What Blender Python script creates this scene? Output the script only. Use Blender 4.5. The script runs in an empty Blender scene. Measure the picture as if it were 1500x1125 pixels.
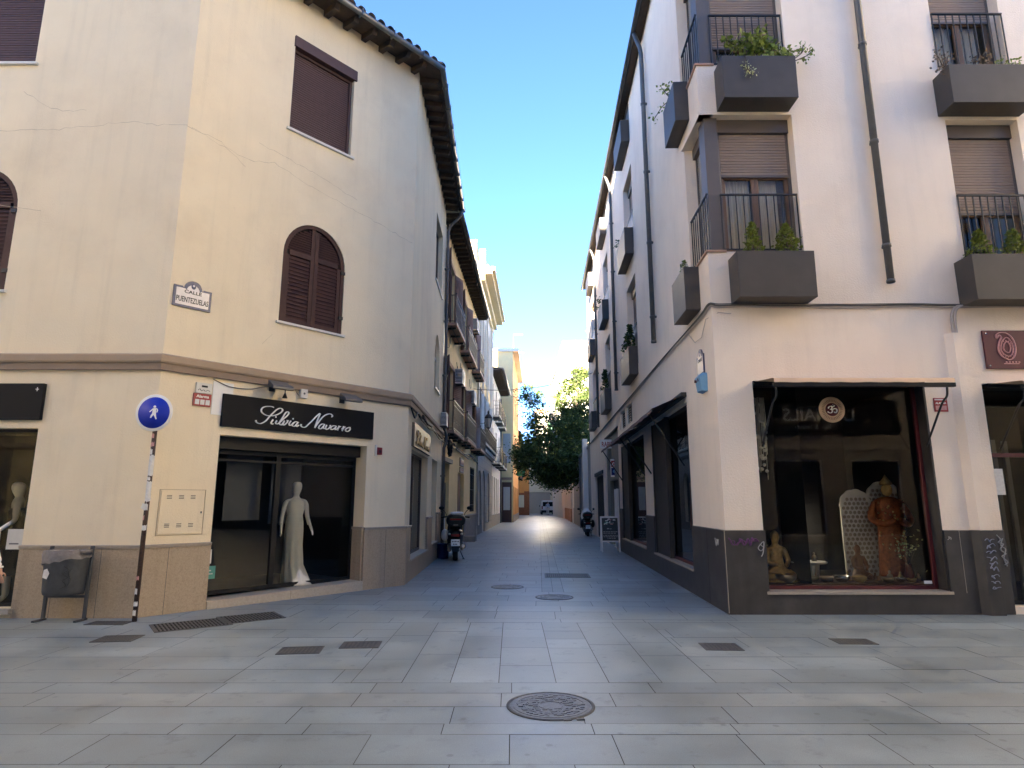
import bpy, bmesh, math, random
from math import sin, cos, pi, radians, sqrt, hypot, atan2
random.seed(11)
D = bpy.data
scn = bpy.context.scene
COL = scn.collection
ROOT = {}

# ------------------------------------------------------------------ frames and mesh builder
class Fr:
    """a wall frame: x to the right along the wall, y into the wall, z up"""
    def __init__(s, x, y, ang=0.0, z=0.0):
        s.x, s.y, s.z, s.a = x, y, z, ang
        s.c, s.s = cos(ang), sin(ang)
    def __call__(s, p):
        return (s.x + s.c*p[0] - s.s*p[1], s.y + s.s*p[0] + s.c*p[1], s.z + p[2])
    def inv(s, p):
        dx, dy = p[0]-s.x, p[1]-s.y
        return (s.c*dx + s.s*dy, -s.s*dx + s.c*dy, p[2]-s.z)
    def sub(s, x, y, z=0.0, a=0.0):
        w = s((x, y, z)); return Fr(w[0], w[1], s.a + a, w[2])
ID = Fr(0, 0)

def catmull(pts, n=6):
    if len(pts) < 3: return [tuple(p) for p in pts]
    P = [pts[0]] + list(pts) + [pts[-1]]; out = []
    for i in range(1, len(P)-2):
        a, b, c, d = P[i-1], P[i], P[i+1], P[i+2]
        for k in range(n):
            t = k/n
            out.append(tuple(.5*((2*b[j]) + (c[j]-a[j])*t + (2*a[j]-5*b[j]+4*c[j]-d[j])*t*t + (3*b[j]-a[j]-3*c[j]+d[j])*t**3) for j in range(len(b))))
    out.append(tuple(pts[-1])); return out

class MB:
    def __init__(s, fr=None):
        s.world = False; s.fr = fr; s.v = []; s.f = []; s.fm = []; s.fs = []; s.mats = []; s.fgroup = None
    def __setattr__(s, k, v):
        object.__setattr__(s, k, v)
        if k == 'fr' and v is not None: object.__setattr__(s, 'world', True)
    def mi(s, m):
        if m not in s.mats: s.mats.append(m)
        return s.mats.index(m)
    def pt(s, p):
        s.v.append(s.fr(p) if s.fr else tuple(p)); return len(s.v)-1
    def face(s, idx, m, smooth=False):
        s.f.append(tuple(idx)); s.fm.append(s.mi(m)); s.fs.append(smooth)
    def poly(s, pts, m, smooth=False):
        s.face([s.pt(p) for p in pts], m, smooth)
    def box(s, x0, x1, y0, y1, z0, z1, m):
        if x1 < x0: x0, x1 = x1, x0
        if y1 < y0: y0, y1 = y1, y0
        if z1 < z0: z0, z1 = z1, z0
        i = [s.pt(p) for p in ((x0,y0,z0),(x1,y0,z0),(x1,y1,z0),(x0,y1,z0),(x0,y0,z1),(x1,y0,z1),(x1,y1,z1),(x0,y1,z1))]
        for q in ((0,3,2,1),(4,5,6,7),(0,1,5,4),(1,2,6,5),(2,3,7,6),(3,0,4,7)): s.face([i[k] for k in q], m)
    def prism(s, poly, y0, y1, m, axis='y'):
        """polygon in x,z extruded from y0 to y1 (axis 'y'), or in x,y extruded in z (axis 'z'), or y,z extruded in x"""
        def P(a, b, t): return {'y': (a, t, b), 'z': (a, b, t), 'x': (t, a, b)}[axis]
        A = [s.pt(P(a, b, y0)) for a, b in poly]; B = [s.pt(P(a, b, y1)) for a, b in poly]
        n = len(poly)
        s.face(A, m); s.face(B[::-1], m)
        for k in range(n): s.face((A[k], B[k], B[(k+1) % n], A[(k+1) % n]), m)
    def rings(s, R, m, close=True, caps=True, smooth=True):
        I = [[s.pt(p) for p in r] for r in R]; n = len(R[0])
        for a, b in zip(I, I[1:]):
            for k in range(n if close else n-1):
                s.face((a[k], a[(k+1) % n], b[(k+1) % n], b[k]), m, smooth)
        if caps:
            s.face(I[0][::-1], m); s.face(I[-1], m)
    def tube(s, pts, r, m, n=8, caps=True, smooth=True):
        pts = [tuple(map(float, p)) for p in pts]
        rs = r if isinstance(r, (list, tuple)) else [r]*len(pts)
        R = []; prev = None
        for i, p in enumerate(pts):
            a = pts[max(0, i-1)]; b = pts[min(len(pts)-1, i+1)]
            t = [b[k]-a[k] for k in range(3)]; L = sqrt(sum(x*x for x in t)) or 1; t = [x/L for x in t]
            if prev is None:
                up = (0, 0, 1) if abs(t[2]) < .9 else (1, 0, 0)
            else: up = prev
            u = [up[1]*t[2]-up[2]*t[1], up[2]*t[0]-up[0]*t[2], up[0]*t[1]-up[1]*t[0]]
            L = sqrt(sum(x*x for x in u)) or 1; u = [x/L for x in u]
            w = [t[1]*u[2]-t[2]*u[1], t[2]*u[0]-t[0]*u[2], t[0]*u[1]-t[1]*u[0]]
            prev = w
            R.append([tuple(p[k] + rs[i]*(cos(2*pi*j/n)*u[k] + sin(2*pi*j/n)*w[k]) for k in range(3)) for j in range(n)])
        s.rings(R, m, True, caps, smooth)
    def cyl(s, p0, p1, r0, m, r1=None, n=16, smooth=True):
        s.tube([p0, p1], [r0, r0 if r1 is None else r1], m, n, True, smooth)
    def lathe(s, prof, c, m, n=20, sx=1.0, sy=1.0, smooth=True, axis='z'):
        def P(r, h, a):
            if axis == 'z': return (c[0]+r*sx*cos(a), c[1]+r*sy*sin(a), c[2]+h)
            if axis == 'y': return (c[0]+r*sx*cos(a), c[1]+h, c[2]+r*sy*sin(a))
            return (c[0]+h, c[1]+r*sx*cos(a), c[2]+r*sy*sin(a))
        s.rings([[P(max(r, 1e-4), h, 2*pi*k/n) for k in range(n)] for r, h in prof], m, True, True, smooth)
    def ball(s, c, rx, m, ry=None, rz=None, n=12):
        ry = rx if ry is None else ry; rz = rx if rz is None else rz
        R = []
        for i in range(n//2+1):
            t = -pi/2 + pi*i/(n//2)
            q = max(cos(t), .001)
            R.append([(c[0]+rx*q*cos(2*pi*k/n), c[1]+ry*q*sin(2*pi*k/n), c[2]+rz*sin(t)) for k in range(n)])
        s.rings(R, m)
    def leaf(s, c, d, m, rng):
        th = rng.uniform(0, 2*pi); ph = rng.uniform(-.9, .9)
        a = (cos(th)*cos(ph), sin(th)*cos(ph), sin(ph))
        r = (rng.gauss(0,1), rng.gauss(0,1), rng.gauss(0,1))
        k = sum(a[i]*r[i] for i in range(3)); r = [r[i]-k*a[i] for i in range(3)]
        L = sqrt(sum(x*x for x in r)) or 1; w = [x/L*d*.36 for x in r]
        tip = tuple(c[i]+a[i]*d for i in range(3)); mid = tuple(c[i]+a[i]*d*.45 for i in range(3))
        s.poly([c, tuple(mid[i]+w[i] for i in range(3)), tip, tuple(mid[i]-w[i] for i in range(3))], m)
    def text(s, txt, x, z, y, size, m, align='CENTER', ext=.002, shear=0.0, sx=1.0, bold=0.0):
        cu = D.curves.new('lettering', 'FONT'); cu.body = txt; cu.size = size; cu.align_x = align
        cu.extrude = ext; cu.shear = shear; cu.offset = bold; cu.resolution_u = 3
        ob = D.objects.new('lettering', cu); me = D.meshes.new_from_object(ob)
        base = len(s.v)
        for v in me.vertices: s.pt((x+v.co.x*sx, y-v.co.z, z+v.co.y))
        for p in me.polygons: s.face([base+i for i in p.vertices], m)
        D.objects.remove(ob); D.curves.remove(cu); D.meshes.remove(me)
    def stroke(s, pts, y, r, m, n=5, sub=5):
        P = catmull(pts, sub); Q = []; R = []
        for i, p in enumerate(P):
            a = P[max(0, i-1)]; b = P[min(len(P)-1, i+1)]
            L = hypot(b[0]-a[0], b[1]-a[1]) or 1
            dn = abs(b[1]-a[1])/L
            Q.append((p[0], y - i*2e-5, p[1])); R.append(r*(.55+.75*dn))
        s.tube(Q, R, m, n, True, True)
    # --------------------------------------------------- linking
    def mesh(s, name, T):
        me = D.meshes.new(name)
        vs = s.v if (not s.world or T is None) else [T.inv(p) for p in s.v]
        me.from_pydata(vs, [], s.f)
        for m in s.mats: me.materials.append(m)
        me.polygons.foreach_set('material_index', s.fm)
        me.polygons.foreach_set('use_smooth', s.fs)
        me.update()
        return me
    def build(s, name, parent, bevel=0.0, label=None):
        r = parent
        while r.parent is not None: r = r.parent
        o = D.objects.new(name, s.mesh(name, ROOT.get(r.name)))
        COL.objects.link(o); o.parent = parent
        if label: o['label'] = label
        if bevel: bev(o, bevel)
        return o
    def solo(s, name, label, cat, at=None, group=None, kind=None, bevel=0.0):
        at = at or ID
        o = D.objects.new(name, s.mesh(name, at)); COL.objects.link(o)
        o.location = (at.x, at.y, at.z); o.rotation_euler = (0, 0, at.a)
        ROOT[o.name] = at
        if label: o['label'] = label; o['category'] = cat
        if group: o['group'] = group
        if kind: o['kind'] = kind
        if bevel: bev(o, bevel)
        return o

def bev(o, w):
    b = o.modifiers.new('Bevel', 'BEVEL'); b.width = w; b.segments = 2; b.limit_method = 'ANGLE'; b.angle_limit = radians(40)

def thing(name, label, cat, at, group=None):
    o = D.objects.new(name, None); COL.objects.link(o); o.empty_display_size = .2
    o.location = (at.x, at.y, at.z); o.rotation_euler = (0, 0, at.a)
    ROOT[o.name] = at
    o['label'] = label; o['category'] = cat
    if group: o['group'] = group
    return o

def dup(root, at, label=None):
    c = root.copy(); COL.objects.link(c)
    c.location = (at.x, at.y, at.z); c.rotation_euler = (0, 0, at.a); ROOT[c.name] = at
    if label: c['label'] = label
    def rec(a, b):
        for ch in [o for o in D.objects if o.parent == a]:
            k = ch.copy(); COL.objects.link(k); k.parent = b; rec(ch, k)
    rec(root, c)
    return c

# ------------------------------------------------------------------ materials
def nt(name):
    m = D.materials.new(name); m.use_nodes = True
    t = m.node_tree; b = t.nodes['Principled BSDF']
    return m, t, b
def node(t, kind, **kw):
    n = t.nodes.new(kind)
    for k, v in kw.items(): setattr(n, k, v)
    return n
def pm(name, c, rough=.7, metal=0.0, var=.1, scale=5.0, bump=0.0, bscale=80.0, spec=.5, island=0.0, stain=None, stain_amt=.0, stretch=None, coat=0.0, streak=0.0):
    m, t, b = nt(name)
    b.inputs['Roughness'].default_value = rough; b.inputs['Metallic'].default_value = metal
    b.inputs['Specular IOR Level'].default_value = spec
    if coat: b.inputs['Coat Weight'].default_value = coat
    tc = node(t, 'ShaderNodeTexCoord'); vec = tc.outputs['Object']
    if stretch:
        mp = node(t, 'ShaderNodeMapping'); mp.inputs['Scale'].default_value = stretch
        t.links.new(vec, mp.inputs['Vector']); sv = mp.outputs['Vector']
    else: sv = vec
    last = None
    if var or stain:
        n = node(t, 'ShaderNodeTexNoise'); n.inputs['Scale'].default_value = scale; n.inputs['Detail'].default_value = 6
        t.links.new(sv, n.inputs['Vector'])
        r = node(t, 'ShaderNodeMapRange'); r.inputs[1].default_value = .25; r.inputs[2].default_value = .75
        r.inputs[3].default_value = 1-var; r.inputs[4].default_value = 1+var
        t.links.new(n.outputs[0], r.inputs[0])
        mx = node(t, 'ShaderNodeMix', data_type='RGBA', blend_type='MULTIPLY'); mx.inputs[0].default_value = 1
        mx.inputs[6].default_value = (*c, 1); t.links.new(r.outputs[0], mx.inputs[7]); last = mx.outputs[2]
        if stain:
            n2 = node(t, 'ShaderNodeTexNoise'); n2.inputs['Scale'].default_value = scale*.45; n2.inputs['Detail'].default_value = 9; n2.inputs['Roughness'].default_value = .65
            t.links.new(sv, n2.inputs['Vector'])
            r2 = node(t, 'ShaderNodeMapRange'); r2.inputs[1].default_value = .5; r2.inputs[2].default_value = .72; r2.inputs[4].default_value = stain_amt
            t.links.new(n2.outputs[0], r2.inputs[0])
            m2 = node(t, 'ShaderNodeMix', data_type='RGBA'); m2.inputs[7].default_value = (*stain, 1)
            t.links.new(r2.outputs[0], m2.inputs[0]); t.links.new(last, m2.inputs[6]); last = m2.outputs[2]
    if streak:
        mp2 = node(t, 'ShaderNodeMapping'); mp2.inputs['Scale'].default_value = (2.6, 2.6, .16); t.links.new(vec, mp2.inputs['Vector'])
        n3 = node(t, 'ShaderNodeTexNoise'); n3.inputs['Scale'].default_value = 2.2; n3.inputs['Detail'].default_value = 7; n3.inputs['Roughness'].default_value = .6; t.links.new(mp2.outputs[0], n3.inputs['Vector'])
        n6 = node(t, 'ShaderNodeTexNoise'); n6.inputs['Scale'].default_value = 11; n6.inputs['Detail'].default_value = 8; n6.inputs['Roughness'].default_value = .7; t.links.new(vec, n6.inputs['Vector'])
        for src, lo, hi, amt in ((n3, .52, .75, streak), (n6, .58, .70, streak*.6)):
            r3 = node(t, 'ShaderNodeMapRange'); r3.inputs[1].default_value = lo; r3.inputs[2].default_value = hi; r3.inputs[3].default_value = 1; r3.inputs[4].default_value = 1-amt; t.links.new(src.outputs[0], r3.inputs[0])
            m3 = node(t, 'ShaderNodeMix', data_type='RGBA', blend_type='MULTIPLY'); m3.inputs[0].default_value = 1; t.links.new(last, m3.inputs[6]); t.links.new(r3.outputs[0], m3.inputs[7]); last = m3.outputs[2]
    if island:
        g = node(t, 'ShaderNodeNewGeometry'); r = node(t, 'ShaderNodeMapRange')
        r.inputs[3].default_value = 1-island; r.inputs[4].default_value = 1+island
        t.links.new(g.outputs['Random Per Island'], r.inputs[0])
        mx = node(t, 'ShaderNodeMix', data_type='RGBA', blend_type='MULTIPLY'); mx.inputs[0].default_value = 1
        if last: t.links.new(last, mx.inputs[6])
        else: mx.inputs[6].default_value = (*c, 1)
        t.links.new(r.outputs[0], mx.inputs[7]); last = mx.outputs[2]
    if last: t.links.new(last, b.inputs['Base Color'])
    else: b.inputs['Base Color'].default_value = (*c, 1)
    if bump:
        n = node(t, 'ShaderNodeTexNoise'); n.inputs['Scale'].default_value = bscale; n.inputs['Detail'].default_value = 5
        t.links.new(vec, n.inputs['Vector'])
        bp = node(t, 'ShaderNodeBump'); bp.inputs['Strength'].default_value = bump; bp.inputs['Distance'].default_value = .01
        t.links.new(n.outputs[0], bp.inputs['Height']); t.links.new(bp.outputs[0], b.inputs['Normal'])
    return m
def glassmat(name, tint=(.75, .78, .78), ior=1.5):
    m, t, b = nt(name); t.nodes.remove(b)
    out = t.nodes['Material Output']
    tr = node(t, 'ShaderNodeBsdfTransparent'); tr.inputs[0].default_value = (*tint, 1)
    gl = node(t, 'ShaderNodeBsdfGlossy'); gl.inputs['Roughness'].default_value = .01
    fr = node(t, 'ShaderNodeFresnel'); fr.inputs['IOR'].default_value = ior
    mx = node(t, 'ShaderNodeMixShader')
    t.links.new(fr.outputs[0], mx.inputs[0]); t.links.new(tr.outputs[0], mx.inputs[1]); t.links.new(gl.outputs[0], mx.inputs[2])
    t.links.new(mx.outputs[0], out.inputs[0]); return m
def leafmat(name, c, island=.5):
    m = pm(name, c, .55, var=.25, scale=.9, island=island, spec=.35)
    t = m.node_tree; b = t.nodes['Principled BSDF']
    src = b.inputs['Base Color'].links[0].from_socket
    tl = node(t, 'ShaderNodeBsdfTranslucent'); mx = node(t, 'ShaderNodeMixShader'); mx.inputs[0].default_value = .28
    t.links.new(src, tl.inputs[0]); t.links.new(b.outputs[0], mx.inputs[1]); t.links.new(tl.outputs[0], mx.inputs[2])
    t.links.new(mx.outputs[0], t.nodes['Material Output'].inputs[0]); return m

M = {}
M['cream'] = pm('cream_stucco', (.80,.685,.50), .9, var=.05, scale=1.3, bump=.45, bscale=45, stain=(.60,.49,.35), stain_amt=.4, streak=.07)
M['cream2'] = pm('street_side_stucco', (.82,.715,.52), .9, var=.06, scale=1.1, bump=.5, bscale=30, stain=(.50,.43,.32), stain_amt=.4, stretch=(1,1,.5), streak=.12)
M['rose'] = pm('rose_white_stucco', (.84,.715,.595), .9, var=.04, scale=1.2, bump=.6, bscale=40, stain=(.60,.49,.40), stain_amt=.35, streak=.055)
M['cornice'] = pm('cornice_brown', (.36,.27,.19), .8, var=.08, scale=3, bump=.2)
M['corniceD'] = pm('cornice_lower_course', (.27,.20,.15), .8, var=.08, scale=3, bump=.2)  # darker brown for the lower course of the cornice
M['granite'] = pm('beige_granite', (.40,.315,.225), .6, var=.16, scale=70, bump=.1, bscale=120, stain=(.26,.195,.14), stain_amt=.75, streak=.2)
M['cap'] = pm('granite_cap', (.34,.29,.24), .6, var=.1, scale=20)
M['darkplinth'] = pm('dark_slate_plinth', (.040,.036,.035), .5, var=.25, scale=4, bump=.08, stain=(.085,.078,.074), stain_amt=.5, streak=.25)
M['brownmetal'] = pm('brown_shutter_paint', (.075,.034,.030), .45, var=.12, scale=12)
M['brownlou'] = pm('brown_louvre_paint', (.060,.026,.022), .65, spec=.3, var=.15, scale=10, stain=(.085,.05,.042), stain_amt=.3)
M['taupe'] = pm('taupe_metal', (.105,.083,.070), .45, var=.05, scale=5)
M['planter'] = pm('planter_metal', (.060,.052,.047), .5, var=.08, scale=4, spec=.35, stain=(.09,.08,.073), stain_amt=.3)
M['roller'] = pm('tan_roller_slat', (.26,.19,.145), .55, var=.05, scale=8)
M['wood'] = pm('brown_window_wood', (.16,.085,.045), .5, var=.2, scale=18, stretch=(4,4,.6))
M['iron'] = pm('black_iron', (.025,.024,.025), .45, metal=.3, var=.1)
M['black'] = pm('black_paint', (.008,.008,.009), .5, var=.1, spec=.25)
M['signblack'] = pm('black_sign_panel', (.007,.0075,.010), .6, var=.1, scale=3, spec=.15)
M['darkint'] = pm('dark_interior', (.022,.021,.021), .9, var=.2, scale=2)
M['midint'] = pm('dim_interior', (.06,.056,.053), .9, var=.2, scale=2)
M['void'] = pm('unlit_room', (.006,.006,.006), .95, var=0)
M['white'] = pm('white_paint', (.78,.77,.75), .6, var=.04, scale=8)
M['offwhite'] = pm('off_white_plastic', (.62,.60,.56), .5, var=.06, scale=9)
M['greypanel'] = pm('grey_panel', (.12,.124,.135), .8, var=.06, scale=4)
M['letter'] = pm('white_lettering', (.85,.85,.84), .4, var=0)
M['red'] = pm('red_plastic', (.30,.022,.022), .45, var=.1)
M['darkred'] = pm('maroon_frame', (.085,.010,.014), .5, var=.1)
M['blue'] = pm('sign_blue', (.008,.030,.42), .55, var=.05, spec=.3)
M['lblue'] = pm('pale_blue_box', (.16,.36,.56), .5, var=.06)
M['navy'] = pm('navy_plastic', (.012,.025,.12), .4, var=.1)
M['tileblue'] = pm('glazed_blue', (.018,.028,.10), .35, var=.2, scale=30)
M['tilewhite'] = pm('glazed_white', (.66,.62,.62), .25, var=.08, scale=20)
M['zinc'] = pm('zinc_gutter', (.20,.20,.20), .4, metal=.7, var=.15, scale=6)
M['darkzinc'] = pm('dark_gutter', (.07,.068,.066), .45, metal=.4, var=.15, scale=6)
M['pipe'] = pm('grey_drainpipe', (.105,.105,.108), .45, metal=.3, var=.12, scale=8)
M['timber'] = pm('dark_eave_timber', (.055,.038,.028), .8, var=.3, scale=9)
M['tile'] = pm('roof_clay', (.30,.22,.165), .85, var=.2, scale=7, island=.3)
M['stone'] = pm('threshold_stone', (.42,.37,.31), .55, var=.12, scale=30)
M['cable'] = pm('grey_cable', (.10,.095,.09), .6, var=0)
M['pcable'] = pm('painted_cable', (.42,.36,.32), .7, var=.1)
M['glass'] = glassmat('shop_glass', (.84,.86,.86), 1.5)
M['wglass'] = glassmat('window_glass', (.86,.87,.86), 1.35)
M['mann'] = pm('mannequin_white', (.78,.73,.66), .45, var=.04)
M['dress'] = pm('ivory_dress', (.82,.77,.66), .75, var=.06, scale=8, bump=.3, bscale=60)
M['blackcloth'] = pm('black_cloth', (.010,.010,.012), .9, var=.2, scale=14, bump=.3)
M['gold'] = pm('aged_gold', (.48,.31,.12), .5, metal=.2, var=.25, scale=25)
M['goldred'] = pm('gold_red_robe', (.34,.10,.03), .5, metal=.2, var=.45, scale=22)
M['brass'] = pm('brass_bowl', (.40,.33,.24), .3, metal=.85, var=.15)
M['curtain'] = pm('sheer_curtain', (.80,.72,.60), .9, var=.06, scale=20, stretch=(10,1,.3))
M['skin'] = pm('skin', (.48,.28,.20), .55, var=.06)
M['hair'] = pm('dark_hair', (.03,.02,.015), .6, var=.2)
M['rubber'] = pm('tyre_rubber', (.014,.014,.015), .8, var=.2)
M['blackpl'] = pm('black_fairing', (.008,.008,.010), .42, var=.15, scale=6, spec=.25)
M['mgrey'] = pm('satin_grey', (.10,.10,.105), .45, metal=.4, var=.1)
M['chrome'] = pm('dull_chrome', (.55,.55,.55), .25, metal=.9, var=.05)
M['plate'] = pm('number_plate', (.62,.68,.72), .4, var=.05)
M['redlens'] = pm('red_lens', (.18,.008,.006), .2, var=.05)
M['castiron'] = pm('cast_iron', (.17,.175,.18), .42, metal=.45, var=.25, scale=25, bump=.35, bscale=90)
M['castdark'] = pm('dark_cast_iron', (.085,.086,.088), .5, metal=.3, var=.25, scale=25, bump=.3, bscale=90)
M['binmetal'] = pm('bin_grey', (.065,.070,.080), .55, metal=.2, var=.2, scale=12)
M['bag'] = pm('bin_bag', (.22,.20,.20), .5, var=.2, scale=20, bump=.5, bscale=30)
M['rust'] = pm('rusty_brown_pole', (.055,.030,.022), .6, var=.4, scale=40)
M['paper'] = pm('torn_paper', (.66,.65,.64), .8, var=.12, scale=25)
M['pink'] = pm('pink_sticker', (.55,.28,.27), .7, var=.2, scale=30)
M['teal'] = pm('teal_sticker', (.10,.33,.28), .5, var=.1)
M['awn'] = pm('sand_canvas', (.62,.44,.30), .85, var=.08, scale=6, bump=.2)
M['awnbrown'] = pm('brown_canvas', (.10,.042,.030), .85, var=.15, scale=6, bump=.2)
M['leaf'] = leafmat('tree_leaf', (.062,.095,.028))
M['leafl'] = leafmat('tree_leaf_light', (.10,.135,.035))
M['conifer'] = leafmat('conifer_needle', (.16,.19,.03), .45)
M['cypress'] = leafmat('cypress_needle', (.035,.065,.018), .4)
M['succ'] = leafmat('succulent_leaf', (.20,.25,.055), .45)
M['dry'] = leafmat('dry_leaf', (.17,.12,.08), .4)
M['varieg'] = leafmat('variegated_leaf', (.48,.50,.26), .4)
M['bark'] = pm('bark', (.085,.065,.05), .9, var=.35, scale=14, bump=.6, bscale=25)
M['soil'] = pm('soil', (.05,.035,.025), .95, var=.3, scale=30)
M['yellow'] = pm('yellow_stucco', (.80,.62,.32), .9, var=.06, scale=1.5, bump=.3, bscale=25, stain=(.55,.42,.24), stain_amt=.35)
M['ycream'] = pm('pale_yellow_stucco', (.72,.62,.40), .9, var=.06, scale=1.2, bump=.3, bscale=25, stain=(.56,.47,.30), stain_amt=.35)
M['pale'] = pm('pale_stucco', (.70,.65,.56), .9, var=.05, scale=1.2, bump=.3, bscale=25, stain=(.55,.50,.43), stain_amt=.3)
M['pwhite'] = pm('white_stucco', (.76,.72,.66), .9, var=.05, scale=1.2, bump=.3, bscale=25)
M['greystone'] = pm('grey_stone', (.27,.25,.22), .75, var=.16, scale=5, bump=.3, bscale=30, stain=(.17,.155,.14), stain_amt=.5)
M['orange'] = pm('orange_render', (.62,.30,.09), .85, var=.08, scale=1.4)
M['brownwood'] = pm('red_brown_shutter', (.13,.06,.042), .6, var=.2, scale=14, stretch=(3,3,.5))
M['surround'] = pm('ochre_brown_surround', (.46,.30,.17), .85, var=.1)
M['doorwood'] = pm('varnished_door', (.26,.13,.065), .5, var=.25, scale=10, stretch=(4,4,.5))
M['bluegrey'] = pm('blue_grey_shutter', (.36,.38,.39), .6, var=.08)
M['ochre'] = pm('ochre_frame', (.52,.32,.10), .7, var=.1)
M['terra'] = pm('terracotta_edge', (.40,.24,.17), .8, var=.15)
M['brick'] = pm('terracotta_wall', (.27,.10,.045), .85, var=.2, scale=6)
M['mosaic'] = pm('grey_mosaic', (.15,.155,.14), .6, var=.35, scale=45)
M['slate'] = pm('dark_slats', (.035,.028,.025), .6, var=.2)
M['concrete'] = pm('grey_render', (.30,.285,.265), .9, var=.1, scale=1.5, bump=.3, bscale=20, stain=(.20,.19,.175), stain_amt=.5)
M['shutterbeige'] = pm('beige_roller_door', (.42,.36,.28), .7, var=.06)
M['boardblack'] = pm('chalk_board', (.022,.03,.036), .5, var=.3, scale=8)
M['denim'] = pm('pale_blue_shirt', (.36,.46,.60), .8, var=.06)
M['ptrous'] = pm('light_trousers', (.62,.60,.58), .8, var=.05)
M['vanwhite'] = pm('van_white', (.74,.75,.76), .3, var=.03, coat=.4)
M['darkglass'] = pm('dark_vehicle_glass', (.012,.014,.016), .08, var=0)
M['amber'] = pm('lantern_glass', (.70,.66,.56), .3, var=.05)
M['purple'] = pm('purple_spray', (.10,.028,.11), .6, var=.2)
M['bluespray'] = pm('pale_blue_spray', (.23,.25,.33), .6, var=.2)
M['wspray'] = pm('white_spray', (.38,.38,.37), .6, var=.2)
M['crackdark'] = pm('crack_grey', (.46,.375,.26), .95, var=.2)
M['green'] = pm('green_sign', (.01,.17,.06), .5, var=.1)
def emit(name, c, st):
    m, t, b = nt(name); b.inputs['Base Color'].default_value = (*c, 1)
    b.inputs['Emission Color'].default_value = (*c, 1); b.inputs['Emission Strength'].default_value = st; return m
M['bulb'] = emit('lit_bulb', (1, .86, .66), 14.0)

def slab_mat():
    m, t, b = nt('granite_paving')
    at = node(t, 'ShaderNodeAttribute', attribute_name='tone')
    tc = node(t, 'ShaderNodeTexCoord')
    n = node(t, 'ShaderNodeTexNoise'); n.inputs['Scale'].default_value = 1.1; n.inputs['Detail'].default_value = 8; n.inputs['Roughness'].default_value = .62
    t.links.new(tc.outputs['Object'], n.inputs['Vector'])
    r = node(t, 'ShaderNodeMapRange'); r.inputs[1].default_value = .3; r.inputs[2].default_value = .7; r.inputs[3].default_value = .74; r.inputs[4].default_value = 1.22
    t.links.new(n.outputs[0], r.inputs[0])
    f = node(t, 'ShaderNodeTexNoise'); f.inputs['Scale'].default_value = 160; f.inputs['Detail'].default_value = 3
    t.links.new(tc.outputs['Object'], f.inputs['Vector'])
    r2 = node(t, 'ShaderNodeMapRange'); r2.inputs[1].default_value = .3; r2.inputs[2].default_value = .7; r2.inputs[3].default_value = .84; r2.inputs[4].default_value = 1.16
    t.links.new(f.outputs[0], r2.inputs[0])
    # dark spots: old chewing gum
    v = node(t, 'ShaderNodeTexVoronoi'); v.inputs['Scale'].default_value = 3.4; v.inputs['Randomness'].default_value = 1
    t.links.new(tc.outputs['Object'], v.inputs['Vector'])
    r3 = node(t, 'ShaderNodeMapRange'); r3.inputs[1].default_value = .06; r3.inputs[2].default_value = .10; r3.inputs[3].default_value = .74; r3.inputs[4].default_value = 1
    t.links.new(v.outputs['Distance'], r3.inputs[0])
    n4 = node(t, 'ShaderNodeTexNoise'); n4.inputs['Scale'].default_value = .32; n4.inputs['Detail'].default_value = 4
    t.links.new(tc.outputs['Object'], n4.inputs['Vector'])
    r4 = node(t, 'ShaderNodeMapRange'); r4.inputs[1].default_value = .35; r4.inputs[2].default_value = .65; r4.inputs[3].default_value = .90; r4.inputs[4].default_value = 1.06
    t.links.new(n4.outputs[0], r4.inputs[0])
    n5 = node(t, 'ShaderNodeTexNoise'); n5.inputs['Scale'].default_value = 3.7; n5.inputs['Detail'].default_value = 10; n5.inputs['Roughness'].default_value = .7
    t.links.new(tc.outputs['Object'], n5.inputs['Vector'])
    r5 = node(t, 'ShaderNodeMapRange'); r5.inputs[1].default_value = .56; r5.inputs[2].default_value = .68; r5.inputs[3].default_value = 1.0; r5.inputs[4].default_value = .74
    t.links.new(n5.outputs[0], r5.inputs[0])
    last = at.outputs['Color']
    for q in (r, r2, r3, r4, r5):
        mx = node(t, 'ShaderNodeMix', data_type='RGBA', blend_type='MULTIPLY'); mx.inputs[0].default_value = 1
        t.links.new(last, mx.inputs[6]); t.links.new(q.outputs[0], mx.inputs[7]); last = mx.outputs[2]
    t.links.new(last, b.inputs['Base Color'])
    rr = node(t, 'ShaderNodeMapRange'); rr.inputs[1].default_value = .3; rr.inputs[2].default_value = .7; rr.inputs[3].default_value = .30; rr.inputs[4].default_value = .52
    t.links.new(n.outputs[0], rr.inputs[0]); t.links.new(rr.outputs[0], b.inputs['Roughness'])
    bp = node(t, 'ShaderNodeBump'); bp.inputs['Strength'].default_value = .12; bp.inputs['Distance'].default_value = .004
    t.links.new(f.outputs[0], bp.inputs['Height']); t.links.new(bp.outputs[0], b.inputs['Normal'])
    return m
M['slab'] = slab_mat()
M['joint'] = pm('paving_joint', (.075,.074,.072), .9, var=.2, scale=20)
M['earth'] = pm('ground_tone', (.16,.155,.15), .9, var=.15, scale=.5)

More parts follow.
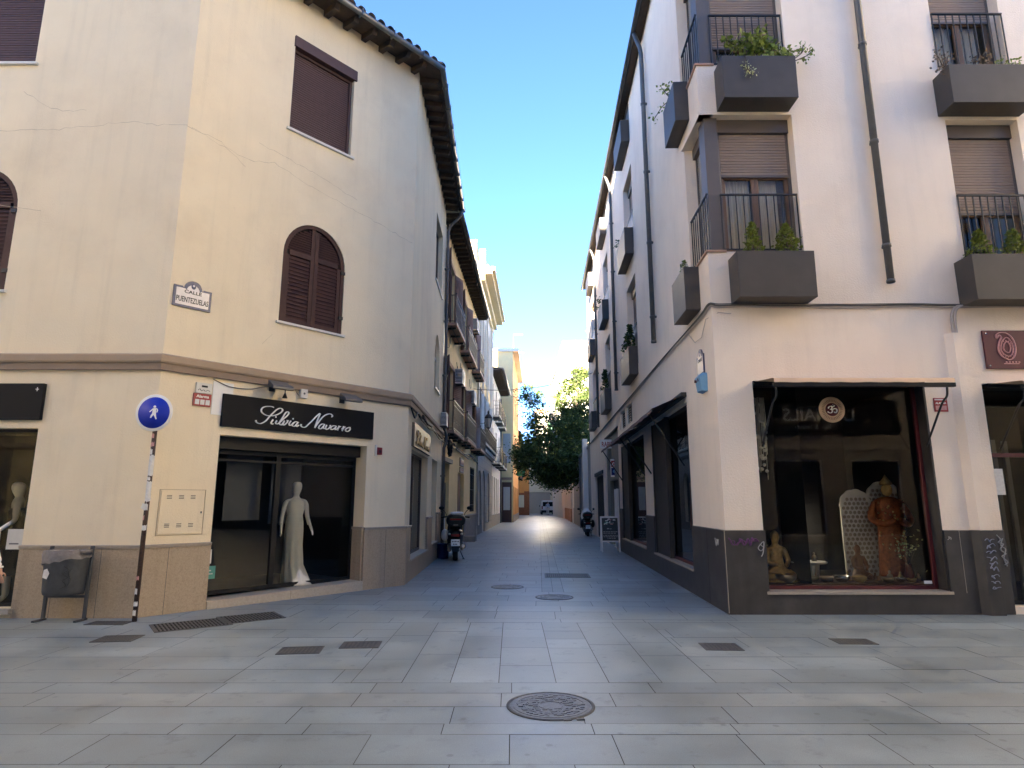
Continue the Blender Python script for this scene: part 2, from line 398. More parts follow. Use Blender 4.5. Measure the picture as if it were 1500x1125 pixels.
# ------------------------------------------------------------------ geometry helpers on walls
def offs(pts, d):
    """offset an open polyline to its right-hand side by d, mitred"""
    out = []
    for i, p in enumerate(pts):
        ns = []
        for a, b in ((i-1, i), (i, i+1)):
            if a < 0 or b >= len(pts): continue
            dx, dy = pts[b][0]-pts[a][0], pts[b][1]-pts[a][1]; L = hypot(dx, dy)
            ns.append((dy/L, -dx/L))
        if len(ns) == 1: n = ns[0]; k = 1
        else:
            n = (ns[0][0]+ns[1][0], ns[0][1]+ns[1][1]); L = hypot(*n); n = (n[0]/L, n[1]/L)
            k = 1/max(.3, n[0]*ns[0][0]+n[1]*ns[0][1])
        out.append((p[0]+n[0]*d*k, p[1]+n[1]*d*k))
    return out
def sweep(mb, pts, prof, m, caps=True, close=True):
    mb.world = True; L = [offs(pts, d) for d, z in prof]
    R = [[(L[j][i][0], L[j][i][1], prof[j][1]) for j in range(len(prof))] for i in range(len(pts))]
    mb.rings(R, m, close, caps and close, False)
def arch_z(x, a, b, d, rise):
    c = (a+b)/2; h = (b-a)/2
    return d - rise + rise*sqrt(max(0, 1-((x-c)/h)**2))
def panel(mb, x0, x1, z0, z1, holes, m, rev=.18, mr=None, y=0.0):
    """a wall sheet with real openings; a hole is (x0, x1, z0, z1[, arch rise])"""
    mr = mr or m
    xs = sorted({x0, x1, *[h[0] for h in holes], *[h[1] for h in holes]}); xs = [x for x in xs if x0 <= x <= x1]
    zs = sorted({z0, z1, *[h[2] for h in holes], *[h[3] for h in holes]}); zs = [z for z in zs if z0 <= z <= z1]
    for a, b in zip(xs, xs[1:]):
        for c, d in zip(zs, zs[1:]):
            mx, mz = (a+b)/2, (c+d)/2
            if any(h[0] < mx < h[1] and h[2] < mz < h[3] for h in holes): continue
            mb.poly([(a,y,c),(b,y,c),(b,y,d),(a,y,d)], m)
    for h in holes:
        a, b, c, d = h[:4]; rise = h[4] if len(h) > 4 else 0; sp = d-rise
        mb.poly([(a,y,c),(a,y+rev,c),(b,y+rev,c),(b,y,c)], mr)
        if a > x0: mb.poly([(a,y,c),(a,y,sp),(a,y+rev,sp),(a,y+rev,c)], mr)
        if b < x1: mb.poly([(b,y,c),(b,y+rev,c),(b,y+rev,sp),(b,y,sp)], mr)
        if not rise: mb.poly([(a,y,d),(b,y,d),(b,y+rev,d),(a,y+rev,d)], mr)
        else:
            N = 18; X = [a+(b-a)*(.5-.5*cos(pi*k/N)) for k in range(N+1)]; Z = [arch_z(x, a, b, d, rise) for x in X]
            for k in range(N):
                if d-Z[k] > 1e-6 or d-Z[k+1] > 1e-6:
                    q = [(X[k],y,Z[k]),(X[k+1],y,Z[k+1]),(X[k+1],y,d),(X[k],y,d)]
                    if d-Z[k] <= 1e-6: q = q[:3]
                    elif d-Z[k+1] <= 1e-6: q = [q[0], q[1], q[3]]
                    mb.poly(q, m)
                mb.poly([(X[k],y,Z[k]),(X[k],y+rev,Z[k]),(X[k+1],y+rev,Z[k+1]),(X[k+1],y,Z[k+1])], mr)
def frame(mb, a, b, c, d, w, y0, y1, m, bottom=True):
    mb.box(a, a+w, y0, y1, c, d, m); mb.box(b-w, b, y0, y1, c, d, m)
    mb.box(a+w, b-w, y0, y1, d-w, d, m)
    if bottom: mb.box(a+w, b-w, y0, y1, c, c+w, m)
def slats(mb, a, b, c, d, y, pitch, m, depth=.012):
    n = max(1, int((d-c)/pitch)); p = (d-c)/n
    for k in range(n):
        z = c+k*p
        mb.poly([(a,y,z),(b,y,z),(b,y-depth,z+p*.25),(a,y-depth,z+p*.25)], m)
        mb.poly([(a,y-depth,z+p*.25),(b,y-depth,z+p*.25),(b,y-depth,z+p*.8),(a,y-depth,z+p*.8)], m)
        mb.poly([(a,y-depth,z+p*.8),(b,y-depth,z+p*.8),(b,y,z+p),(a,y,z+p)], m)
def louvres(mb, a, b, c, d, y, pitch, m, top=None):
    n = max(1, int((d-c)/pitch)); p = (d-c)/n
    for k in range(n):
        z = c+k*p; aa, bb = a, b
        if top:
            lim = top(z+p)
            aa, bb = max(a, lim[0]), min(b, lim[1])
            if bb-aa < .03: continue
        mb.poly([(aa,y-.014,z),(bb,y-.014,z),(bb,y+.014,z+p*.92),(aa,y+.014,z+p*.92)], m)
        mb.poly([(aa,y-.014,z),(aa,y-.014,z-.008),(bb,y-.014,z-.008),(bb,y-.014,z)], m)
def room(mb, a, b, c, d, y0, y1, m, mf=None):
    mb.poly([(a,y1,c),(b,y1,c),(b,y1,d),(a,y1,d)], m)
    mb.poly([(a,y0,c),(a,y0,d),(a,y1,d),(a,y1,c)], m); mb.poly([(b,y0,c),(b,y1,c),(b,y1,d),(b,y0,d)], m)
    mb.poly([(a,y0,d),(b,y0,d),(b,y1,d),(a,y1,d)], m); mb.poly([(a,y0,c),(a,y1,c),(b,y1,c),(b,y0,c)], mf or m)
def pane(mb, a, b, c, d, y, m): mb.poly([(a,y,c),(b,y,c),(b,y,d),(a,y,d)], m)
def railing(mb, a, b, z0, z1, y, m, step=.125, r=.008):
    mb.box(a, b, y-.018, y+.018, z1-.012, z1+.012, m); mb.box(a, b, y-.012, y+.012, z0, z0+.02, m)
    n = max(2, round((b-a)/step))
    for k in range(n+1):
        x = a+r+(b-a-2*r)*k/n; mb.box(x-r, x+r, y-r, y+r, z0+.02, z1-.012, m)
# ================================================================== camera, sky, sun
cam = D.objects.new('camera', D.cameras.new('camera')); COL.objects.link(cam); scn.camera = cam
cam.location = (0, 0, 1.6); cam.rotation_euler = (radians(90) + math.atan(174/910), 0, 0)
cam.data.sensor_width = 36; cam.data.lens = 36*910/1500; cam.data.clip_end = 3000; cam.data.clip_start = .05
SUN_EL, SUN_AZ = radians(10), radians(193)        # azimuth clockwise from +Y: the sun is behind the camera and to its left
w = D.worlds.new('World'); scn.world = w; w.use_nodes = True
t = w.node_tree; bg = t.nodes['Background']
sky = node(t, 'ShaderNodeTexSky', sky_type='NISHITA'); sky.sun_disc = False
sky.sun_elevation = SUN_EL; sky.sun_rotation = SUN_AZ; sky.air_density = 0.32; sky.dust_density = 0.0; sky.ozone_density = 1.0; sky.altitude = 700
hs = node(t, 'ShaderNodeHueSaturation'); hs.inputs['Saturation'].default_value = 1.1; hs.inputs['Hue'].default_value = .5
t.links.new(sky.outputs[0], hs.inputs['Color']); t.links.new(hs.outputs[0], bg.inputs[0]); bg.inputs[1].default_value = .060
sun = D.objects.new('sun', D.lights.new('sun', 'SUN')); COL.objects.link(sun)
sun.data.energy = 5.0; sun.data.angle = radians(.5); sun.data.color = (1, .85, .63)
sun.rotation_euler = (radians(90)-SUN_EL, 0, -SUN_AZ + pi)
scn.view_settings.view_transform = 'Standard'; scn.view_settings.look = 'None'
scn.view_settings.exposure = 4.42; scn.view_settings.gamma = 1
scn.cycles.max_bounces = 8; scn.cycles.diffuse_bounces = 5; scn.cycles.transparent_max_bounces = 12
scn.cycles.glossy_bounces = 4; scn.cycles.caustics_reflective = False; scn.cycles.caustics_refractive = False

# ================================================================== ground and paving
C1 = (-5.35, 9.26); C2 = (-2.16, 12.83); R1 = (3.19, 9.54)
FLF = Fr(*C1, 0); FLC = Fr(*C1, atan2(C2[1]-C1[1], C2[0]-C1[0])); LCW = hypot(C2[0]-C1[0], C2[1]-C1[1])
FLS = Fr(*C2, atan2(1, -.0108)); FRF = Fr(*R1, 0); FRS = Fr(*R1, atan2(-1, -.0432)); FLB = Fr(-2.35, 19.8, atan2(1, .0432))
FST = Fr(0, 8.93, -.0432)                           # the street's own direction

g = MB(); g.poly([(-600,-300,-.014),(600,-300,-.014),(600,1200,-.014),(-600,1200,-.014)], M['earth'])
g.solo('ground', None, None, kind='structure')
g = MB(); g.poly([(-34,-6,-.008),(34,-6,-.008),(34,9.2,-.008),(-34,9.2,-.008)], M['joint'])
g.fr = FST; g.poly([(-9,.27,-.008),(9,.27,-.008),(9,125,-.008),(-9,125,-.008)], M['joint']); g.fr = None

class Pave:
    def __init__(s): s.v = []; s.f = []; s.c = []
    def q(s, a, b, c, d, fr, tone, gap=.0032):
        i = len(s.v); z = random.uniform(-.0012, .0012)
        for p in ((a+gap, c+gap), (b-gap, c+gap), (b-gap, d-gap), (a+gap, d-gap)):
            w = fr((p[0], p[1], z)); s.v.append(w)
        s.f.append((i, i+1, i+2, i+3)); s.c.append(tone)
pv = Pave()
def tone(base=1.0, warm=0.0):
    v = base*random.choice([1, 1, 1, .95, 1.05, .89, 1.09])*random.uniform(.94, 1.06); k = random.uniform(-.010, .010)
    return (.236*v*(1+k+warm), .278*v*(1+warm*.1), .302*v*(1-k-warm*.6), 1)
rp = random.Random(5)
def row(x0, x1, y0, y1, l0, l1, fr, base=1.0, warm=0.0):
    x = x0 - rp.uniform(0, l1)
    while x < x1:
        n = x + rp.uniform(l0, l1)
        if n > x0: pv.q(max(x, x0), min(n, x1), y0, y1, fr, tone(base, warm))
        x = n
y = -6.0
while y < 4.4:
    row(-33, 33, y, y+.512, .65, 1.15, ID); y += .512
Yb = y
row(-33, 33, Yb, 4.97, .7, 1.1, ID)
row(-33, 33, 4.97, 5.36, 1.0, 1.5, ID, 1.02)
row(-33, 33, 5.36, 5.72, .9, 1.35, ID, 1.03, .06)
row(-33, 33, 5.72, 6.03, 1.1, 1.7, ID, 1.04)
for x0, x1 in ((-1.46,-1.0),(-1.0,-.56),(-.56, -.12), (-.12, .40), (.40, .88), (.88,1.36), (1.36,1.85)):
    yy = 6.03
    while yy < 8.9:
        n = min(8.91, yy + rp.uniform(.45, 1.25)); n = 8.91 if 8.91-n < .3 else n
        pv.q(x0, x1, yy, n, ID, tone(1.06)); yy = n
y = 6.03
for h in (.46, .50, .46, .50, .48, .48):
    row(-33, -1.46, y, y+h, .75, 1.3, ID); row(1.85, 33, y, y+h, .75, 1.3, ID); y += h
x = -33
while x < 33:
    n = x + rp.uniform(.8, 1.3); i = len(pv.v); g_ = .0032
    for a_, y_ in ((x+g_, 8.91+g_), (n-g_, 8.91+g_), (n-g_, max(8.93, 9.195-.0432*(n-g_))-g_), (x+g_, max(8.93, 9.195-.0432*(x+g_))-g_)): pv.v.append((a_, y_, 0))
    pv.f.append((i, i+1, i+2, i+3)); pv.c.append(tone()); x = n
y = .265; k = 0
while y < 118:
    h = rp.choice([.45,.5,.6]) if y < 40 else .85; l = 1.0 if y < 40 else 1.4
    if y > 2.5:
        row(-9, .42, y, y+h, l*.7, l*1.25, FST, .98); pv.q(.42, .62, y, y+h, FST, tone(.86)); pv.q(.62, .82, y, y+h, FST, tone(.84)); row(.82, 9, y, y+h, l*.7, l*1.25, FST, .98)
    else: row(-9, 9, y, y+h, .6, 1.1, FST)
    y += h
me = D.meshes.new('paving'); me.from_pydata(pv.v, [], pv.f); me.materials.append(M['slab'])
ca = me.color_attributes.new('tone', 'FLOAT_COLOR', 'CORNER')
ca.data.foreach_set('color', [x for c in pv.c for _ in range(4) for x in c])
po = D.objects.new('paving', me); COL.objects.link(po); po['kind'] = 'structure'
g.solo('paving_bed', None, None, kind='structure')

# covers in the paving
def round_cover(at, r, label, big=False):
    th = thing('manhole_cover', label, 'manhole cover', at, 'round manhole covers in the paving')
    b = MB(); b.lathe([(r*1.06, -.004), (r*1.06, .004), (r*1.0, .006), (r*.985, .003), (r*.98, -.004)], (0,0,0), M['castdark'], 40); b.build('rim', th)
    b = MB(); b.lathe([(.001, .0025), (r*.97, .0025), (r*.975, -.004)], (0,0,0), M['castiron'], 40, smooth=False)
    for q in ((.90, .82, 1), (.64, .60, 1), (.30, .26, 1)):
        b.lathe([(r*q[0], .002), (r*q[0], .006), (r*q[1], .006), (r*q[1], .002)], (0,0,0), M['castiron'], 40, smooth=False)
    rr = random.Random(int(r*1000))
    for k in range(150 if big else 46):
        a = rr.uniform(0, 2*pi); d = r*sqrt(rr.uniform(.1, .62)); s_ = r*(.035 if big else .06)
        b.box(d*cos(a)-s_*1.6, d*cos(a)+s_*1.6, d*sin(a)-s_, d*sin(a)+s_, .002, .0075+rr.uniform(0,.0015), M['castiron'])
    if big:
        for x in (.07, .17): b.box(x-.03, x+.03, -r*1.1, -r*1.0, .001, .008, M['castdark'])
    b.build('lid', th); return th
round_cover(Fr(.31, 5.38, .1, .002), .335, 'large patterned round cast iron manhole cover in the foreground paving', True)
round_cover(Fr(-.09, 12.53, 0, .002), .30, 'small round manhole cover farther up the street, left of its twin')
round_cover(Fr(.73, 11.2, 0, .002), .31, 'small round manhole cover nearer the plaza, right of its twin')
def rect_cover(at, w, d, label, grate=False):
    th = thing('drain_grate' if grate else 'access_cover', label, 'drain grate' if grate else 'access cover', at, 'drain grates' if grate else 'rectangular access covers')
    b = MB(); frame_xy(b, w, d, .025, M['castdark']); b.build('rim', th)
    b = MB()
    if grate:
        b.box(-w/2+.03, w/2-.03, -d/2+.03, d/2-.03, -.004, .0005, M['void'])
        n = int(w/.045)
        for k in range(n):
            x = -w/2+.035+(w-.07)*k/(n-1); b.box(x-.011, x+.011, -d/2+.026, d/2-.026, .001, .006, M['castdark'])
        for yy in (-d/4, 0, d/4): b.box(-w/2+.026, w/2-.026, yy-.008, yy+.008, .0008, .005, M['castdark'])
        b.build('bars', th)
    else:
        b.box(-w/2+.027, w/2-.027, -d/2+.027, d/2-.027, -.004, .003, M['castdark'])
        n = int(w/.05)
        for k in range(n):
            for j in range(max(2, int(d/.05))):
                x = -w/2+.06+(w-.12)*k/(n-1); yy = -d/2+.06+(d-.12)*j/(max(2, int(d/.05))-1)
                b.box(x-.012, x+.012, yy-.008, yy+.008, .0025, .005, M['castdark'])
        b.build('plate', th)
def frame_xy(b, w, d, t_, m):
    b.box(-w/2, w/2, -d/2, -d/2+t_, -.004, .005, m); b.box(-w/2, w/2, d/2-t_, d/2, -.004, .005, m)
    b.box(-w/2, -w/2+t_, -d/2+t_, d/2-t_, -.004, .005, m); b.box(w/2-t_, w/2, -d/2+t_, d/2-t_, -.004, .005, m)
Z = .002
rect_cover(Fr(-2.33, 7.28, .12, Z), .46, .34, 'dark square access cover left of centre, nearer of two side by side')
rect_cover(Fr(-1.73, 7.55, .08, Z), .44, .34, 'dark square access cover left of centre, farther of two side by side')
rect_cover(Fr(-4.72, 7.88, .1, Z), .46, .36, 'dark access cover in the paving in front of the litter bin')
rect_cover(Fr(-5.45, 8.86, .0, Z), .52, .26, 'narrow access cover against the wall beside the sign pole')
rect_cover(Fr(2.36, 7.45, -.05, Z), .42, .36, 'dark square access cover in front of the dark plinth corner')
rect_cover(Fr(4.0, 7.72, -.05, Z), .44, .30, 'worn access cover in front of the incense shop window')
rect_cover(Fr(1.23, 14.45, -.04, Z), 1.0, .75, 'large flat access cover in the middle of the side street')
rect_cover(Fr(-4.28, 8.74, .62, Z), .92, .62, 'ribbed drain grate beside the shop step, left half of the pair', True)
rect_cover(Fr(-3.70, 9.27, .62, Z), .80, .62, 'ribbed drain grate beside the shop step, right half of the pair', True)

# ================================================================== corner house on the left
A3 = FLS((6.85, 0, 0))[:2]
AP = [(-18, 9.26), C1, C2, A3]
HA = thing('corner_house', 'cream corner house with brown shutters and a chamfered bridal shop corner', 'house', Fr(*C1))
hLF = [(-4.22,-2.68,8.87,10.75), (-3.89,-2.59,4.86,6.95,.68), (-6.42,-1.74,.13,2.70), (-8.6,-7.2,4.86,6.95,.68), (-11.5,-8,.13,2.7)]
hLC = [(1.75,3.09,8.52,10.48), (1.81,3.10,4.77,6.78,.70), (.97,3.80,0,2.68)]
hLS = [(4.15,5.95,7.95,10.0), (4.5,5.75,4.85,6.5,.62), (.60,3.46,.42,2.74), (4.45,5.75,.50,2.80)]
b = MB(FLF); panel(b, -12.65, 0, 0, 11.5, hLF, M['cream'], .2)
b.fr = FLC; panel(b, 0, LCW, 0, 11.5, hLC, M['cream'], .2)
b.fr = FLS; panel(b, 0, 6.85, 0, 11.5, hLS, M['cream2'], .2)
b.fr = None; xb = -18
b.poly([(xb,9.26,0),(xb,9.26,11.5),(xb,19.66,11.5),(xb,19.66,0)], M['cream']); b.poly([(xb,19.66,0),(xb,19.66,11.5),(A3[0],A3[1]-.01,11.5),(A3[0],A3[1]-.01,0)], M['cream'])
b.build('wall', HA)
# deeper reveals of the shop openings
b = MB(FLC); b.box(3.80, 3.95, .2, .36, 0, 2.68, M['cream']); b.box(.80, .97, .2, .36, 0, 2.68, M['cream']); b.box(.80, 3.95, .2, .36, 2.68, 2.9, M['cream'])
b.build('shop_reveal', HA)
b = MB(); P = [FLF((-12.6,0,0))[:2], C1, C2, A3]
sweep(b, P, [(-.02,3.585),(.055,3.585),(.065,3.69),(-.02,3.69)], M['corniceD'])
sweep(b, P, [(-.02,3.692),(.085,3.692),(.10,3.72),(.10,3.81),(.02,3.845),(-.02,3.845)], M['cornice'])
b.build('cornice', HA)
def dado(b, pts, h, m, mc, cap=.05):
    sweep(b, pts, [(-.02,0),(.035,0),(.035,h-cap),(-.02,h-cap)], m)
    sweep(b, pts, [(-.02,h-cap+.002),(.05,h-cap+.002),(.058,h-.01),(.05,h),(-.02,h)], mc)
for pts, h in (([FLF((-1.74,0,0))[:2], C1, FLC((.97,0,0))[:2]], 1.0), ([FLC((3.80,0,0))[:2], C2, FLS((.60,0,0))[:2]], 1.14), ([FLS((3.46,0,0))[:2], FLS((4.45,0,0))[:2]], 1.24), ([FLS((5.75,0,0))[:2], FLS((6.80,0,0))[:2]], 1.32)):
    b = MB(ID); dado(b, pts, h, M['granite'], M['cap'])
    if h == 1.0:
        b.fr = FLC; b.box(.357, .363, -.0365, -.034, 0, .95, M['castdark']); b.fr = FLF
        for x in (-1.2, -.55): b.box(x-.003, x+.003, -.0365, -.034, 0, .95, M['castdark'])
    if h == 1.14:
        b.fr = FLC; b.box(3.772, 3.798, .02, .33, .16, 1.1, M['granite']); b.box(3.76, 3.798, .0, .335, 1.102, 1.15, M['cap']); b.box(4.297, 4.303, -.0365, -.034, 0, 1.09, M['castdark'])
    b.build('plinth', HA)
for x0, x1, z in ((.60,3.46,.40),(4.45,5.75,.48)):
    b = MB(FLS); b.box(x0, x1, -.034, .02, 0, z, M['granite']); b.box(x0-.04, x1+.04, -.07, .20, z+.002, z+.04, M['stone']); b.build('window_base', HA)
# threshold
b = MB(FLC); b.prism([(.975,.0),(3.795,.0),(3.795,.17),(.975,.115)], -.06, .34, M['stone'])
b.box(2.35, 2.354, -.0625, -.059, .01, .14, M['castdark']); b.build('threshold', HA, bevel=.006)
# roof
b = MB(); PR = AP
sweep(b, PR, [(-.1,11.44),(.50,11.36),(.50,11.42),(-.1,11.50)], M['timber'])
b.fr = None
def rafters(fr, x0, x1, step):
    n = int((x1-x0)/step)
    for k in range(n+1):
        x = x0+(x1-x0)*k/n
        bb = [(x-.055,-.56),(x+.055,-.56)]
        b.fr = fr
        i = [b.pt(p) for p in ((x-.055,.05,11.30),(x+.055,.05,11.30),(x+.055,-.40,11.24),(x-.055,-.40,11.24),(x-.055,.05,11.43),(x+.055,.05,11.43),(x+.055,-.45,11.36),(x-.055,-.45,11.36))]
        for q in ((0,1,2,3),(7,6,5,4),(0,4,5,1),(1,5,6,2),(2,6,7,3),(3,7,4,0)): b.face([i[k2] for k2 in q], M['timber'])
rafters(FLF, -12, -.3, .45); rafters(FLC, .1, 4.6, .42); rafters(FLS, .2, 6.6, .40)
b.fr = None
RO = HA
roof = b.build('roof', HA)
b = MB(); sweep(b, PR, [(.52,11.43),(-3.2,12.75)], M['tile'], False, False)
inn = offs(PR, -3.2); b.poly([(p[0],p[1],12.75) for p in inn]+[(A3[0]-3.2,19.6,12.75),(xb,19.6,12.75)], M['tile'])
b.poly([(A3[0]+.48,19.68,11.42),(A3[0]+.48,19.68,11.3),(xb,19.68,11.2),(xb,19.68,12.74),(inn[-1][0],19.68,12.74)], M['cream'])
def tiles(fr, x0, x1, z0, y0, y1, slope, step=.235):
    b.fr = fr; n = int((x1-x0)/step)
    for k in range(n+1):
        x = x0+(x1-x0)*k/n; r = .085
        for j in range(4):
            ya = y0+(y1-y0)*j/4-.03; yb = y0+(y1-y0)*(j+1)/4
            za = z0+(ya-y0)*slope+.012*(j > 0); zb = z0+(yb-y0)*slope
            A_ = [(x+r*1.06*cos(pi*q/6), ya, za+r*1.06*sin(pi*q/6)) for q in range(7)]; B_ = [(x+r*.9*cos(pi*q/6), yb, zb+r*.9*sin(pi*q/6)) for q in range(7)]
            b.rings([A_, B_], M['tile'], False, False, True)
tiles(FLF, -12, .2, 11.44, -.56, 1.2, .355); tiles(FLC, -.1, 5.0, 11.44, -.56, 1.2, .355); tiles(FLS, -.2, 6.9, 11.44, -.56, 1.2, .355)
b.fr = None; b.build('roof_tiles', roof)
b = MB(); G = offs(PR, .575)
b.tube([(p[0],p[1],11.36) for p in G], .062, M['zinc'], 10, True, True)
for fr, L in ((FLC, LCW), (FLS, 6.85)):
    b.fr = fr; k = .4
    while k < L: b.box(k-.012, k+.012, -.645, -.50, 11.29, 11.43, M['zinc']); k += .8
b.fr = None; b.build('gutter', roof)
b = MB(FLS); b.tube([(6.55,-.575,11.3),(6.6,-.50,11.05),(6.72,-.15,10.75),(6.74,-.09,10.55),(6.74,-.09,3.9),(6.74,-.16,3.7),(6.74,-.16,3.5),(6.74,-.09,3.3),(6.74,-.09,.2)], .05, M['pipe'], 10)
for z in (9.2, 7.4, 5.6, 2.4): b.box(6.67, 6.81, -.15, 0, z, z+.04, M['pipe'])
b.build('drainpipe', HA)
# cracks in the render
rc = random.Random(4)
def crack(pts, seg=.09, j=.02, fr=FLC):
    out = []; b = MB(fr)
    for (x0,z0),(x1,z1) in zip(pts, pts[1:]):
        n = max(2, int(hypot(x1-x0, z1-z0)/seg))
        for k in range(n): out.append((x0+(x1-x0)*k/n+rc.uniform(-j,j), z0+(z1-z0)*k/n+rc.uniform(-j,j)))
    out.append(pts[-1])
    for (x0,z0),(x1,z1) in zip(out, out[1:]):
        w = rc.uniform(.0025,.006); b.poly([(x0,-.0015,z0-w),(x1,-.0015,z1-w),(x1,-.0015,z1+w*.3),(x0,-.0015,z0+w*.3)], M['crackdark'])
    b.build('wall_crack', HA)
crack([(0,7.72),(.63,7.60),(1.05,7.55),(1.5,7.70),(2.2,7.55),(3.2,7.42),(4.75,7.2)]); crack([(1.2,7.95),(2.2,7.85),(3.3,7.65)]); crack([(1.6,7.5),(1.62,6.9)], .07, .012); crack([(1.75,4.76),(1.7,4.5),(1.55,4.3)]); crack([(3.2,5.6),(3.1,4.9)], .1, .01); crack([(.05,7.72),(.55,7.66),(1.0,7.4)])
crack([(-2.8,8.35),(-2.45,8.1),(-2.1,7.98),(-1.7,7.99)], fr=FLF); crack([(-3.5,7.62),(-2.2,7.63),(-1.5,7.72),(-1.0,7.78),(-.5,7.72),(0,7.72)], fr=FLF); crack([(-2.9,6.3),(-2.2,6.2)],.1,.008,FLF)

# roller-shutter windows and arched louvred windows
def roller_window(parent, fr, a, b_, c, d, m=M['brownmetal'], val=.22, light=True):
    q = MB(fr); frame(q, a+.002, b_-.002, c+.002, d-val, .05, .08, .17, m, False)
    q.box(a-.02, b_+.05, -.035, .16, d-val, d+.005, m); o = q.build('window', parent, bevel=.004)
    q = MB(fr); slats(q, a+.05, b_-.05, c+.01, d-val, .13, .047, m); q.box(a+.052, b_-.052, .135, .15, c+.005, d-val-.002, m); q.build('shutter', o)
    q = MB(fr); q.box(a-.06, b_+.06, -.05, .0, c-.045, c+.0, M['offwhite']); q.build('sill', o); return o
def arch_window(parent, fr, a, b_, c, d, rise, m=M['brownlou']):
    hw = (b_-a)/2; xc = (a+b_)/2
    q = MB(fr); N = 20; X = [a+(b_-a)*(.5-.5*cos(pi*k/N)) for k in range(N+1)]
    out = [(a,c)]+[(x, arch_z(x,a,b_,d,rise)) for x in X]+[(b_,c)]
    w = .07; ai, bi = a+w, b_-w
    Xi = [ai+(bi-ai)*(.5-.5*cos(pi*k/N)) for k in range(N+1)]
    inn_ = [(ai,c)]+[(x, arch_z(x,ai,bi,d-w,rise-w*.2)) for x in Xi]+[(bi,c)]
    for k in range(len(out)-1):
        o0,o1,i1,i0 = out[k],out[k+1],inn_[k+1],inn_[k]
        q.poly([(o0[0],.02,o0[1]),(o1[0],.02,o1[1]),(i1[0],.02,i1[1]),(i0[0],.02,i0[1])], m)
        q.poly([(i0[0],.02,i0[1]),(i1[0],.02,i1[1]),(i1[0],.12,i1[1]),(i0[0],.12,i0[1])], m)
    o = q.build('window', parent)
    ft = lambda x: arch_z(x, ai, bi, d-w, rise-w*.2)
    def lim(z, x0, x1):
        sp = d-w-(rise-w*.2)
        if z <= sp: return (x0, x1)
        u = (z-sp)/(rise-w*.2)
        if u >= 1: return (xc, xc)
        h = (bi-ai)/2*sqrt(1-u*u); return (max(x0, xc-h), min(x1, xc+h))
    for s_ in (-1, 1):
        q = MB(fr); x0, x1 = (ai, xc-.004) if s_ < 0 else (xc+.004, bi); st = .075
        q.box(x0, x0+st if s_ < 0 else x0+st, .035, .08, c, min(d-.1, (d-rise) if s_ < 0 else ft(x0+.01)-.005), m)
        q.box(x1-st, x1, .035, .08, c, (ft(x1-.01)-.005) if s_ < 0 else d-rise, m)
        zm = d-rise-.0
        for zz in (c, zm): q.box(x0+st, x1-st, .035, .08, zz, zz+.09, m)
        louvres(q, x0+st, x1-st, c+.1, zm-.005, .058, .068, m)
        louvres(q, x0+.03, x1-.03, zm+.1, d-w-.02, .058, .045, m, lambda z, x0=x0, x1=x1: lim(z, x0+.03, x1-.03))
        q.poly([(x0,.085,c),(x1,.085,c)]+[(x1-(x1-x0)*k/8,.085,ft(x1-(x1-x0)*k/8)) for k in range(9)], M['black'])
        if s_ > 0:
            for z in (c+.3, d-rise-.1): q.box(x1-.01, x1+.075, -.012, .035, z, z+.06, M['iron'])
        q.build('shutter', o)
    q = MB(fr); q.box(a-.05, b_+.05, -.05, .0, c-.04, c, M['offwhite']); q.build('sill', o); return o
roller_window(HA, FLC, *hLC[0]); roller_window(HA, FLF, *hLF[0])
arch_window(HA, FLC, *hLC[1]); arch_window(HA, FLF, *hLF[1]); arch_window(HA, FLF, *hLF[3])
q = MB(FLS); frame(q, 4.15, 5.95, 7.95, 10.0, .07, .14, .19, M['taupe']); o = q.build('window', HA)
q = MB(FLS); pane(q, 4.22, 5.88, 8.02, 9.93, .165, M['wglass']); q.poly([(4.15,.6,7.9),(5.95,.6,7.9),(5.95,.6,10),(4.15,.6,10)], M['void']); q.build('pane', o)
q = MB(FLS); q.box(4.1, 6.0, -.04, 0, 7.9, 7.95, M['offwhite']); q.build('sill', o)
q = MB(FLS); N = 14
a_, b_, c_, d_, r_ = hLS[1]
for (w0, w1, y0) in ((0, .07, .10),):
    X = [a_+(b_-a_)*(.5-.5*cos(pi*k/N)) for k in range(N+1)]; Xi = [a_+.07+(b_-a_-.14)*(.5-.5*cos(pi*k/N)) for k in range(N+1)]
    oo = [(a_,c_)]+[(x,arch_z(x,a_,b_,d_,r_)) for x in X]+[(b_,c_)]; ii = [(a_+.07,c_)]+[(x,arch_z(x,a_+.07,b_-.07,d_-.07,r_-.04)) for x in Xi]+[(b_-.07,c_)]
    for k in range(len(oo)-1): q.poly([(oo[k][0],y0,oo[k][1]),(oo[k+1][0],y0,oo[k+1][1]),(ii[k+1][0],y0,ii[k+1][1]),(ii[k][0],y0,ii[k][1])], M['white'])
q.box(5.09, 5.16, .095, .15, c_, d_-.06, M['white']); q.box(4.5, 5.75, .098, .15, c_, c_+.07, M['white']); q.box(4.5, 5.75, .097, .15, 5.85, 5.92, M['white'])
o = q.build('window', HA)
q = MB(FLS); pane(q, 4.5, 5.75, c_, d_, .14, M['wglass']); q.poly([(4.4,.6,4.8),(5.8,.6,4.8),(5.8,.6,6.6),(4.4,.6,6.6)], M['midint']); q.build('pane', o)
q = MB(FLS); q.box(4.45, 5.8, -.05, 0, 4.80, 4.85, M['offwhite']); q.build('sill', o)

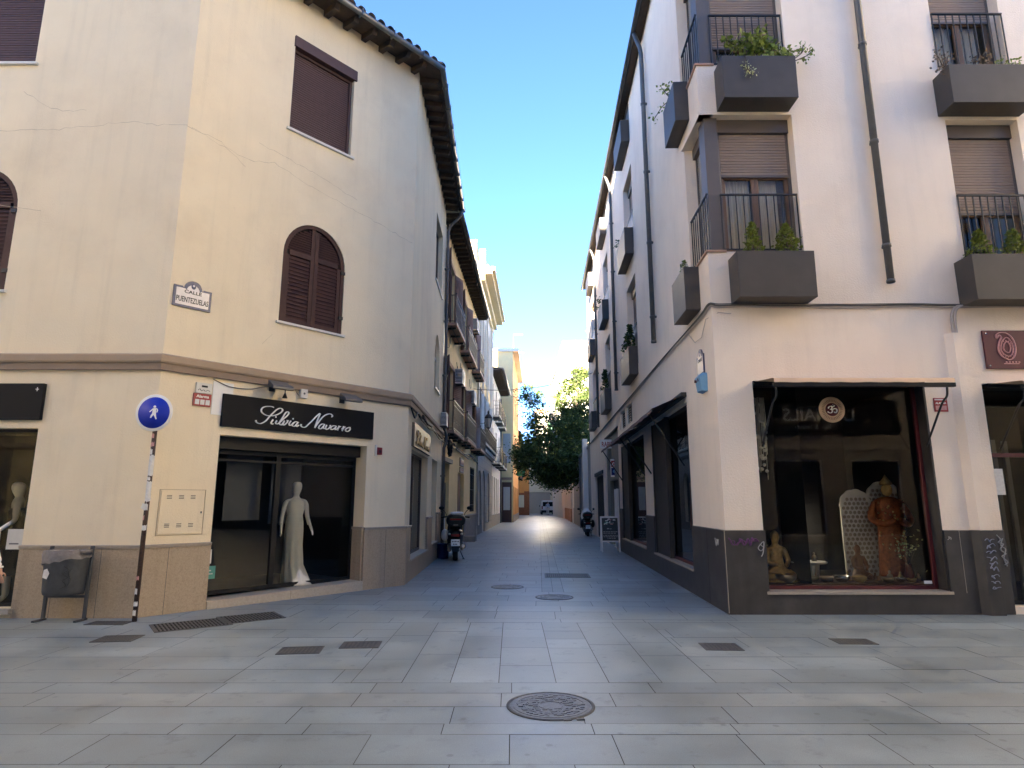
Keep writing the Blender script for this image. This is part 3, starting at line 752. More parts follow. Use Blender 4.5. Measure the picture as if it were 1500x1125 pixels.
# shop front on the chamfer
q = MB(FLC)
q.box(.97, 3.80, .205, .40, 2.47, 2.68, M['black'])
frame(q, .972, 3.798, .155, 2.47, .07, .34, .40, M['black']); q.box(2.14, 2.23, .335, .405, .155, 2.47, M['black']); q.box(1.04, 3.73, .339, .40, 2.28, 2.32, M['black'])
SF = q.build('shop_front', HA, bevel=.004)
q = MB(FLC); pane(q, 1.04, 2.14, .225, 2.47, .37, M['glass']); q.build('glass', SF); q = MB(FLC); pane(q, 2.23, 3.73, .225, 2.47, .37, M['glass']); q.build('glass', SF)
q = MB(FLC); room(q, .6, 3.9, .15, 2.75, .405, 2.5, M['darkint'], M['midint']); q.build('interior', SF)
q = MB(FLC); q.box(1.47, 2.12, .80, .82, 1.30, 2.42, M['greypanel']); q.box(2.38, 2.98, .95, .97, 1.22, 2.38, M['greypanel']); q.build('pier_reflection', SF)  # grey boxes stand in for wall piers reflected in the shop glass
q = MB(FLC); q.box(1.05, 1.16, .362, .367, .64, .86, M['paper']); q.build('door_sticker', SF)
q = MB(FLC); q.box(1.05, 1.24, .362, .367, .40, .60, M['teal']); q.box(1.09, 1.20, .3605, .3615, .47, .49, M['paper']); q.box(1.09, 1.17, .3605, .3615, .52, .54, M['paper'])
q.build('door_sticker', SF)
# shop front on the plaza side
q = MB(FLF); frame(q, -6.42, -1.742, .13, 2.70, .05, .14, .2, M['black']); SF2 = q.build('shop_front', HA, bevel=.004)
q = MB(FLF); pane(q, -6.37, -1.79, .18, 2.65, .17, M['glass']); q.build('glass', SF2)
q = MB(FLF); room(q, -7.2, -1.70, .12, 2.8, .205, 2.0, M['darkint']); q.build('interior', SF2)
q = MB(FLF); q.box(-6.5, -1.72, -.10, .14, .06, .128, M['stone']); q.build('threshold', SF2)
q = MB(FLF); frame(q, -11.5, -8, .13, 2.70, .05, .14, .2, M['black']); o = q.build('shop_front', HA)
q = MB(FLF); pane(q, -11.45, -8.05, .18, 2.65, .17, M['glass']); q.build('glass', o); q = MB(FLF); room(q, -11.8, -7.7, .12, 2.8, .205, 2.0, M['darkint']); q.build('interior', o)
q = MB(FLF); q.box(-2.06, -1.82, .12, .125, .93, 1.22, M['offwhite']); q.box(-2.02, -1.88, .1185, .1195, 1.0, 1.02, M['greypanel']); q.build('notice', SF2)
# street-side display windows
for (a, b_, c, d, _n) in ((.60,3.46,.44,2.74,2), (4.45,5.75,.52,2.80,1)):
    q = MB(FLS); frame(q, a, b_, c, d, .05, .16, .22, M['taupe'])
    if _n == 2: q.box(2.0, 2.06, .155, .225, c, d, M['taupe'])
    o = q.build('shop_window', HA); q = MB(FLS); pane(q, a+.05, b_-.05, c+.05, d-.05, .19, M['glass']); q.build('glass', o)
    q = MB(FLS); room(q, a-.1, b_+.1, c-.02, d+.05, .23, .95, M['midint'], M['greypanel']); q.build('interior', o)
    q = MB(FLS); q.box(a+.5, b_-.15, .55, .58, c, d-.35, M['concrete']); q.build('display_panel', o)

# ------------------------------------------------------------------ things fixed to the corner house
SN = [[(1.51,2.96),(1.52,2.93),(1.57,2.91),(1.62,2.92),(1.69,2.97),(1.75,3.05),(1.81,3.12),(1.87,3.18),(1.93,3.21),(1.97,3.19),(1.96,3.15),(1.91,3.11),(1.85,3.08),(1.77,3.06),(1.69,3.06),(1.62,3.09),(1.59,3.13),(1.61,3.18),(1.67,3.21),(1.76,3.22),(1.81,3.21)],[(1.81,3.0),(1.78,2.94),(1.8,2.92),(1.82,2.93)],[(1.88,2.99),(1.86,2.95),(1.88,2.93),(1.92,2.95),(1.99,3.02),(2.06,3.09),(2.09,3.14),(2.07,3.16),(2.03,3.14),(1.98,3.05),(1.94,2.98),(1.93,2.94),(1.96,2.92),(1.99,2.95),(2.02,3.0)],[(2.02,3.0),(2.0,2.95),(2.01,2.92),(2.05,2.95),(2.08,2.99),(2.07,3.01),(2.1,3.01)],[(2.14,3.01),(2.11,2.96),(2.12,2.93),(2.15,2.94),(2.19,2.98)],[(2.27,3.0),(2.22,3.0),(2.18,2.96),(2.17,2.93),(2.21,2.92),(2.25,2.96),(2.28,3.0),(2.25,2.95),(2.26,2.92),(2.3,2.95)],[(2.34,2.97),(2.34,2.94),(2.38,2.92),(2.43,2.93),(2.49,2.99),(2.56,3.06),(2.63,3.14),(2.7,3.2),(2.68,3.14),(2.65,3.06),(2.61,2.93)],[(2.61,2.93),(2.67,3.02),(2.74,3.12),(2.81,3.18),(2.88,3.21),(2.93,3.21),(2.96,3.18),(2.94,3.16)],[(2.8,3.01),(2.75,3.01),(2.7,2.97),(2.69,2.93),(2.73,2.92),(2.77,2.96),(2.81,3.01),(2.78,2.96),(2.79,2.93),(2.83,2.95)],[(2.85,3.0),(2.83,2.96),(2.84,2.92),(2.89,2.94),(2.92,2.98),(2.92,3.0),(2.94,3.0)],[(3.05,3.0),(2.99,3.0),(2.94,2.97),(2.94,2.93),(2.97,2.93),(3.02,2.96),(3.05,3.0),(3.03,2.96),(3.03,2.93),(3.07,2.95)],[(3.07,2.95),(3.1,2.98),(3.11,3.01)],[(3.11,3.01),(3.08,2.92)],[(3.09,2.96),(3.12,2.99),(3.15,3.0)],[(3.17,2.95),(3.2,2.98),(3.21,3.01)],[(3.21,3.01),(3.18,2.92)],[(3.19,2.95),(3.22,2.99),(3.25,3.0)],[(3.33,3.0),(3.28,2.98),(3.25,2.95),(3.27,2.92),(3.32,2.93),(3.35,2.97),(3.33,3.0),(3.36,3.0)]]
DOTS = [(1.86, 3.05), (2.18, 3.05)]
at = FLC.sub(2.41, 0, 2.81)
th = thing('shop_sign', 'long black shop sign with white script lettering above the bridal shop window', 'shop sign', at)
b = MB(FLC); b.box(.95, 3.89, -.06, .0, 2.815, 3.345, M['signblack']); b.build('panel', th, bevel=.004)
b = MB(FLC)
for s_ in SN: b.stroke(s_, -.068, .0125, M['letter'])
for x, z in DOTS: b.ball((x,-.066,z), .016, M['letter'], .008, .016, 10)
b.build('lettering', th)
at = FLF.sub(-1.7, 0, 2.82)
th = thing('shop_sign', 'black shop sign cut by the left photo edge, above a dark display window', 'shop sign', at)
b = MB(FLF); b.box(-6.42, -1.70, -.06, 0, 2.82, 3.37, M['signblack']); b.build('panel', th, bevel=.004)
b = MB(FLF)
for s_ in SN: b.stroke([(x-3.36-2.50, z+.02) for x, z in s_], -.068, .0125, M['letter'])
b.box(-1.80, -1.79, -.0625, -.0605, 3.25, 3.31, M['letter']); b.box(-1.82, -1.77, -.0625, -.0605, 3.275, 3.285, M['letter'])
b.build('lettering', th)
# street-side sign
th = thing('shop_sign', 'gold lettered wall sign above the side-street display windows of the cream house', 'shop sign', FLS.sub(2.0, 0, 2.8))
b = MB(FLS); b.box(.56, 3.46, -.06, 0, 2.80, 3.32, M['taupe']); b.build('panel', th, bevel=.004)
b = MB(FLS)
for s_ in SN: b.stroke([(.75+(x-1.51)*1.3, 2.85+(z-2.89)*1.05) for x, z in s_], -.07, .016, M['gold'])
b.build('lettering', th)
def floodlight(fr, x, z, label, tilt=.35, flip=1):
    th = thing('floodlight', label, 'floodlight', fr.sub(x, 0, z), 'floodlights above the bridal shop sign')
    b = MB(); b.box(-.05, .05, -.025, 0, -.05, .07, M['iron']); b.tube([(0,-.02,.02),(0,-.13,.06),(0,-.17,.03)], .013, M['iron']); b.build('bracket', th)
    b = MB(); R = []
    for yy, zz, w_, h in ((-.12,.035,.10,.03), (-.20,.06,.17,.05), (-.40,-.03,.19,.035), (-.42,-.04,.185,.02)):
        R.append([(-w_,yy,zz-h),(w_,yy,zz-h),(w_,yy,zz+h),(-w_,yy,zz+h)])
    b.rings(R, M['mgrey'], True, True, False); b.build('head', th, bevel=.006)
    b = MB(); b.poly([(-.16,-.21,.008),(.16,-.21,.008),(.165,-.39,-.067),(-.165,-.39,-.067)], M['darkglass']); b.build('lens', th)
    return th
f0 = floodlight(FLC, 1.78, 3.54, 'flat grey floodlight above the sign, over the word Silvia')
dup(f0, FLC.sub(3.18, 0, 3.50), 'flat grey floodlight above the sign, over the word Navarro')
th = thing('spotlight', 'tiny black cone spotlight hanging under the left floodlight', 'spotlight', FLC.sub(1.98, -.10, 3.42))
b = MB(); b.cyl((0,0,.03),(0,0,.16),.008,M['black']); b.lathe([(.012,.06),(.045,-.03),(.0,-.03)],(0,0,0),M['black'],12); b.build('cone', th)
b = MB(); b.box(-.03,.03,.04,.1,.15,.17,M['black']); b.build('mount', th)
b = MB(FLC); b.box(2.29, 2.42, -.09, 0, 3.44, 3.60, M['offwhite']); b.tube([(2.30,-.04,3.46),(2.24,-.03,3.52),(2.20,-.02,3.60)],.006,M['cable'],6)
b.cyl((2.355,-.095,3.52),(2.355,-.088,3.52),.02,M['mgrey']); b.solo('junction_box', 'small off-white junction box between the two floodlights', 'junction box', FLC.sub(2.36, 0, 3.44), bevel=.006)
b = MB(FLC); b.tube(catmull([(.78,-.02,3.56),(1.05,-.03,3.47),(1.4,-.03,3.48),(1.7,-.04,3.56),(2.25,-.04,3.575),(3.2,-.04,3.57),(4.6,-.04,3.57),(4.84,-.04,3.56)],8),.008,M['cable'],6)
b.fr = FLS; b.tube(catmull([(.06,-.05,3.56),(.6,-.05,3.42),(1.0,-.06,3.58),(1.6,-.07,3.50),(2.3,-.09,3.54),(3.0,-.06,3.47),(4.2,-.09,3.53),(5.4,-.07,3.46),(6.6,-.08,3.5)],8),.022,M['black'],6)
b.tube(catmull([(1.0,-.09,3.50),(2.4,-.11,3.44),(3.6,-.09,3.52),(5.0,-.11,3.43),(6.6,-.09,3.46)],8),.016,M['black'],6)
b.tube(catmull([(1.3,-.13,3.56),(2.0,-.14,3.50),(3.2,-.12,3.55)],8),.03,M['black'],6)
b.solo('wall_cable', 'black bundle of cables running under the brown cornice of the cream house', 'cable', FLC.sub(.8, 0, 3.5))
b = MB(FLC)
b.box(.50, .77, -.03, 0, 3.10, 3.30, M['red']); b.box(.52, .76, -.05, 0, 3.305, 3.47, M['offwhite']); b.box(.60, .69, -.056, -.05, 3.40, 3.43, M['black'])
for k in range(3): b.box(.525+k*.08, .59+k*.08, -.032, -.030, 3.125, 3.205, M['paper'])
b.text('Alarma', .635, 3.235, -.032, .062, M['letter'], sx=1.05, bold=.001); b.stroke([(.55,3.345),(.575,3.37),(.60,3.34),(.63,3.36),(.66,3.34),(.70,3.36),(.73,3.345)], -.052, .004, M['black'])
b.solo('alarm_sign', 'small red and white alarm warning plate on the cream corner wall', 'alarm sign', FLC.sub(.635, 0, 3.1), bevel=0)
b = MB(FLC); b.box(.79, 1.12, -.012, 0, 2.99, 3.53, M['white']); b.solo('blank_panel', 'blank white panel on the wall at the left end of the script sign', 'panel', FLC.sub(.95, 0, 2.99))
b = MB(FLC); b.box(4.02, 4.12, -.06, 0, 2.53, 2.67, M['red']); b.box(4.04, 4.10, -.064, -.06, 2.56, 2.62, M['darkred']); b.box(3.98, 4.02, -.03, 0, 2.50, 2.72, M['offwhite']); b.solo('alarm_box', 'small red call box on the cream wall right of the bridal shop', 'alarm box', FLC.sub(4.07, 0, 2.53), bevel=.006)
# ceramic street name plate
def plaque(fr, label, lines, W=.58, H=.34):
    th = thing('street_name_plate', label, 'street sign', fr)
    def outline(w, h, r):
        P = [(-w/2,0),(w/2,0),(w/2,h),(r*1.25,h)]
        P += [(r*cos(a), h-.02+r*1.0*sin(a)) for a in [pi*k/12 for k in range(13)]]
        return P + [(-r*1.25,h),(-w/2,h)]
    b = MB(); b.prism(outline(W, H, .135), -.022, 0, M['tileblue']); b.build('border', th)
    b = MB(); b.prism([(x, z+.035) for x, z in outline(W-.075, H-.07, .098)], -.0245, -.0225, M['tilewhite']); b.build('face', th)
    b = MB(); b.ball((0,-.024,.36), .038, M['tileblue'], .004, .045); b.ball((0,-.028,.375), .018, M['tilewhite'], .003, .018)
    b.text(lines[0], 0, .235, -.0255, .075, M['black'], bold=.0015, sx=1.25)
    if len(lines) > 1: b.text(lines[1], 0, .085, -.0255, .125, M['black'], bold=.0018, sx=.56)
    b.build('lettering', th); return th
plaque(FLC.sub(.34, 0, 4.64), 'glazed tile street name plate reading CALLE PUENTEZUELAS on the cream corner', ['CALLE', 'PUENTEZUELAS'])
# metal service hatch
th = thing('service_hatch', 'cream painted metal service hatch with small vent slots beside the sign pole', 'hatch', FLC.sub(.49, 0, 1.12))
b = MB(FLC); frame(b, .16, .83, 1.12, 1.80, .009, -.008, 0, M['crackdark']); b.build('surround', th)
b = MB(FLC); b.box(.182, .808, -.014, 0, 1.142, 1.778, M['cream']); b.box(.77,.79,-.02,-.012,1.44,1.47,M['castdark']); b.build('door', th)
b = MB(FLC)
for zz in (1.24, 1.66):
    for xx in (.30, .47, .64):
        for k in range(3): b.box(xx-.035, xx+.035, -.0165, -.0135, zz+k*.022, zz+k*.022+.009, M['castdark'])
b.build('vent_slot', th)
# pedestrian sign and pole
th = thing('pedestrian_sign', 'round blue pedestrian sign on a stickered brown pole at the cream corner', 'road sign', Fr(-5.18, 8.98))
b = MB(); b.cyl((0,0,0),(0,0,3.05),.032,M['rust'],n=14); b.build('pole', th)
b = MB(); b.lathe([(.0,-.075),(.262,-.075),(.27,-.068),(.262,-.055),(.0,-.055)],(.0,0,2.88),M['white'],48,axis='y')
b.box(-.03,.03,-.056,.035,2.72,2.75,M['mgrey']); b.box(-.03,.03,-.056,.035,2.98,3.01,M['mgrey']); D_ = b.build('disc', th)
b = MB(); b.lathe([(.0,-.0785),(.228,-.0785),(.228,-.075)],(0,0,2.88),M['blue'],48,axis='y'); b.build('blue_field', D_)
b = MB(); yy = (-.0815, -.0775)
def pc(pts): return [((x-297)/875*.97, 2.88-(z-412)/875*.97+.0) for x, z in pts]
b.lathe([(.0,-.0815),(.019,-.0815),(.019,-.0775)],(pc([(302,334)])[0][0],0,pc([(302,334)])[0][1]),M['letter'],16,axis='y')
for P in ([(283,354),(322,352),(326,430),(290,434),(276,424)], [(283,354),(281,374),(246,406),(238,396)], [(322,352),(338,358),(350,380),(336,382)], [(336,376),(350,384),(340,412),(330,406)], [(276,424),(298,434),(268,482),(254,478),(262,446)], [(292,434),(326,428),(332,462),(344,494),(330,500),(314,468)]):
    q = pc(P); b.prism(q, yy[0]-random.uniform(0,.0008), yy[1], M['letter'])
b.build('walking_figure', D_)
b = MB(); rs = random.Random(9)
for z0, z1, m in ((2.52,2.58,'pink'),(2.40,2.46,'pink'),(2.28,2.36,'paper'),(1.98,2.27,'paper'),(1.92,1.96,'paper'),(1.62,1.90,'paper'),(1.50,1.58,'paper'),(1.36,1.42,'pink'),(1.22,1.29,'paper'),(.55,.60,'pink'),(.36,.44,'paper'),(.20,.26,'paper'),(.08,.15,'paper')):
    b = MB(); n = 14; a0 = rs.uniform(2.9, 3.6); a1 = a0 + (4.2 if z1-z0 > .2 else rs.uniform(1.6, 2.6))
    A_ = []; B_ = []
    for k in range(n+1):
        a = a0+(a1-a0)*k/n; j0, j1 = rs.uniform(-.008,.008), rs.uniform(-.012,.012)
        A_.append((.0335*cos(a),.0335*sin(a),z0+j0)); B_.append((.0335*cos(a),.0335*sin(a),z1+j1))
    b.rings([A_, B_], M[m], False, False, True); b.build('sticker', th)
b = MB(); b.poly([(.0,-.034,1.60),(.06,-.07,1.63),(.09,-.06,1.66),(.02,-.034,1.66)], M['paper']); b.poly([(-.02,-.034,1.50),(-.05,-.06,1.53),(-.03,-.06,1.60),(.0,-.034,1.58)], M['paper'])
b.build('sticker', th)
# litter bin
th = thing('litter_bin', 'grey metal litter bin hung between two posts against the cream plinth', 'bin', Fr(-6.22, 9.0))
b = MB(); R = []
def ush(w, d, z, n=14): return [(w*cos(pi+pi*k/n), d*sin(pi+pi*k/n), z) for k in range(n+1)] + [(w, .05, z), (-w, .05, z)]
R = [ush(.255,.20,.36), ush(.265,.215,.40), ush(.29,.245,.92), ush(.295,.25,.94)]
b.rings(R, M['binmetal'], True, True, True); b.build('body', th)
b = MB()
for s_ in (-1, 1): b.box(s_*.285-.02, s_*.285+.02, .05, .09, .0, 1.0, M['binmetal']); b.box(s_*.285-.02, s_*.285+.02, -.12, .12, 0, .025, M['binmetal'])
b.box(-.285,.285,.055,.085,.30,.335,M['binmetal']); b.build('stand', th, bevel=.004)
b = MB(); rb = random.Random(3); R = []
for z, f in ((.955,1.03),(.90,1.06),(.86,1.05),(.80,1.035)):
    R.append([(x*f*(1+rb.uniform(-.015,.015)), y_*f*(1+rb.uniform(-.02,.02)), z+rb.uniform(-.02,.02)+(.05*(x/.3) if z < .87 else 0)) for x, y_, _ in ush(.295,.25,z)])
b.rings(R, M['bag'], True, False, True); b.rings([[(x*.98,y_*.98,.95) for x, y_, _ in ush(.29,.245,0)], [(x*.9,y_*.85,.80) for x, y_, _ in ush(.29,.245,0)]], M['bag'], True, True, True); b.build('bag', th)
b = MB()
b.poly([(-.17,-.206,.60),(-.09,-.232,.58),(-.06,-.236,.66),(-.10,-.232,.72),(-.16,-.212,.70)], M['paper']); b.build('sticker', th)
b = MB()
for s_ in ([(.10,.45),(.16,.50),(.12,.56),(.17,.60),(.11,.65),(.17,.70),(.12,.75)], [(.15,.47),(.20,.55),(.17,.66),(.21,.72)]):
    b.tube([(x, -.25*sqrt(max(.05,1-(x/.29)**2))-.003+.02*(1-z), z) for x, z in catmull(s_, 4)], .004, M['iron'], 5)
b.build('scribble', th)

# ================================================================== rose-white house on the right
RE = FRS((-24.2, 0, 0))[:2]
RP = [RE, R1, FRF((16, 0, 0))[:2]]
HR = thing('corner_house', 'rose white corner house with dark slate plinth, metal flower boxes and roller shutters', 'house', Fr(*R1))
F1, F2, F3 = (5.60, 8.05), (9.02, 11.45), (12.42, 13.35)
c2x = [(-9.0,-7.25), (-15.45,-13.75), (-21.5,-19.8)]
hRF = [(0,1.57,5.62,8.10), (0,1.57,9.05,11.5), (0,1.57,12.45,13.35)] + [(a,b_,c,d) for a,b_ in ((4.18,5.40),(8.2,9.4),(11.5,12.7)) for c,d in ((5.50,8.0),(8.95,11.4),(12.4,13.3))] + [(.57,3.25,.32,3.47),(4.15,6.9,.10,3.43),(7.6,10.5,.32,3.47)]
hRS = [(-1.12,0,5.62,8.10), (-1.12,0,9.05,11.5), (-1.12,0,12.45,13.35)] + [(a,b_,c,d) for a,b_ in c2x for c,d in (F1,F2,F3)] + [(-5.72,-1.98,.44,3.46),(-11.45,-6.92,.46,3.44),(-16.6,-12.25,.0,4.2),(-21.4,-17.6,0,2.85),(-11.35,-10.25,3.98,4.58),(-10.0,-8.75,3.98,4.58)]
b = MB(FRF); panel(b, 0, 16, 0, 13.6, hRF, M['rose'], .22)
b.fr = FRS; panel(b, -24.2, 0, 0, 13.6, hRS, M['rose'], .22)
b.fr = None
far = FRS((-24.2, 14, 0)); bk = (R1[0]+16, RE[1])
b.poly([(RE[0],RE[1],0),(RE[0],RE[1],13.6),(bk[0],bk[1],13.6),(bk[0],bk[1],0)], M['rose']); b.poly([(bk[0],bk[1],0),(bk[0],bk[1],13.6),(bk[0],R1[1],13.6),(bk[0],R1[1],0)], M['rose'])
b.build('wall', HR)
b = MB(); sweep(b, RP, [(-.1,13.55),(.20,13.50),(.20,13.57),(-.1,13.62)], M['timber']); b.fr = None
roof = b.build('roof', HR)
for d in (8.10, 11.5):
    b = MB(FRF); b.box(.003,1.5,.003,1.15,d+.004,d+.10,M['rose']); b.build('soffit', HR)
b = MB(); sweep(b, RP, [(.24,13.58),(-3.5,14.8)], M['tile'], False, False); inn = offs(RP, -3.5)
b.poly([(inn[0][0],inn[0][1],14.8),(inn[1][0],inn[1][1],14.8),(inn[2][0],inn[2][1],14.8),(bk[0],bk[1]-.1,14.8)], M['tile']); b.build('roof_tiles', roof)
b = MB(ID); G = offs(RP, .27); b.tube([(p[0],p[1],13.52) for p in G], .07, M['darkzinc'], 10); b.build('gutter', roof)
def downpipe(fr, x, z0, z1, label=None, top=True):
    q = MB(fr); P = [(x,-.09,z0),(x,-.09,z1-.5)] + ([(x,-.12,z1-.3),(x,-.25,z1+.1)] if top else [])
    q.tube(P, .055, M['pipe'], 12); q.cyl((x,-.09,z0-.0),(x,-.09,z0+.05),.064,M['pipe'],n=12)
    z = z0+.6
    while z < z1-.8:
        q.cyl((x,-.09,z),(x,-.09,z+.05),.068,M['pipe'],n=12); q.box(x-.03,x+.03,-.05,0,z+.005,z+.045,M['pipe']); z += 1.85
    return q.build('drainpipe', HR, label=label)
downpipe(FRF, 2.87, 5.06, 13.4); downpipe(FRS, -4.45, 5.25, 13.35); downpipe(FRS, -11.55, 5.4, 13.35); downpipe(FRS, -18.3, 4.95, 13.35)
# corner sill copings, posts, windows
b = MB()
for z in (5.62, 9.05, 12.45): sweep(b, [FRS((-1.16,0,0))[:2], R1, FRF((.30,0,0))[:2]], [(-.19,z-.012),(.03,z-.012),(.03,z+.022),(-.19,z+.022)], M['terra'])
b.build('coping', HR)
b = MB()
for z0, z1 in ((5.645,8.10),(9.075,11.5),(12.475,13.35)):
    b.fr = FRF; b.box(.10,.33,.10,.40,z0,z1,M['taupe']); b.fr = FRS; b.box(-.30,-.105,.10,.32,z0+.001,z1-.001,M['taupe'])
b.fr = None; b.build('corner_post', HR, bevel=.006)
def bwindow(parent, fr, a, b_, c, d, drop=.35, curtain=True, y=.20):
    """a shuttered balcony window: wooden frame, roller shutter let down by a fraction"""
    q = MB(fr); frame(q, a, b_, c, d, .05, y, y+.07, M['taupe']); q.box(a, b_, y-.05, y+.06, d-.24, d, M['taupe']); o = q.build('window', parent, bevel=.003)
    zt = d-.24; zb = c+.05; zs = zt-(zt-zb)*drop
    q = MB(fr); slats(q, a+.05, b_-.05, zs, zt, y+.015, .05, M['roller']); q.poly([(a+.05,y+.016,zs),(b_-.05,y+.016,zs),(b_-.05,y+.016,zt),(a+.05,y+.016,zt)], M['roller']); q.box(a+.05,b_-.05,y-.01,y+.02,zs-.04,zs,M['taupe']); q.build('roller_shutter', o)
    if drop < .97:
        m_ = (a+b_)/2; q = MB(fr)
        for s0, s1 in ((a+.05, m_-.002), (m_+.002, b_-.05)): frame(q, s0, s1, zb, zs-.0, .06, y+.03, y+.075, M['wood'])
        q.build('sash', o)
        q = MB(fr)
        for s0, s1 in ((a+.125, m_-.077), (m_+.077, b_-.125)): pane(q, s0, s1, zb+.07, zs-.005, y+.055, M['wglass'])
        q.build('pane', o)
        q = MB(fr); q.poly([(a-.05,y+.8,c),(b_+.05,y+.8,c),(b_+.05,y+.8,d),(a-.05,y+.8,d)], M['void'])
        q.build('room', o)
        if curtain:
            q = MB(fr); n = 60; zz = min(zs, zb+1.55)
            for s0, s1 in ((a+.06, m_-.05), (m_+.04, b_-.2)):
                R0 = []; R1_ = []
                for k in range(n+1):
                    x = s0+(s1-s0)*k/n; yy = y+.16+.025*sin(k*1.05)+.01*sin(k*.37)
                    R0.append((x,yy,zb)); R1_.append((x,yy+.01,zz))
                q.rings([R0, R1_], M['curtain'], False, False, True)
            q.build('curtain', o)
    return o
def rail(parent, fr, a, b_, z0, z1, y, step=.13):
    q = MB(fr); railing(q, a, b_, z0, z1, y, M['iron'], step); return q.build('railing', parent)
for c, d, dr in ((5.62,8.10,.36),(9.05,11.5,.80),(12.45,13.35,.6)):
    o = bwindow(HR, FRF, .33, 1.568, c+.03, d-.002, dr); rail(HR, FRF, .28, 1.56, c+.05, c+1.03, .05)
    q = MB(FRS); frame(q, -1.118, -.30, c+.02, d-.002, .05, .20, .27, M['taupe']); q.box(-1.118,-.30,.15,.26,d-.2,d-.002,M['taupe']); o = q.build('window', HR)
    q = MB(FRS); slats(q, -1.07, -.35, c+(.07 if c < 9 else .6), d-.2, .235, .05, M['concrete']); q.poly([(-1.07,.238,c+.03),(-.35,.238,c+.03),(-.35,.238,d-.2),(-1.07,.238,d-.2)], M['greypanel']); q.build('roller_shutter', o)
    rail(HR, FRS, -1.10, -.03, c+.05, c+1.03, .05)
for i, (a, b_) in enumerate(((4.18,5.40),(8.2,9.4),(11.5,12.7))):
    for c, d, dr in ((5.50,8.0,.62),(8.95,11.4,.50),(12.4,13.3,.6)):
        bwindow(HR, FRF, a+.002, b_-.002, c+.002, d-.002, dr if i == 0 else .7, c > 6); rail(HR, FRF, a, b_+.02, c+.05, c+1.1, -.02)
for a, b_ in c2x:
    for c, d in (F1, F2, F3):
        bwindow(HR, FRS, a+.002, b_-.002, c+.002, d-.002, .55, False)
        q = MB(FRS); q.box(a, b_, -.02, .02, c+.9, c+.98, M['iron']); q.box(a, b_, -.005, .01, c-.2, c+.9, M['mgrey']); q.build('railing', HR)
# plinth of dark slate
for pts, h in (([FRS((-1.98,0,0))[:2], R1, FRF((.57,0,0))[:2]],1.19), ([FRF((3.25,0,0))[:2], FRF((4.15,0,0))[:2]],1.191), ([FRF((6.9,0,0))[:2], FRF((7.6,0,0))[:2]],1.19), ([FRS((-6.92,0,0))[:2], FRS((-5.72,0,0))[:2]],1.28), ([FRS((-12.25,0,0))[:2], FRS((-11.45,0,0))[:2]],1.4)):
    b = MB(ID); sweep(b, pts, [(-.02,0),(.03,0),(.03,h),(.0,h+.008),(-.02,h+.008)], M['darkplinth'])
    if h == 1.191: b.fr = FRF; b.box(3.47,3.476,-.034,-.029,.3,1.19,M['cap'])
    if len(pts) == 3: b.fr = FRS; b.box(-.953,-.947,-.033,-.029,.02,1.17,M['iron']); b.fr = FRF; b.box(-.032,-.022,-.038,-.03,.02,1.19,M['cap'])
    b.build('plinth', HR)
for fr, x0, x1, z, dp in ((FRS,-5.72,-1.98,.40,.48),(FRS,-11.45,-6.92,.42,.48),(FRF,.57,3.25,.28,.24),(FRF,7.6,10.5,.28,.2)):
    b = MB(fr); b.box(x0,x1,-.03,.02,0,z,M['darkplinth']); b.box(x0-.02,x1+.02,-.055,dp,z+.002,z+.042,M['cap']); b.build('window_base', HR)
b = MB(FRF); b.box(.568,.598,.0,.22,.33,1.19,M['darkplinth']); b.build('jamb', HR); b = MB(FRF); b.box(3.222,3.252,.0,.22,.33,3.46,M['darkplinth']); b.build('jamb', HR)
# street-side shop windows: a dark board on the far part, glass nearer the corner
for k, (a, m_, b_, c, d) in enumerate(((-5.72,-4.05,-1.98,.445,3.46), (-11.45,-9.95,-6.92,.465,3.44))):
    q = MB(FRS); q.box(a, m_, .02, .10, c, d, M['slate']); q.box(a, a+.08, -.01, .02, c, d, M['slate']); q.box(m_-.08, m_, -.01, .02, c, d, M['slate']); q.box(b_-.06, b_, .08, .16, c, d, M['slate']); q.box(m_, b_-.06, .08, .16, d-.06, d, M['slate']); q.box(m_,b_-.06,.08,.16,c,c+.06,M['darkred']); o = q.build('shop_window', HR, bevel=.003)
    q = MB(FRS); pane(q, m_, b_-.06, c+.06, d-.06, .12, M['glass']); q.build('glass', o)
    q = MB(FRS); room(q, a-.1, b_+.1, c, d+.05, .165, 1.5, M['darkint'], M['wood']); q.build('interior', o)
q = MB(FRF); frame(q, .60, 3.22, .325, 3.46, .05, .20, .26, M['darkred']); o = q.build('shop_window', HR, bevel=.003)
q = MB(FRF); pane(q, .65, 3.17, .375, 3.41, .235, M['glass']); q.box(3.03,3.15,.228,.232,.40,.445,M['letter']); q.build('glass', o)
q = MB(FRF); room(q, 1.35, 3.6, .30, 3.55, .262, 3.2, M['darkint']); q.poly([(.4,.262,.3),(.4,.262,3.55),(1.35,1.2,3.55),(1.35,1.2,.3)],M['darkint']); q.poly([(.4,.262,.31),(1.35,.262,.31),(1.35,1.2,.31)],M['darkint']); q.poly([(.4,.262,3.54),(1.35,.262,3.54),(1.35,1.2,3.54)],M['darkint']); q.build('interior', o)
q = MB(FRF); q.box(.62, 3.2, .27, 1.3, .30, .40, M['wood']); q.build('display_shelf', o)
q = MB(FRF); frame(q, 4.16, 6.88, .11, 3.42, .06, .18, .24, M['black']); q.box(5.0,5.06,.18,.24,.17,3.36,M['black']); q.box(4.22,6.82,.18,.24,2.3,2.36,M['darkred']); o = q.build('shop_door', HR)
q = MB(FRF); pane(q, 4.22, 5.0, .17, 3.36, .21, M['glass']); pane(q, 5.06, 6.82, .17, 3.36, .21, M['glass']); q.box(4.25,4.44,.203,.207,1.72,2.12,M['paper']); q.build('glass', o)
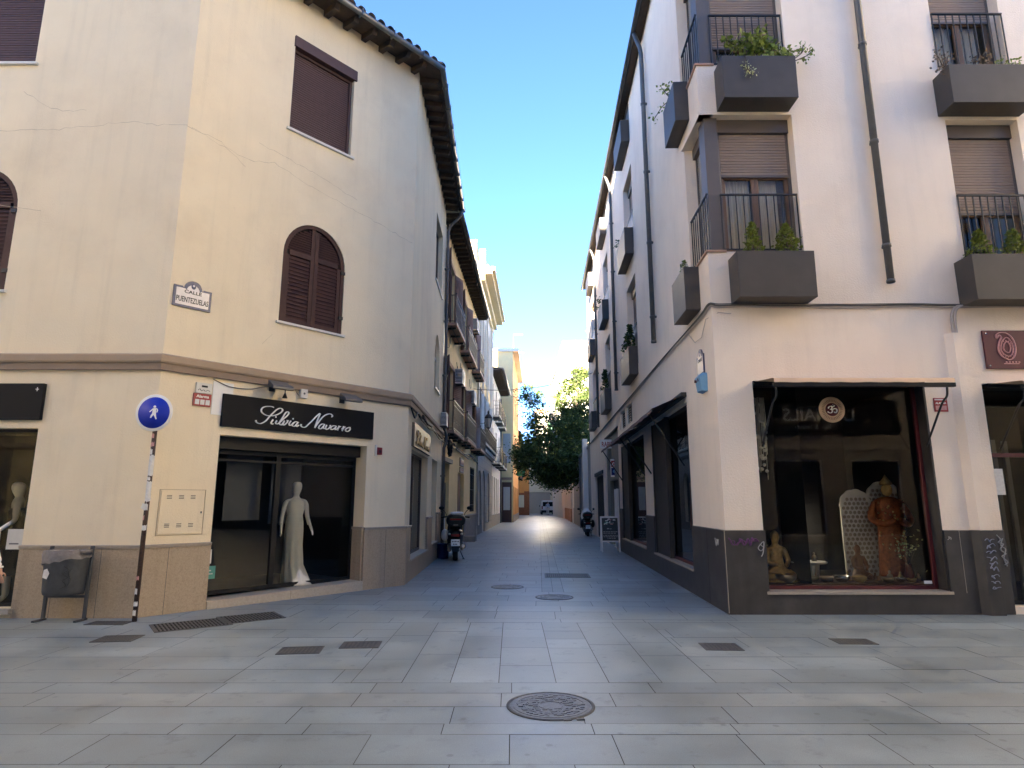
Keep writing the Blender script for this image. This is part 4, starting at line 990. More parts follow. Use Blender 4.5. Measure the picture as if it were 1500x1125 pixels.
q = MB(FRF); room(q, 4.0, 7.1, .1, 3.5, .245, 3, M['darkint']); q.box(4.55,4.62,.5,.55,.1,2.6,M['greypanel']); q.box(4.9,4.97,.7,.75,.1,2.6,M['greypanel']); q.build('interior', o)
q = MB(FRF); frame(q, 7.6, 10.5, .325, 3.46, .05, .18, .24, M['darkred']); o = q.build('shop_window', HR); q = MB(FRF); pane(q, 7.65,10.45,.375,3.41,.2,M['glass']); q.build('glass', o); q = MB(FRF); room(q, 7.5,10.6,.3,3.5,.245,2,M['darkint']); q.build('interior', o)
# pilaster, pipe
q = MB(FRF); q.prism([(3.66,-.0),(3.74,-.10),(3.93,-.10),(3.96,0)], 1.2, 4.23, M['rose'], 'z'); q.build('pilaster', HR, bevel=.004)
q = MB(FRF); q.prism([(3.63,-.0),(3.72,-.13),(3.94,-.13),(3.98,0)], 0, 1.198, M['darkplinth'], 'z'); q.build('pilaster_base', HR, bevel=.004)
q = MB(FRF)
for dx in (0, .05): q.tube(catmull([(3.78+dx,-.06,4.15),(3.775+dx,-.06,4.42),(3.80+dx,-.07,4.58),(3.90+dx,-.06,4.67),(4.1+dx,-.04,4.70),(4.9+dx,-.04,4.71+dx*.4),(6.5,-.04,4.66+dx),(10,-.04,4.7)],8),.02,M['pcable'],8)
q.solo('service_pipe', 'pale bent service pipes rising from the pilaster to the cable line', 'pipe', FRF.sub(3.78,0,4.15))
q = MB(FRF); rk = random.Random(2)
for j, (yy, r_) in enumerate(((.022,.014),(.03,.010),(.045,.012),(.06,.009))):
    q.fr = None
    A_ = [FRS((x, -yy-rk.uniform(0,.012), 4.66+.012*j+rk.uniform(-.015,.015)-.0*x)) for x in (-24,-21,-18,-15,-12,-9.5,-7,-5,-3,-1.5,-.4)]
    B_ = [FRF((x, -yy-rk.uniform(0,.012), 4.67+.012*j+rk.uniform(-.012,.012))) for x in (.1,.5,1.0,1.7,2.5,3.2,3.8,4.8,6.4,9,15)]
    q.tube(catmull(A_+[(R1[0]-yy,R1[1]-yy,4.68+.012*j)]+B_,4), r_, M['pcable'] if j < 2 else M['cable'], 6)
q.tube([FRS((-1.4,-.03,4.6)),FRS((-1.0,-.03,4.35)),FRS((-.55,-.03,4.33)),FRS((-.25,-.03,4.55)),FRF((.1,-.03,4.58)),FRF((.3,-.03,4.56))],.006,M['pcable'],5)
q.solo('wall_cable', 'bundle of grey cables strung round the rose white house above the shops', 'cable', FRF.sub(.5,0,4.67))
# vents high on the street wall
for a, b_, c, d in hRS[-2:]:
    q = MB(FRS); frame(q, a+.002, b_-.002, c+.002, d-.002, .03, .03, .08, M['white']); o = q.build('vent', HR)
    q = MB(FRS); louvres(q, a+.03, b_-.03, c+.03, d-.03, .07, .075, M['slate']); q.poly([(a,.14,c),(b_,.14,c),(b_,.14,d),(a,.14,d)],M['void']); q.build('louvre', o)
# mosaic fronted little shop and the dark gate
q = MB(FRS); panel(q, -16.6, -12.25, 0, 4.2, [(-15.6,-13.0,0,2.45),(-16.1,-14.9,2.9,4.1,.6)], M['mosaic'], .18, y=.06); q.box(-16.62,-12.22,-.02,.06,4.2,4.26,M['slate']); o = q.build('shop_front', HR)
q = MB(FRS); q.box(-15.6,-13.0,.22,.28,2.0,2.45,M['black']); q.box(-15.55,-14.9,.2,.24,0,2.0,M['mgrey']); q.box(-14.3,-14.1,.05,.24,0,2.1,M['white']); q.box(-13.35,-13.15,.0,.24,0,2.1,M['white']); pane(q,-15.6,-13,0,2.45,.3,M['wglass']); q.build('door', o)
q = MB(FRS); room(q,-16.4,-12.4,0,4.2,.31,1.2,M['darkint']); q.build('interior', o)
q = MB(FRS); pane(q, -16.1,-14.9,2.9,4.1,.2,M['wglass']); q.build('fanlight', o)
q = MB(FRS); q.box(-21.4,-17.6,.10,.16,0,2.85,M['slate']); q.box(-21.45,-17.55,-.05,.02,2.85,3.0,M['slate'])
for k in range(20): q.box(-21.35+k*.19,-21.31+k*.19,.075,.10,.05,2.8,M['slate'])
q.build('gate', HR)
q = MB(FRF)
rg = random.Random(8)
def scrib(x0, z0, w, h, n, m, r=.006, y=-.034):
    P = [(x0+w*k/n+rg.uniform(-.02,.02), z0+h*rg.random()) for k in range(n+1)]; q.stroke(P, y, r, m)
scrib(.04,.96,.44,.13,14,M['purple'],.010); scrib(.06,.98,.4,.10,11,M['purple'],.008,-.038); q.stroke([(.50,1.0),(.46,.94),(.50,.90),(.54,.95),(.50,.99),(.55,1.03),(.53,.88),(.50,.82)],-.036,.006,M['wspray']); scrib(3.3,1.05,.06,.06,5,M['wspray'],.004)
for k in range(9): z = 1.08-k*.085; q.stroke([(3.76+rg.uniform(-.01,.03),z-rg.uniform(0,.06)),(3.80,z+rg.uniform(-.02,.04)),(3.83,z-rg.uniform(.0,.06)),(3.81+rg.uniform(-.03,.03),z-rg.uniform(.02,.07)),(3.87,z+rg.uniform(-.03,.03)),(3.90,z-rg.uniform(0,.05))],-.139-k*.0004,.0065,M['bluespray'])
q.stroke([(4.02,1.13),(4.07,1.06),(4.03,1.02),(4.10,1.0),(4.05,.92),(4.12,.86),(4.06,.82),(4.13,.74),(4.08,.70)],-.036,.008,M['wspray']); q.stroke([(4.10,1.08),(4.06,.98),(4.12,.92),(4.08,.80),(4.11,.68)],-.041,.007,M['wspray'])
q.fr = FRS; q.stroke([(-.45,1.06),(-.40,.94),(-.35,1.05),(-.30,.96),(-.28,1.05)],-.036,.006,M['wspray'])
q.fr = None; q.build('graffiti', HR)
# ------------------------------------------------------------------ flower boxes and their plants
BOXG = 'grey metal flower boxes on the rose white house'
def flower_box(fr, a, b_, z0, z1, dep, label):
    th = thing('flower_box', label, 'flower box', fr.sub((a+b_)/2, 0, z0), BOXG)
    w = (b_-a)/2; h = z1-z0
    q = MB(); q.rings([[(-w+.004,-.0,0),(w-.004,-.0,0),(w-.004,-dep+.006,0),(-w+.004,-dep+.006,0)],[(-w,0,h),(w,0,h),(w,-dep,h),(-w,-dep,h)],[(-w+.02,-.02,h),(w-.02,-.02,h),(w-.02,-dep+.02,h),(-w+.02,-dep+.02,h)],[(-w+.02,-.02,h-.06),(w-.02,-.02,h-.06),(w-.02,-dep+.02,h-.06),(-w+.02,-dep+.02,h-.06)]], M['planter'], True, True, False)
    q.build('box', th, bevel=.004)
    q = MB(); q.box(-w+.03,w-.03,-dep+.03,-.03,h-.05,h-.025,M['soil']); q.build('soil', th)
    q = MB()
    for s_ in (-.6, .6): q.box(s_*w-.02, s_*w+.02, -.02, .02, h-.02, h+.08, M['iron'])
    q.build('bracket', th); return th
flower_box(FRF, .32, 1.53, 4.72, 5.47, .40, 'lowest front flower box at the corner, holding two round conifers')
flower_box(FRF, .30, 1.53, 8.15, 8.92, .40, 'upper front flower box at the corner, holding sprawling succulents')
flower_box(FRF, .30, 1.53, 11.6, 12.35, .40, 'topmost front flower box at the corner, above the frame')
flower_box(FRF, 3.98, 5.55, 4.68, 5.42, .40, 'lower front flower box right of the drainpipe, holding conifers')
flower_box(FRF, 4.06, 5.45, 8.06, 8.76, .40, 'upper front flower box right of the drainpipe, holding dry stems')
flower_box(FRS, -1.55, -.60, 4.83, 5.60, .26, 'lowest side-street flower box at the corner with one small conifer')
flower_box(FRS, -1.55, -.62, 8.42, 9.20, .26, 'upper side-street flower box at the corner with a leggy plant')
for (a, b_), nm in zip(c2x, ('second', 'third', 'farthest')):
    flower_box(FRS, a-.02, b_-.05, 5.10, 5.90, .26, 'side-street flower box on the first floor, %s window column from the corner' % nm)
    flower_box(FRS, a-.02, b_-.05, 8.65, 9.45, .26, 'side-street flower box on the second floor, %s window column from the corner' % nm)
    flower_box(FRS, a-.02, b_-.05, 12.20, 12.9, .26, 'side-street flower box under the eaves, %s window column from the corner' % nm)
def conifer(fr, x, y, z, h, r, label, m='conifer', n=420, seed=1, cat='conifer'):
    at = fr.sub(x, y, z); th = thing('potted_'+cat, label, cat, at, 'small conifers in the flower boxes'); R = random.Random(seed)
    q = MB(); q.tube([(0,0,-.05),(0,0,h*.85)],[.015,.004],M['bark'],6); q.build('stem', th)
    q = MB()
    for k in range(n):
        u = R.random()**.8; lump = 1+.18*sin(7*u+seed)+.12*R.uniform(-1,1)
        rad = r*lump*(min(1, u*6)*(1-u)**.62*1.15)*sqrt(R.uniform(.25,1)); a = R.uniform(0,2*pi)
        q.leaf((rad*cos(a),rad*sin(a),h*u*.96), .055*h/.45*R.uniform(.5,1)*1.0, M[m], R)
    q.build('foliage', th)
conifer(FRF, .66, -.21, 5.43, .60, .16, 'slim upright green conifer, left of the pair in the corner front flower box', seed=1, n=520)
conifer(FRF, 1.20, -.21, 5.43, .58, .21, 'round bushy green conifer, right of the pair in the corner front flower box', seed=4, n=620)
conifer(FRF, 4.28, -.21, 5.38, .52, .20, 'bushy conifer in the flower box right of the drainpipe, left one', seed=6, n=600)
conifer(FRF, 4.82, -.21, 5.38, .54, .20, 'bushy conifer in the flower box right of the drainpipe, cut by the photo edge', seed=7, n=600)
conifer(FRS, -1.05, -.13, 5.57, .34, .10, 'tiny conifer in the side-street corner flower box', seed=9, n=260)
conifer(FRS, -8.4, -.13, 5.87, .72, .14, 'dark cypress in the second column flower box, farther of two', 'cypress', 380, 11, 'cypress')
conifer(FRS, -7.75, -.13, 5.87, .80, .16, 'dark cypress in the second column flower box, nearer of two', 'cypress', 420, 12, 'cypress')
conifer(FRS, -14.6, -.13, 5.87, .95, .17, 'dark cypress alone in the third column flower box', 'cypress', 420, 13, 'cypress')
def sprawl(fr, x, z, stems, label, m, seed, size=.06, nl=14, name='trailing_plant'):
    at = fr.sub(x, -.2, z); th = thing(name, label, 'plant', at, 'straggling plants in the flower boxes'); R = random.Random(seed)
    q = MB(); ends = []
    for pts in stems:
        P = catmull([(0,0,-.05)]+pts if len(pts[0]) == 3 and abs(pts[0][0]) < .12 else pts, 5); q.tube(P, [.007+.004*(1-k/len(P)) for k in range(len(P))], M['bark'], 5); ends.append(P)
    q.build('stem', th)
    q = MB()
    for P in ends:
        for k in range(nl):
            i = int(len(P)*(.45+.55*R.random()**.6)); p = P[min(i, len(P)-1)]; s_ = .045
            q.leaf(tuple(p[j]+R.gauss(0, s_) for j in range(3)), size*R.uniform(.6,1.2), M[m], R)
    q.build('foliage', th)
sprawl(FRF, .80, 8.90, [[(.0,-.0,.0),(.0,-.02,.28),(.05,-.02,.52)],[(.05,0,.0),(.18,-.03,.32),(.26,-.05,.62)],[(-.05,0,0),(-.12,-.02,.28),(-.34,-.03,.46)],[(.0,0,.0),(-.05,0,.28),(-.12,-.02,.50)],[(.08,0,0),(.2,-.02,.25),(.28,-.03,.48)],[(.06,0,0),(.1,.02,.3),(.22,.02,.50)],[(.02,0,0),(.12,-.05,.2),(.16,-.1,.34)]], 'bright green branching succulent in the upper corner flower box', 'succ', 21, .10, 60)
sprawl(FRF, 1.20, 8.90, [[(.0,-.0,.0),(.0,-.02,.24),(.02,-.04,.42)],[(.05,0,0),(.12,-.05,.05),(.2,-.1,.02)],[(.05,0,0),(.16,-.05,.1),(.26,-.08,.14)],[(-.05,0,0),(-.1,-.05,.04),(-.12,-.1,-.02)],[(.0,0,.0),(.05,0,.22),(.06,-.02,.32)]], 'low green succulent spilling over the right of the upper corner flower box', 'succ', 22, .095, 52)
sprawl(FRF, 1.42, 8.90, [[(.0,0,0),(.08,-.02,.1),(.14,-.03,.28)],[(.03,0,0),(.18,-.02,.1),(.32,-.03,.22),(.34,-.03,.34)],[(.03,0,0),(.2,-.03,.06),(.42,-.05,.16),(.44,-.05,.24)]], 'leggy stems leaning out past the right end of the upper corner flower box', 'succ', 23, .075, 26)
sprawl(FRF, .66, 8.88, [[(.0,-.1,.03),(.02,-.22,.02),(.03,-.24,-.1),(.05,-.24,-.26),(.10,-.24,-.34)]], 'variegated plant hanging down the face of the upper corner flower box', 'varieg', 24, .05, 60)
sprawl(FRF, 4.14, 8.74, [[(.0,0,0),(-.04,-.05,.15),(-.1,-.1,.28)],[(.0,0,0),(.05,0,.2),(.08,-.02,.32)],[(0,0,0),(-.1,-.1,.05),(-.2,-.15,-.02)],[(0,0,0),(-.12,-.08,.2),(-.2,-.1,.33)]], 'dry reddish stems at the left end of the upper right flower box', 'dry', 25, .055, 24)
sprawl(FRF, 4.75, 8.74, [[(.0,0,0),(.02,0,.2),(.02,-.02,.36)],[(.03,0,0),(.1,0,.16),(.14,-.02,.32)],[(-.03,0,0),(-.08,-.02,.12),(-.1,-.02,.26)],[(0,0,0),(.05,-.05,.1),(.07,-.06,.2)]], 'dry brownish bush in the middle of the upper right flower box', 'dry', 26, .055, 30)
sprawl(FRF, 5.05, 8.74, [[(.0,0,0),(.02,0,.1),(.06,-.02,.22)],[(.03,0,0),(.1,-.03,.08),(.2,-.05,.12)],[(0,0,0),(.2,-.03,.1),(.32,-.05,.16)]], 'green succulent at the right end of the upper right flower box', 'succ', 27, .06, 26)
sprawl(FRS, -1.1, 9.18, [[(.0,0,0),(.0,-.02,.2),(-.1,-.03,.34)],[(0,0,0),(-.05,-.1,.2),(-.2,-.12,.4)],[(-.05,0,0),(-.3,-.1,.06),(-.6,-.2,.0)]], 'leggy succulent leaning out of the upper side-street corner flower box', 'succ', 28, .07, 22)
sprawl(FRS, -8.8, 9.43, [[(.0,0,0),(-.05,-.05,.1),(-.15,-.1,.12)],[(.0,0,0),(.2,-.05,.1),(.3,-.06,.1)]], 'low tuft of leaves on the second floor flower box, second column', 'cypress', 29, .07, 22)
sprawl(FRS, -15.2, 9.43, [[(.0,0,0),(-.1,-.05,.15),(-.3,-.1,.22)],[(.0,0,0),(.3,-.05,.2),(.6,-.06,.25)],[(.0,0,0),(.2,-.05,.3),(.3,-.06,.4)]], 'dark straggling plant on the second floor flower box, third column', 'cypress', 30, .08, 30)
# ------------------------------------------------------------------ signs and awnings on the rose house
th = thing('awning', 'sand coloured canvas awning half let down over the incense shop window', 'awning', FRF.sub(1.9, 0, 3.4))
q = MB(FRF); q.box(.57,3.24,-.04,.18,3.40,3.468,M['black']); q.build('cassette', th, bevel=.005)
q = MB(FRF); n = 30
q.rings([[(.58+(2.62)*k/n,-.04,3.455+.003*sin(k)) for k in range(n+1)],[(.61+(2.65)*k/n,-.30,3.43-.004*sin(k*.9)) for k in range(n+1)],[(.65+(2.65)*k/n,-.56,3.41+.003*sin(k*.7)) for k in range(n+1)],[(.65+(2.65)*k/n,-.61,3.395) for k in range(n+1)],[(.65+(2.65)*k/n,-.615,3.335+.003*sin(k*1.3)) for k in range(n+1)]], M['awn'], False, False, True); q.build('canvas', th)
q = MB(FRF); q.box(.64,3.31,-.61,-.55,3.27,3.333,M['black']); q.build('front_bar', th, bevel=.005)
for x in (.68, 3.20):
    q = MB(FRF); q.tube(catmull([(x,-.57,3.27),(x+.03,-.5,3.15),(x,-.42,3.05),(x-.01,-.2,2.75),(x-.02,.02,2.45)],6),.016,M['iron'],8); q.build('arm', th)
q = MB(FRF)
for k in range(9): q.box(1.48+k*.095,1.55+k*.095,-.045,-.041,3.455,3.463,M['black'])
q.build('print', th)
a2 = dup(th, FRF.sub(5.55, 0, 3.36), 'sand coloured canvas awning over the doorway cut by the right edge')
th = thing('awning', 'brown canvas awnings sloping over the side-street windows, with thin iron arms', 'awning', FRS.sub(-6.6, 0, 3.5))
q = MB(FRS); n = 24
for a, b_ in ((-6.3,-1.95),(-11.6,-6.35)):
    q.rings([[(a+(b_-a)*k/n,-.0,3.62) for k in range(n+1)],[(a+(b_-a)*k/n,-.30,3.50-.012*sin(k*1.1)) for k in range(n+1)],[(a+(b_-a)*k/n,-.66,3.33+.006*sin(k*.8)) for k in range(n+1)],[(a+(b_-a)*k/n,-.67,3.25+.012*sin(k*1.7)) for k in range(n+1)]], M['awnbrown'], False, False, True)
q.build('canvas', th)
q = MB(FRS)
for a, b_ in ((-6.3,-1.95),(-11.6,-6.35)): q.box(a,b_,-.66,-.63,3.29,3.32,M['iron']); q.box(a,b_,-.10,-.0,3.56,3.64,M['slate'])
q.build('front_bar', th)
for x in (-2.4, -5.95, -6.9, -11.3):
    q = MB(FRS); q.tube([(x,-.64,3.30),(x,.0,2.3)],.018,M['iron'],8); q.build('arm', th)
th = thing('round_sign', 'round window disc with a white Om symbol and rays on the incense shop glass', 'sign', FRF.sub(1.88, .2, 2.85))
q = MB(FRF); q.lathe([(0,.205),(.205,.205),(.205,.215),(0,.215)],(1.88,0,3.05),M['awn'],40,axis='y'); q.build('disc', th)
q = MB(FRF); q.lathe([(0,.200),(.105,.200),(.105,.204),(0,.204)],(1.88,0,3.05),M['darkred'],32,axis='y')
for k in range(36):
    a = 2*pi*k/36; q.tube([(1.88+.125*cos(a),.203,3.05+.125*sin(a)),(1.88+.165*cos(a),.203,3.05+.165*sin(a))],.004,M['darkred'],4)
q.build('rays', th)
q = MB(FRF)
OM = [[(1.83,3.08),(1.85,3.11),(1.89,3.12),(1.90,3.095),(1.885,3.07),(1.86,3.065)],[(1.86,3.065),(1.89,3.055),(1.90,3.03),(1.87,3.0),(1.83,3.01),(1.815,3.025)],[(1.9,3.06),(1.925,3.07),(1.945,3.08),(1.97,3.07),(1.98,3.04),(1.965,3.01),(1.945,3.005),(1.93,3.02)],[(1.89,3.125),(1.91,3.11),(1.93,3.115),(1.945,3.135)],[(1.914,3.145),(1.918,3.147)]]
for s_ in OM: q.stroke([(1.88+(x-1.898)*.9, 3.05+(z-3.06)*.9) for x, z in s_], .196, .009, M['letter'])
q.build('om_symbol', th)
q = MB(FRF); q.box(3.36,3.57,-.012,0,2.985,3.20,M['red']); q.box(3.375,3.555,-.015,-.012,3.165,3.185,M['paper']); q.box(3.38,3.55,-.015,-.012,3.01,3.08,M['pink']); q.text('ALARMA',3.465,3.105,-.014,.042,M['letter'],bold=.0006); q.solo('alarm_sign','small red alarm plate on the rose wall right of the incense shop window','alarm sign',FRF.sub(3.46,0,2.98))
th = thing('shop_sign', 'dark red shop sign with a pale paisley emblem above the doorway at right', 'shop sign', FRF.sub(5.3,0,3.66))
q = MB(FRF); q.box(4.25,6.4,-.04,-.01,3.66,4.28,M['darkred']); q.build('panel', th, bevel=.003)
q = MB(FRF)
for x in (4.30, 6.34):
    for z in (3.71, 4.23): q.cyl((x,-.046,z),(x,-.04,z),.014,M['chrome'],n=10)
q.build('screw', th)
q = MB(FRF); PA = [(4.60,3.80),(4.50,3.86),(4.46,3.97),(4.49,4.09),(4.53,4.16),(4.50,4.20),(4.46,4.15),(4.45,4.20),(4.52,4.24),(4.62,4.23),(4.70,4.15),(4.73,4.02),(4.71,3.90),(4.66,3.82),(4.60,3.80)]
def sc(P, f): return [(4.60+(x-4.60)*f, 4.0+(z-4.0)*f) for x, z in P]
q.stroke(PA,-.046,.012,M['pink'],sub=4); q.stroke(sc(PA[:5]+PA[9:],.72),-.046,.009,M['pink'],sub=4); q.stroke(sc(PA[:5]+PA[9:],.42),-.046,.009,M['pink'],sub=4)
for k in range(16):
    a = 2*pi*k/16; q.ball((4.60+.10*cos(a),-.044,3.98+.13*sin(a)),.012,M['pink'],.004,.012,8)
for k in range(5): q.ball((4.56+k*.05,-.044,3.765),.018,M['pink'],.004,.012,8)
q.box(4.52,4.76,-.044,-.0405,3.735,3.747,M['pink'])
q.build('paisley_emblem', th)
plaque(FRS.sub(-.78, 0, 3.72), 'weathered white tile street name plate on the side of the rose house corner', ['CALLE'], .42, .34)
th = thing('alarm_box', 'pale blue alarm box under the tile plate at the rose house corner', 'alarm box', FRS.sub(-.62,0,3.40))
q = MB(FRS); q.rings([[(-.80,0,3.40),(-.47,0,3.40),(-.50,-.10,3.42),(-.77,-.10,3.42)],[(-.82,0,3.66),(-.45,0,3.66),(-.48,-.13,3.66),(-.79,-.13,3.66)],[(-.80,0,3.71),(-.47,0,3.71),(-.5,-.08,3.71),(-.77,-.08,3.71)]],M['lblue'],True,True,False); q.build('case', th, bevel=.008)
q = MB(FRS); q.cyl((-.70,-.12,3.60),(-.70,-.155,3.60),.025,M['darkred']); q.box(-.60,-.56,-.135,-.118,3.58,3.63,M['navy']); q.build('lamp', th)
# projecting signs
th = thing('projecting_sign', 'white projecting sign with red capital letters on the side-street wall', 'shop sign', Fr(3.78, 24.3, -.03, 3.69))
q = MB(); q.box(-.33,.36,-.06,.06,0,.34,M['white']); q.build('box', th, bevel=.006)
q = MB(); q.text('RAPIDO', .015, .06, -.063, .27, M['red'], sx=.62, bold=.004); q.build('lettering', th)
q = MB(); q.box(.34,.62,-.02,.02,.06,.10,M['iron']); q.box(.34,.62,-.02,.02,.26,.30,M['iron']); q.build('bracket', th)
th = thing('projecting_sign', 'small projecting sign, red over blue, below the sign with red capitals', 'shop sign', Fr(3.88, 23.6, -.03, 2.56))
q = MB(); q.box(-.16,.17,-.05,.05,0,.66,M['white']); q.build('box', th, bevel=.006)
q = MB(); q.box(-.145,.155,-.053,-.0505,.36,.60,M['red']); q.build('red_panel', th); q = MB(); q.text('08', .005, .385, -.055, .22, M['letter'], bold=.004); q.build('lettering', th); q = MB(); q.box(-.145,.155,-.053,-.0505,.06,.33,M['navy']); q.build('blue_panel', th); q = MB(); q.ball((.0,-.054,.2),.09,M['lblue'],.004,.07); q.build('emblem', th)
q = MB(); q.box(.15,.4,-.02,.02,.3,.34,M['iron']); q.build('bracket', th)
# ================================================================== houses up the left side of the street
def shell(name, label, fr, L, H, holes, m, depth=12, base=None, group=None, rev=.2, cat='house', ydelta=0.0, sides=True):
    h = thing(name, label, cat, fr.sub(0, ydelta, 0), group)
    f = fr.sub(0, ydelta, 0)
    b = MB(f); panel(b, 0, L, 0, H, holes, m, rev)
    b.poly([(0,0,0),(0,0,H),(0,depth,H),(0,depth,0)], m); b.poly([(L,0,0),(L,depth,0),(L,depth,H),(L,0,H)], m); b.poly([(0,depth,0),(0,depth,H),(L,depth,H),(L,depth,0)], m)
    b.build('wall', h); return h, f
def flat_roof(h, f, L, H, depth, ov, m=None, rise=1.6, raft=True, step=.42):
    b = MB(f); b.rings([[(-.05,-ov,H-.02),(L+.05,-ov,H-.02),(L+.05,-ov,H+.06),(-.05,-ov,H+.06)],[(-.05,.1,H+.10),(L+.05,.1,H+.10),(L+.05,.1,H+.16),(-.05,.1,H+.16)]], M['timber'], True, True, False)
    if raft:
        n = int(L/step)
        for k in range(n+1):
            x = .1+(L-.2)*k/n; b.box(x-.05,x+.05,-ov+.06,.0,H-.12,H-.01,M['timber'])
    r = b.build('roof', h)
    b = MB(f); b.poly([(-.05,-ov-.03,H+.08),(L+.05,-ov-.03,H+.08),(L+.05,depth*.5,H+rise),(-.05,depth*.5,H+rise)], M['tile']); b.poly([(-.05,depth,H+.1),(-.05,depth*.5,H+rise),(L+.05,depth*.5,H+rise),(L+.05,depth,H+.1)], M['tile'])
    b.poly([(-.05,-ov,H+.0),(-.05,depth*.5,H+rise-.02),(-.05,depth,H)], m or M['tile']); b.poly([(L+.05,-ov,H+.0),(L+.05,depth,H),(L+.05,depth*.5,H+rise-.02)], m or M['tile'])
    n = int(L/.26); sl = (rise-.08)/(depth*.5+ov+.03)
    for k in range(n):
        x = .1+k*.26; y0 = -ov-.07; q = [(x+.085*cos(pi*j/5),y0,H+.085+.085*sin(pi*j/5)) for j in range(6)]; q2 = [(p[0],1.2,p[2]+(1.2-y0)*sl) for p in q]; b.rings([q,q2],M['tile'],False,False,True)
    b.build('roof_tiles', r)
    b = MB(f); b.tube([(-.05,-ov-.08,H+.02),(L+.05,-ov-.08,H+.02)], .065, M['zinc'], 8); b.build('gutter', r); return r
def wopen(h, f, a, b_, c, d, shut=None, open_=False, deep=.2, fm='white', room_m='void'):
    q = MB(f); frame(q, a+.002,b_-.002,c,d-.002,.07,deep-.10,deep-.04,M[fm]); q.box((a+b_)/2-.03,(a+b_)/2+.03,deep-.10,deep-.045,c+.07,d-.07,M[fm]); o = q.build('window', h)
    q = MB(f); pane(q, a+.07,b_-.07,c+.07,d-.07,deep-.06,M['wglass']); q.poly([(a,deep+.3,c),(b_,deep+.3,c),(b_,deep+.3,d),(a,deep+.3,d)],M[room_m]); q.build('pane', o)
    if shut:
        for s_ in (0, 1):
            q = MB(f)
            if open_:
                x = a if s_ == 0 else b_; w = (b_-a)/2*.62; a_ = radians(20); dx = w*cos(a_)*(-1 if s_ == 0 else 1); dy = -w*sin(a_)
                g_ = f.sub(x, -.02, 0, (pi+a_) if s_ == 0 else -a_); q.fr = g_
                q.box(0,w,-.02,.02,c,d,M[shut]); louvres(q,.06,w-.06,c+.1,d-.1,-.025,.07,M[shut]); louvres(q,.06,w-.06,c+.1,d-.1,.025,.07,M[shut])
            else:
                x0, x1 = (a,(a+b_)/2-.004) if s_ == 0 else ((a+b_)/2+.004,b_); q.box(x0+.001,x1,.02,.05,c+.001,d-.003,M[shut]); louvres(q,x0+.06,x1-.06,c+.08,d-.08,.015,.07,M[shut])
            q.build('shutter', o)
    return o
def balcony(h, f, a, b_, z, dep, H=1.0, edge='terra', tiles_under=True, ornate=True):
    q = MB(f); q.box(a,b_,-dep,-.002,z-.10,z,M[edge])
    for k in range(3):
        x = a+(b_-a)*(.12+.38*k); q.box(x-.03,x+.03,-dep+.05,0,z-.17,z-.101,M['iron'])
    q.box(a+.05,b_-.05,-dep*.52,-dep*.48,z-.15,z-.101,M['iron']); o = q.build('balcony', h)
    q = MB(f); railing(q, a+.02,b_-.02,z+.05,z+H,-dep+.03,M['iron'],.17,.008)
    for x in (a+.02, b_-.02):
        q.box(x-.011,x+.011,-dep+.03,0,z+H-.012,z+H+.012,M['iron']); q.box(x-.011,x+.011,-dep+.03,0,z+.05,z+.07,M['iron'])
        n = max(2,int(dep/.13))
        for k in range(1,n): yy = -dep+.03+dep*k/n; q.box(x-.009,x+.009,yy-.009,yy+.009,z+.07,z+H,M['iron'])
        q.ball((x,-dep+.03,z+H+.05),.035,M['iron'],n=8)
    if ornate:
        q.box(a+.02,b_-.02,-dep+.02,-dep+.04,z+H-.16,z+H-.14,M['iron']); n = int((b_-a)/.26)
        for k in range(n): x = a+.15+(b_-a-.3)*k/max(1,n-1); q.tube([(x+.05*cos(t_*pi/4),-dep+.03,z+.3+.05*sin(t_*pi/4)) for t_ in range(9)],.006,M['iron'],4)
    q.build('railing', o); return o

# --- yellow house
LB_ = 12.25
holes = [(.95,3.05,7.78,10.25),(5.15,7.05,7.78,10.25),(9.6,11.3,7.9,10.2),(.95,3.05,4.05,6.45),(5.0,7.0,4.1,6.45),(9.7,11.4,4.15,6.4),(.45,2.55,0,2.95),(4.95,6.95,.15,2.78),(9.3,11.2,1.18,3.25)]
HB, f = shell('townhouse', 'yellow balconied house with red brown shutters beside the cream corner house', FLB, LB_, 11.3, holes, M['yellow'])
flat_roof(HB, f, LB_, 11.3, 12, .55)
for i, (a, b_, c, d) in enumerate(holes[:6]):
    wopen(HB, f, a, b_, c, d, 'brownwood', True, fm='brownwood')
    q = MB(f); q.box(a-.18,a-.002,-.03,0,c,d+.16,M['surround']); q.box(b_+.002,b_+.18,-.03,0,c,d+.16,M['surround']); q.box(a-.0,b_+.0,-.03,0,d+.002,d+.16,M['surround']); q.build('window_surround', HB)
for a, b_, z, dp in ((.9,3.6,7.72,.40),(5.0,8.3,7.75,.40),(9.5,11.8,7.85,.42),(.9,3.7,4.0,.38),(4.3,7.7,4.06,.45),(9.3,12.1,4.1,.5)): balcony(HB, f, a, b_, z, dp)
q = MB(f); q.box(.5,2.5,.15,.2,0,2.9,M['black']); q.box(1.9,2.45,.10,.15,0,2.3,M['slate']); q.box(.42,2.6,-.12,.0,2.96,3.10,M['greystone']); q.build('door', HB)
q = MB(f); q.box(4.95,6.95,.14,.19,.15,2.78,M['doorwood']); q.box(5.92,5.98,.12,.14,.15,2.78,M['wood']); q.box(5.2,5.8,.125,.14,.4,2.5,M['doorwood']); q.box(6.1,6.7,.125,.14,.4,2.5,M['doorwood']); q.build('door', HB, bevel=.01)
wopen(HB, f, 9.3,11.2,1.18,3.25, None, fm='taupe')
q = MB(f); n = 9
for k in range(n): x = 9.35+1.8*k/(n-1); q.box(x-.01,x+.01,.01,.03,1.2,3.2,M['iron'])
for z in (1.5,2.2,2.9): q.box(9.3,11.2,.005,.035,z,z+.025,M['iron'])
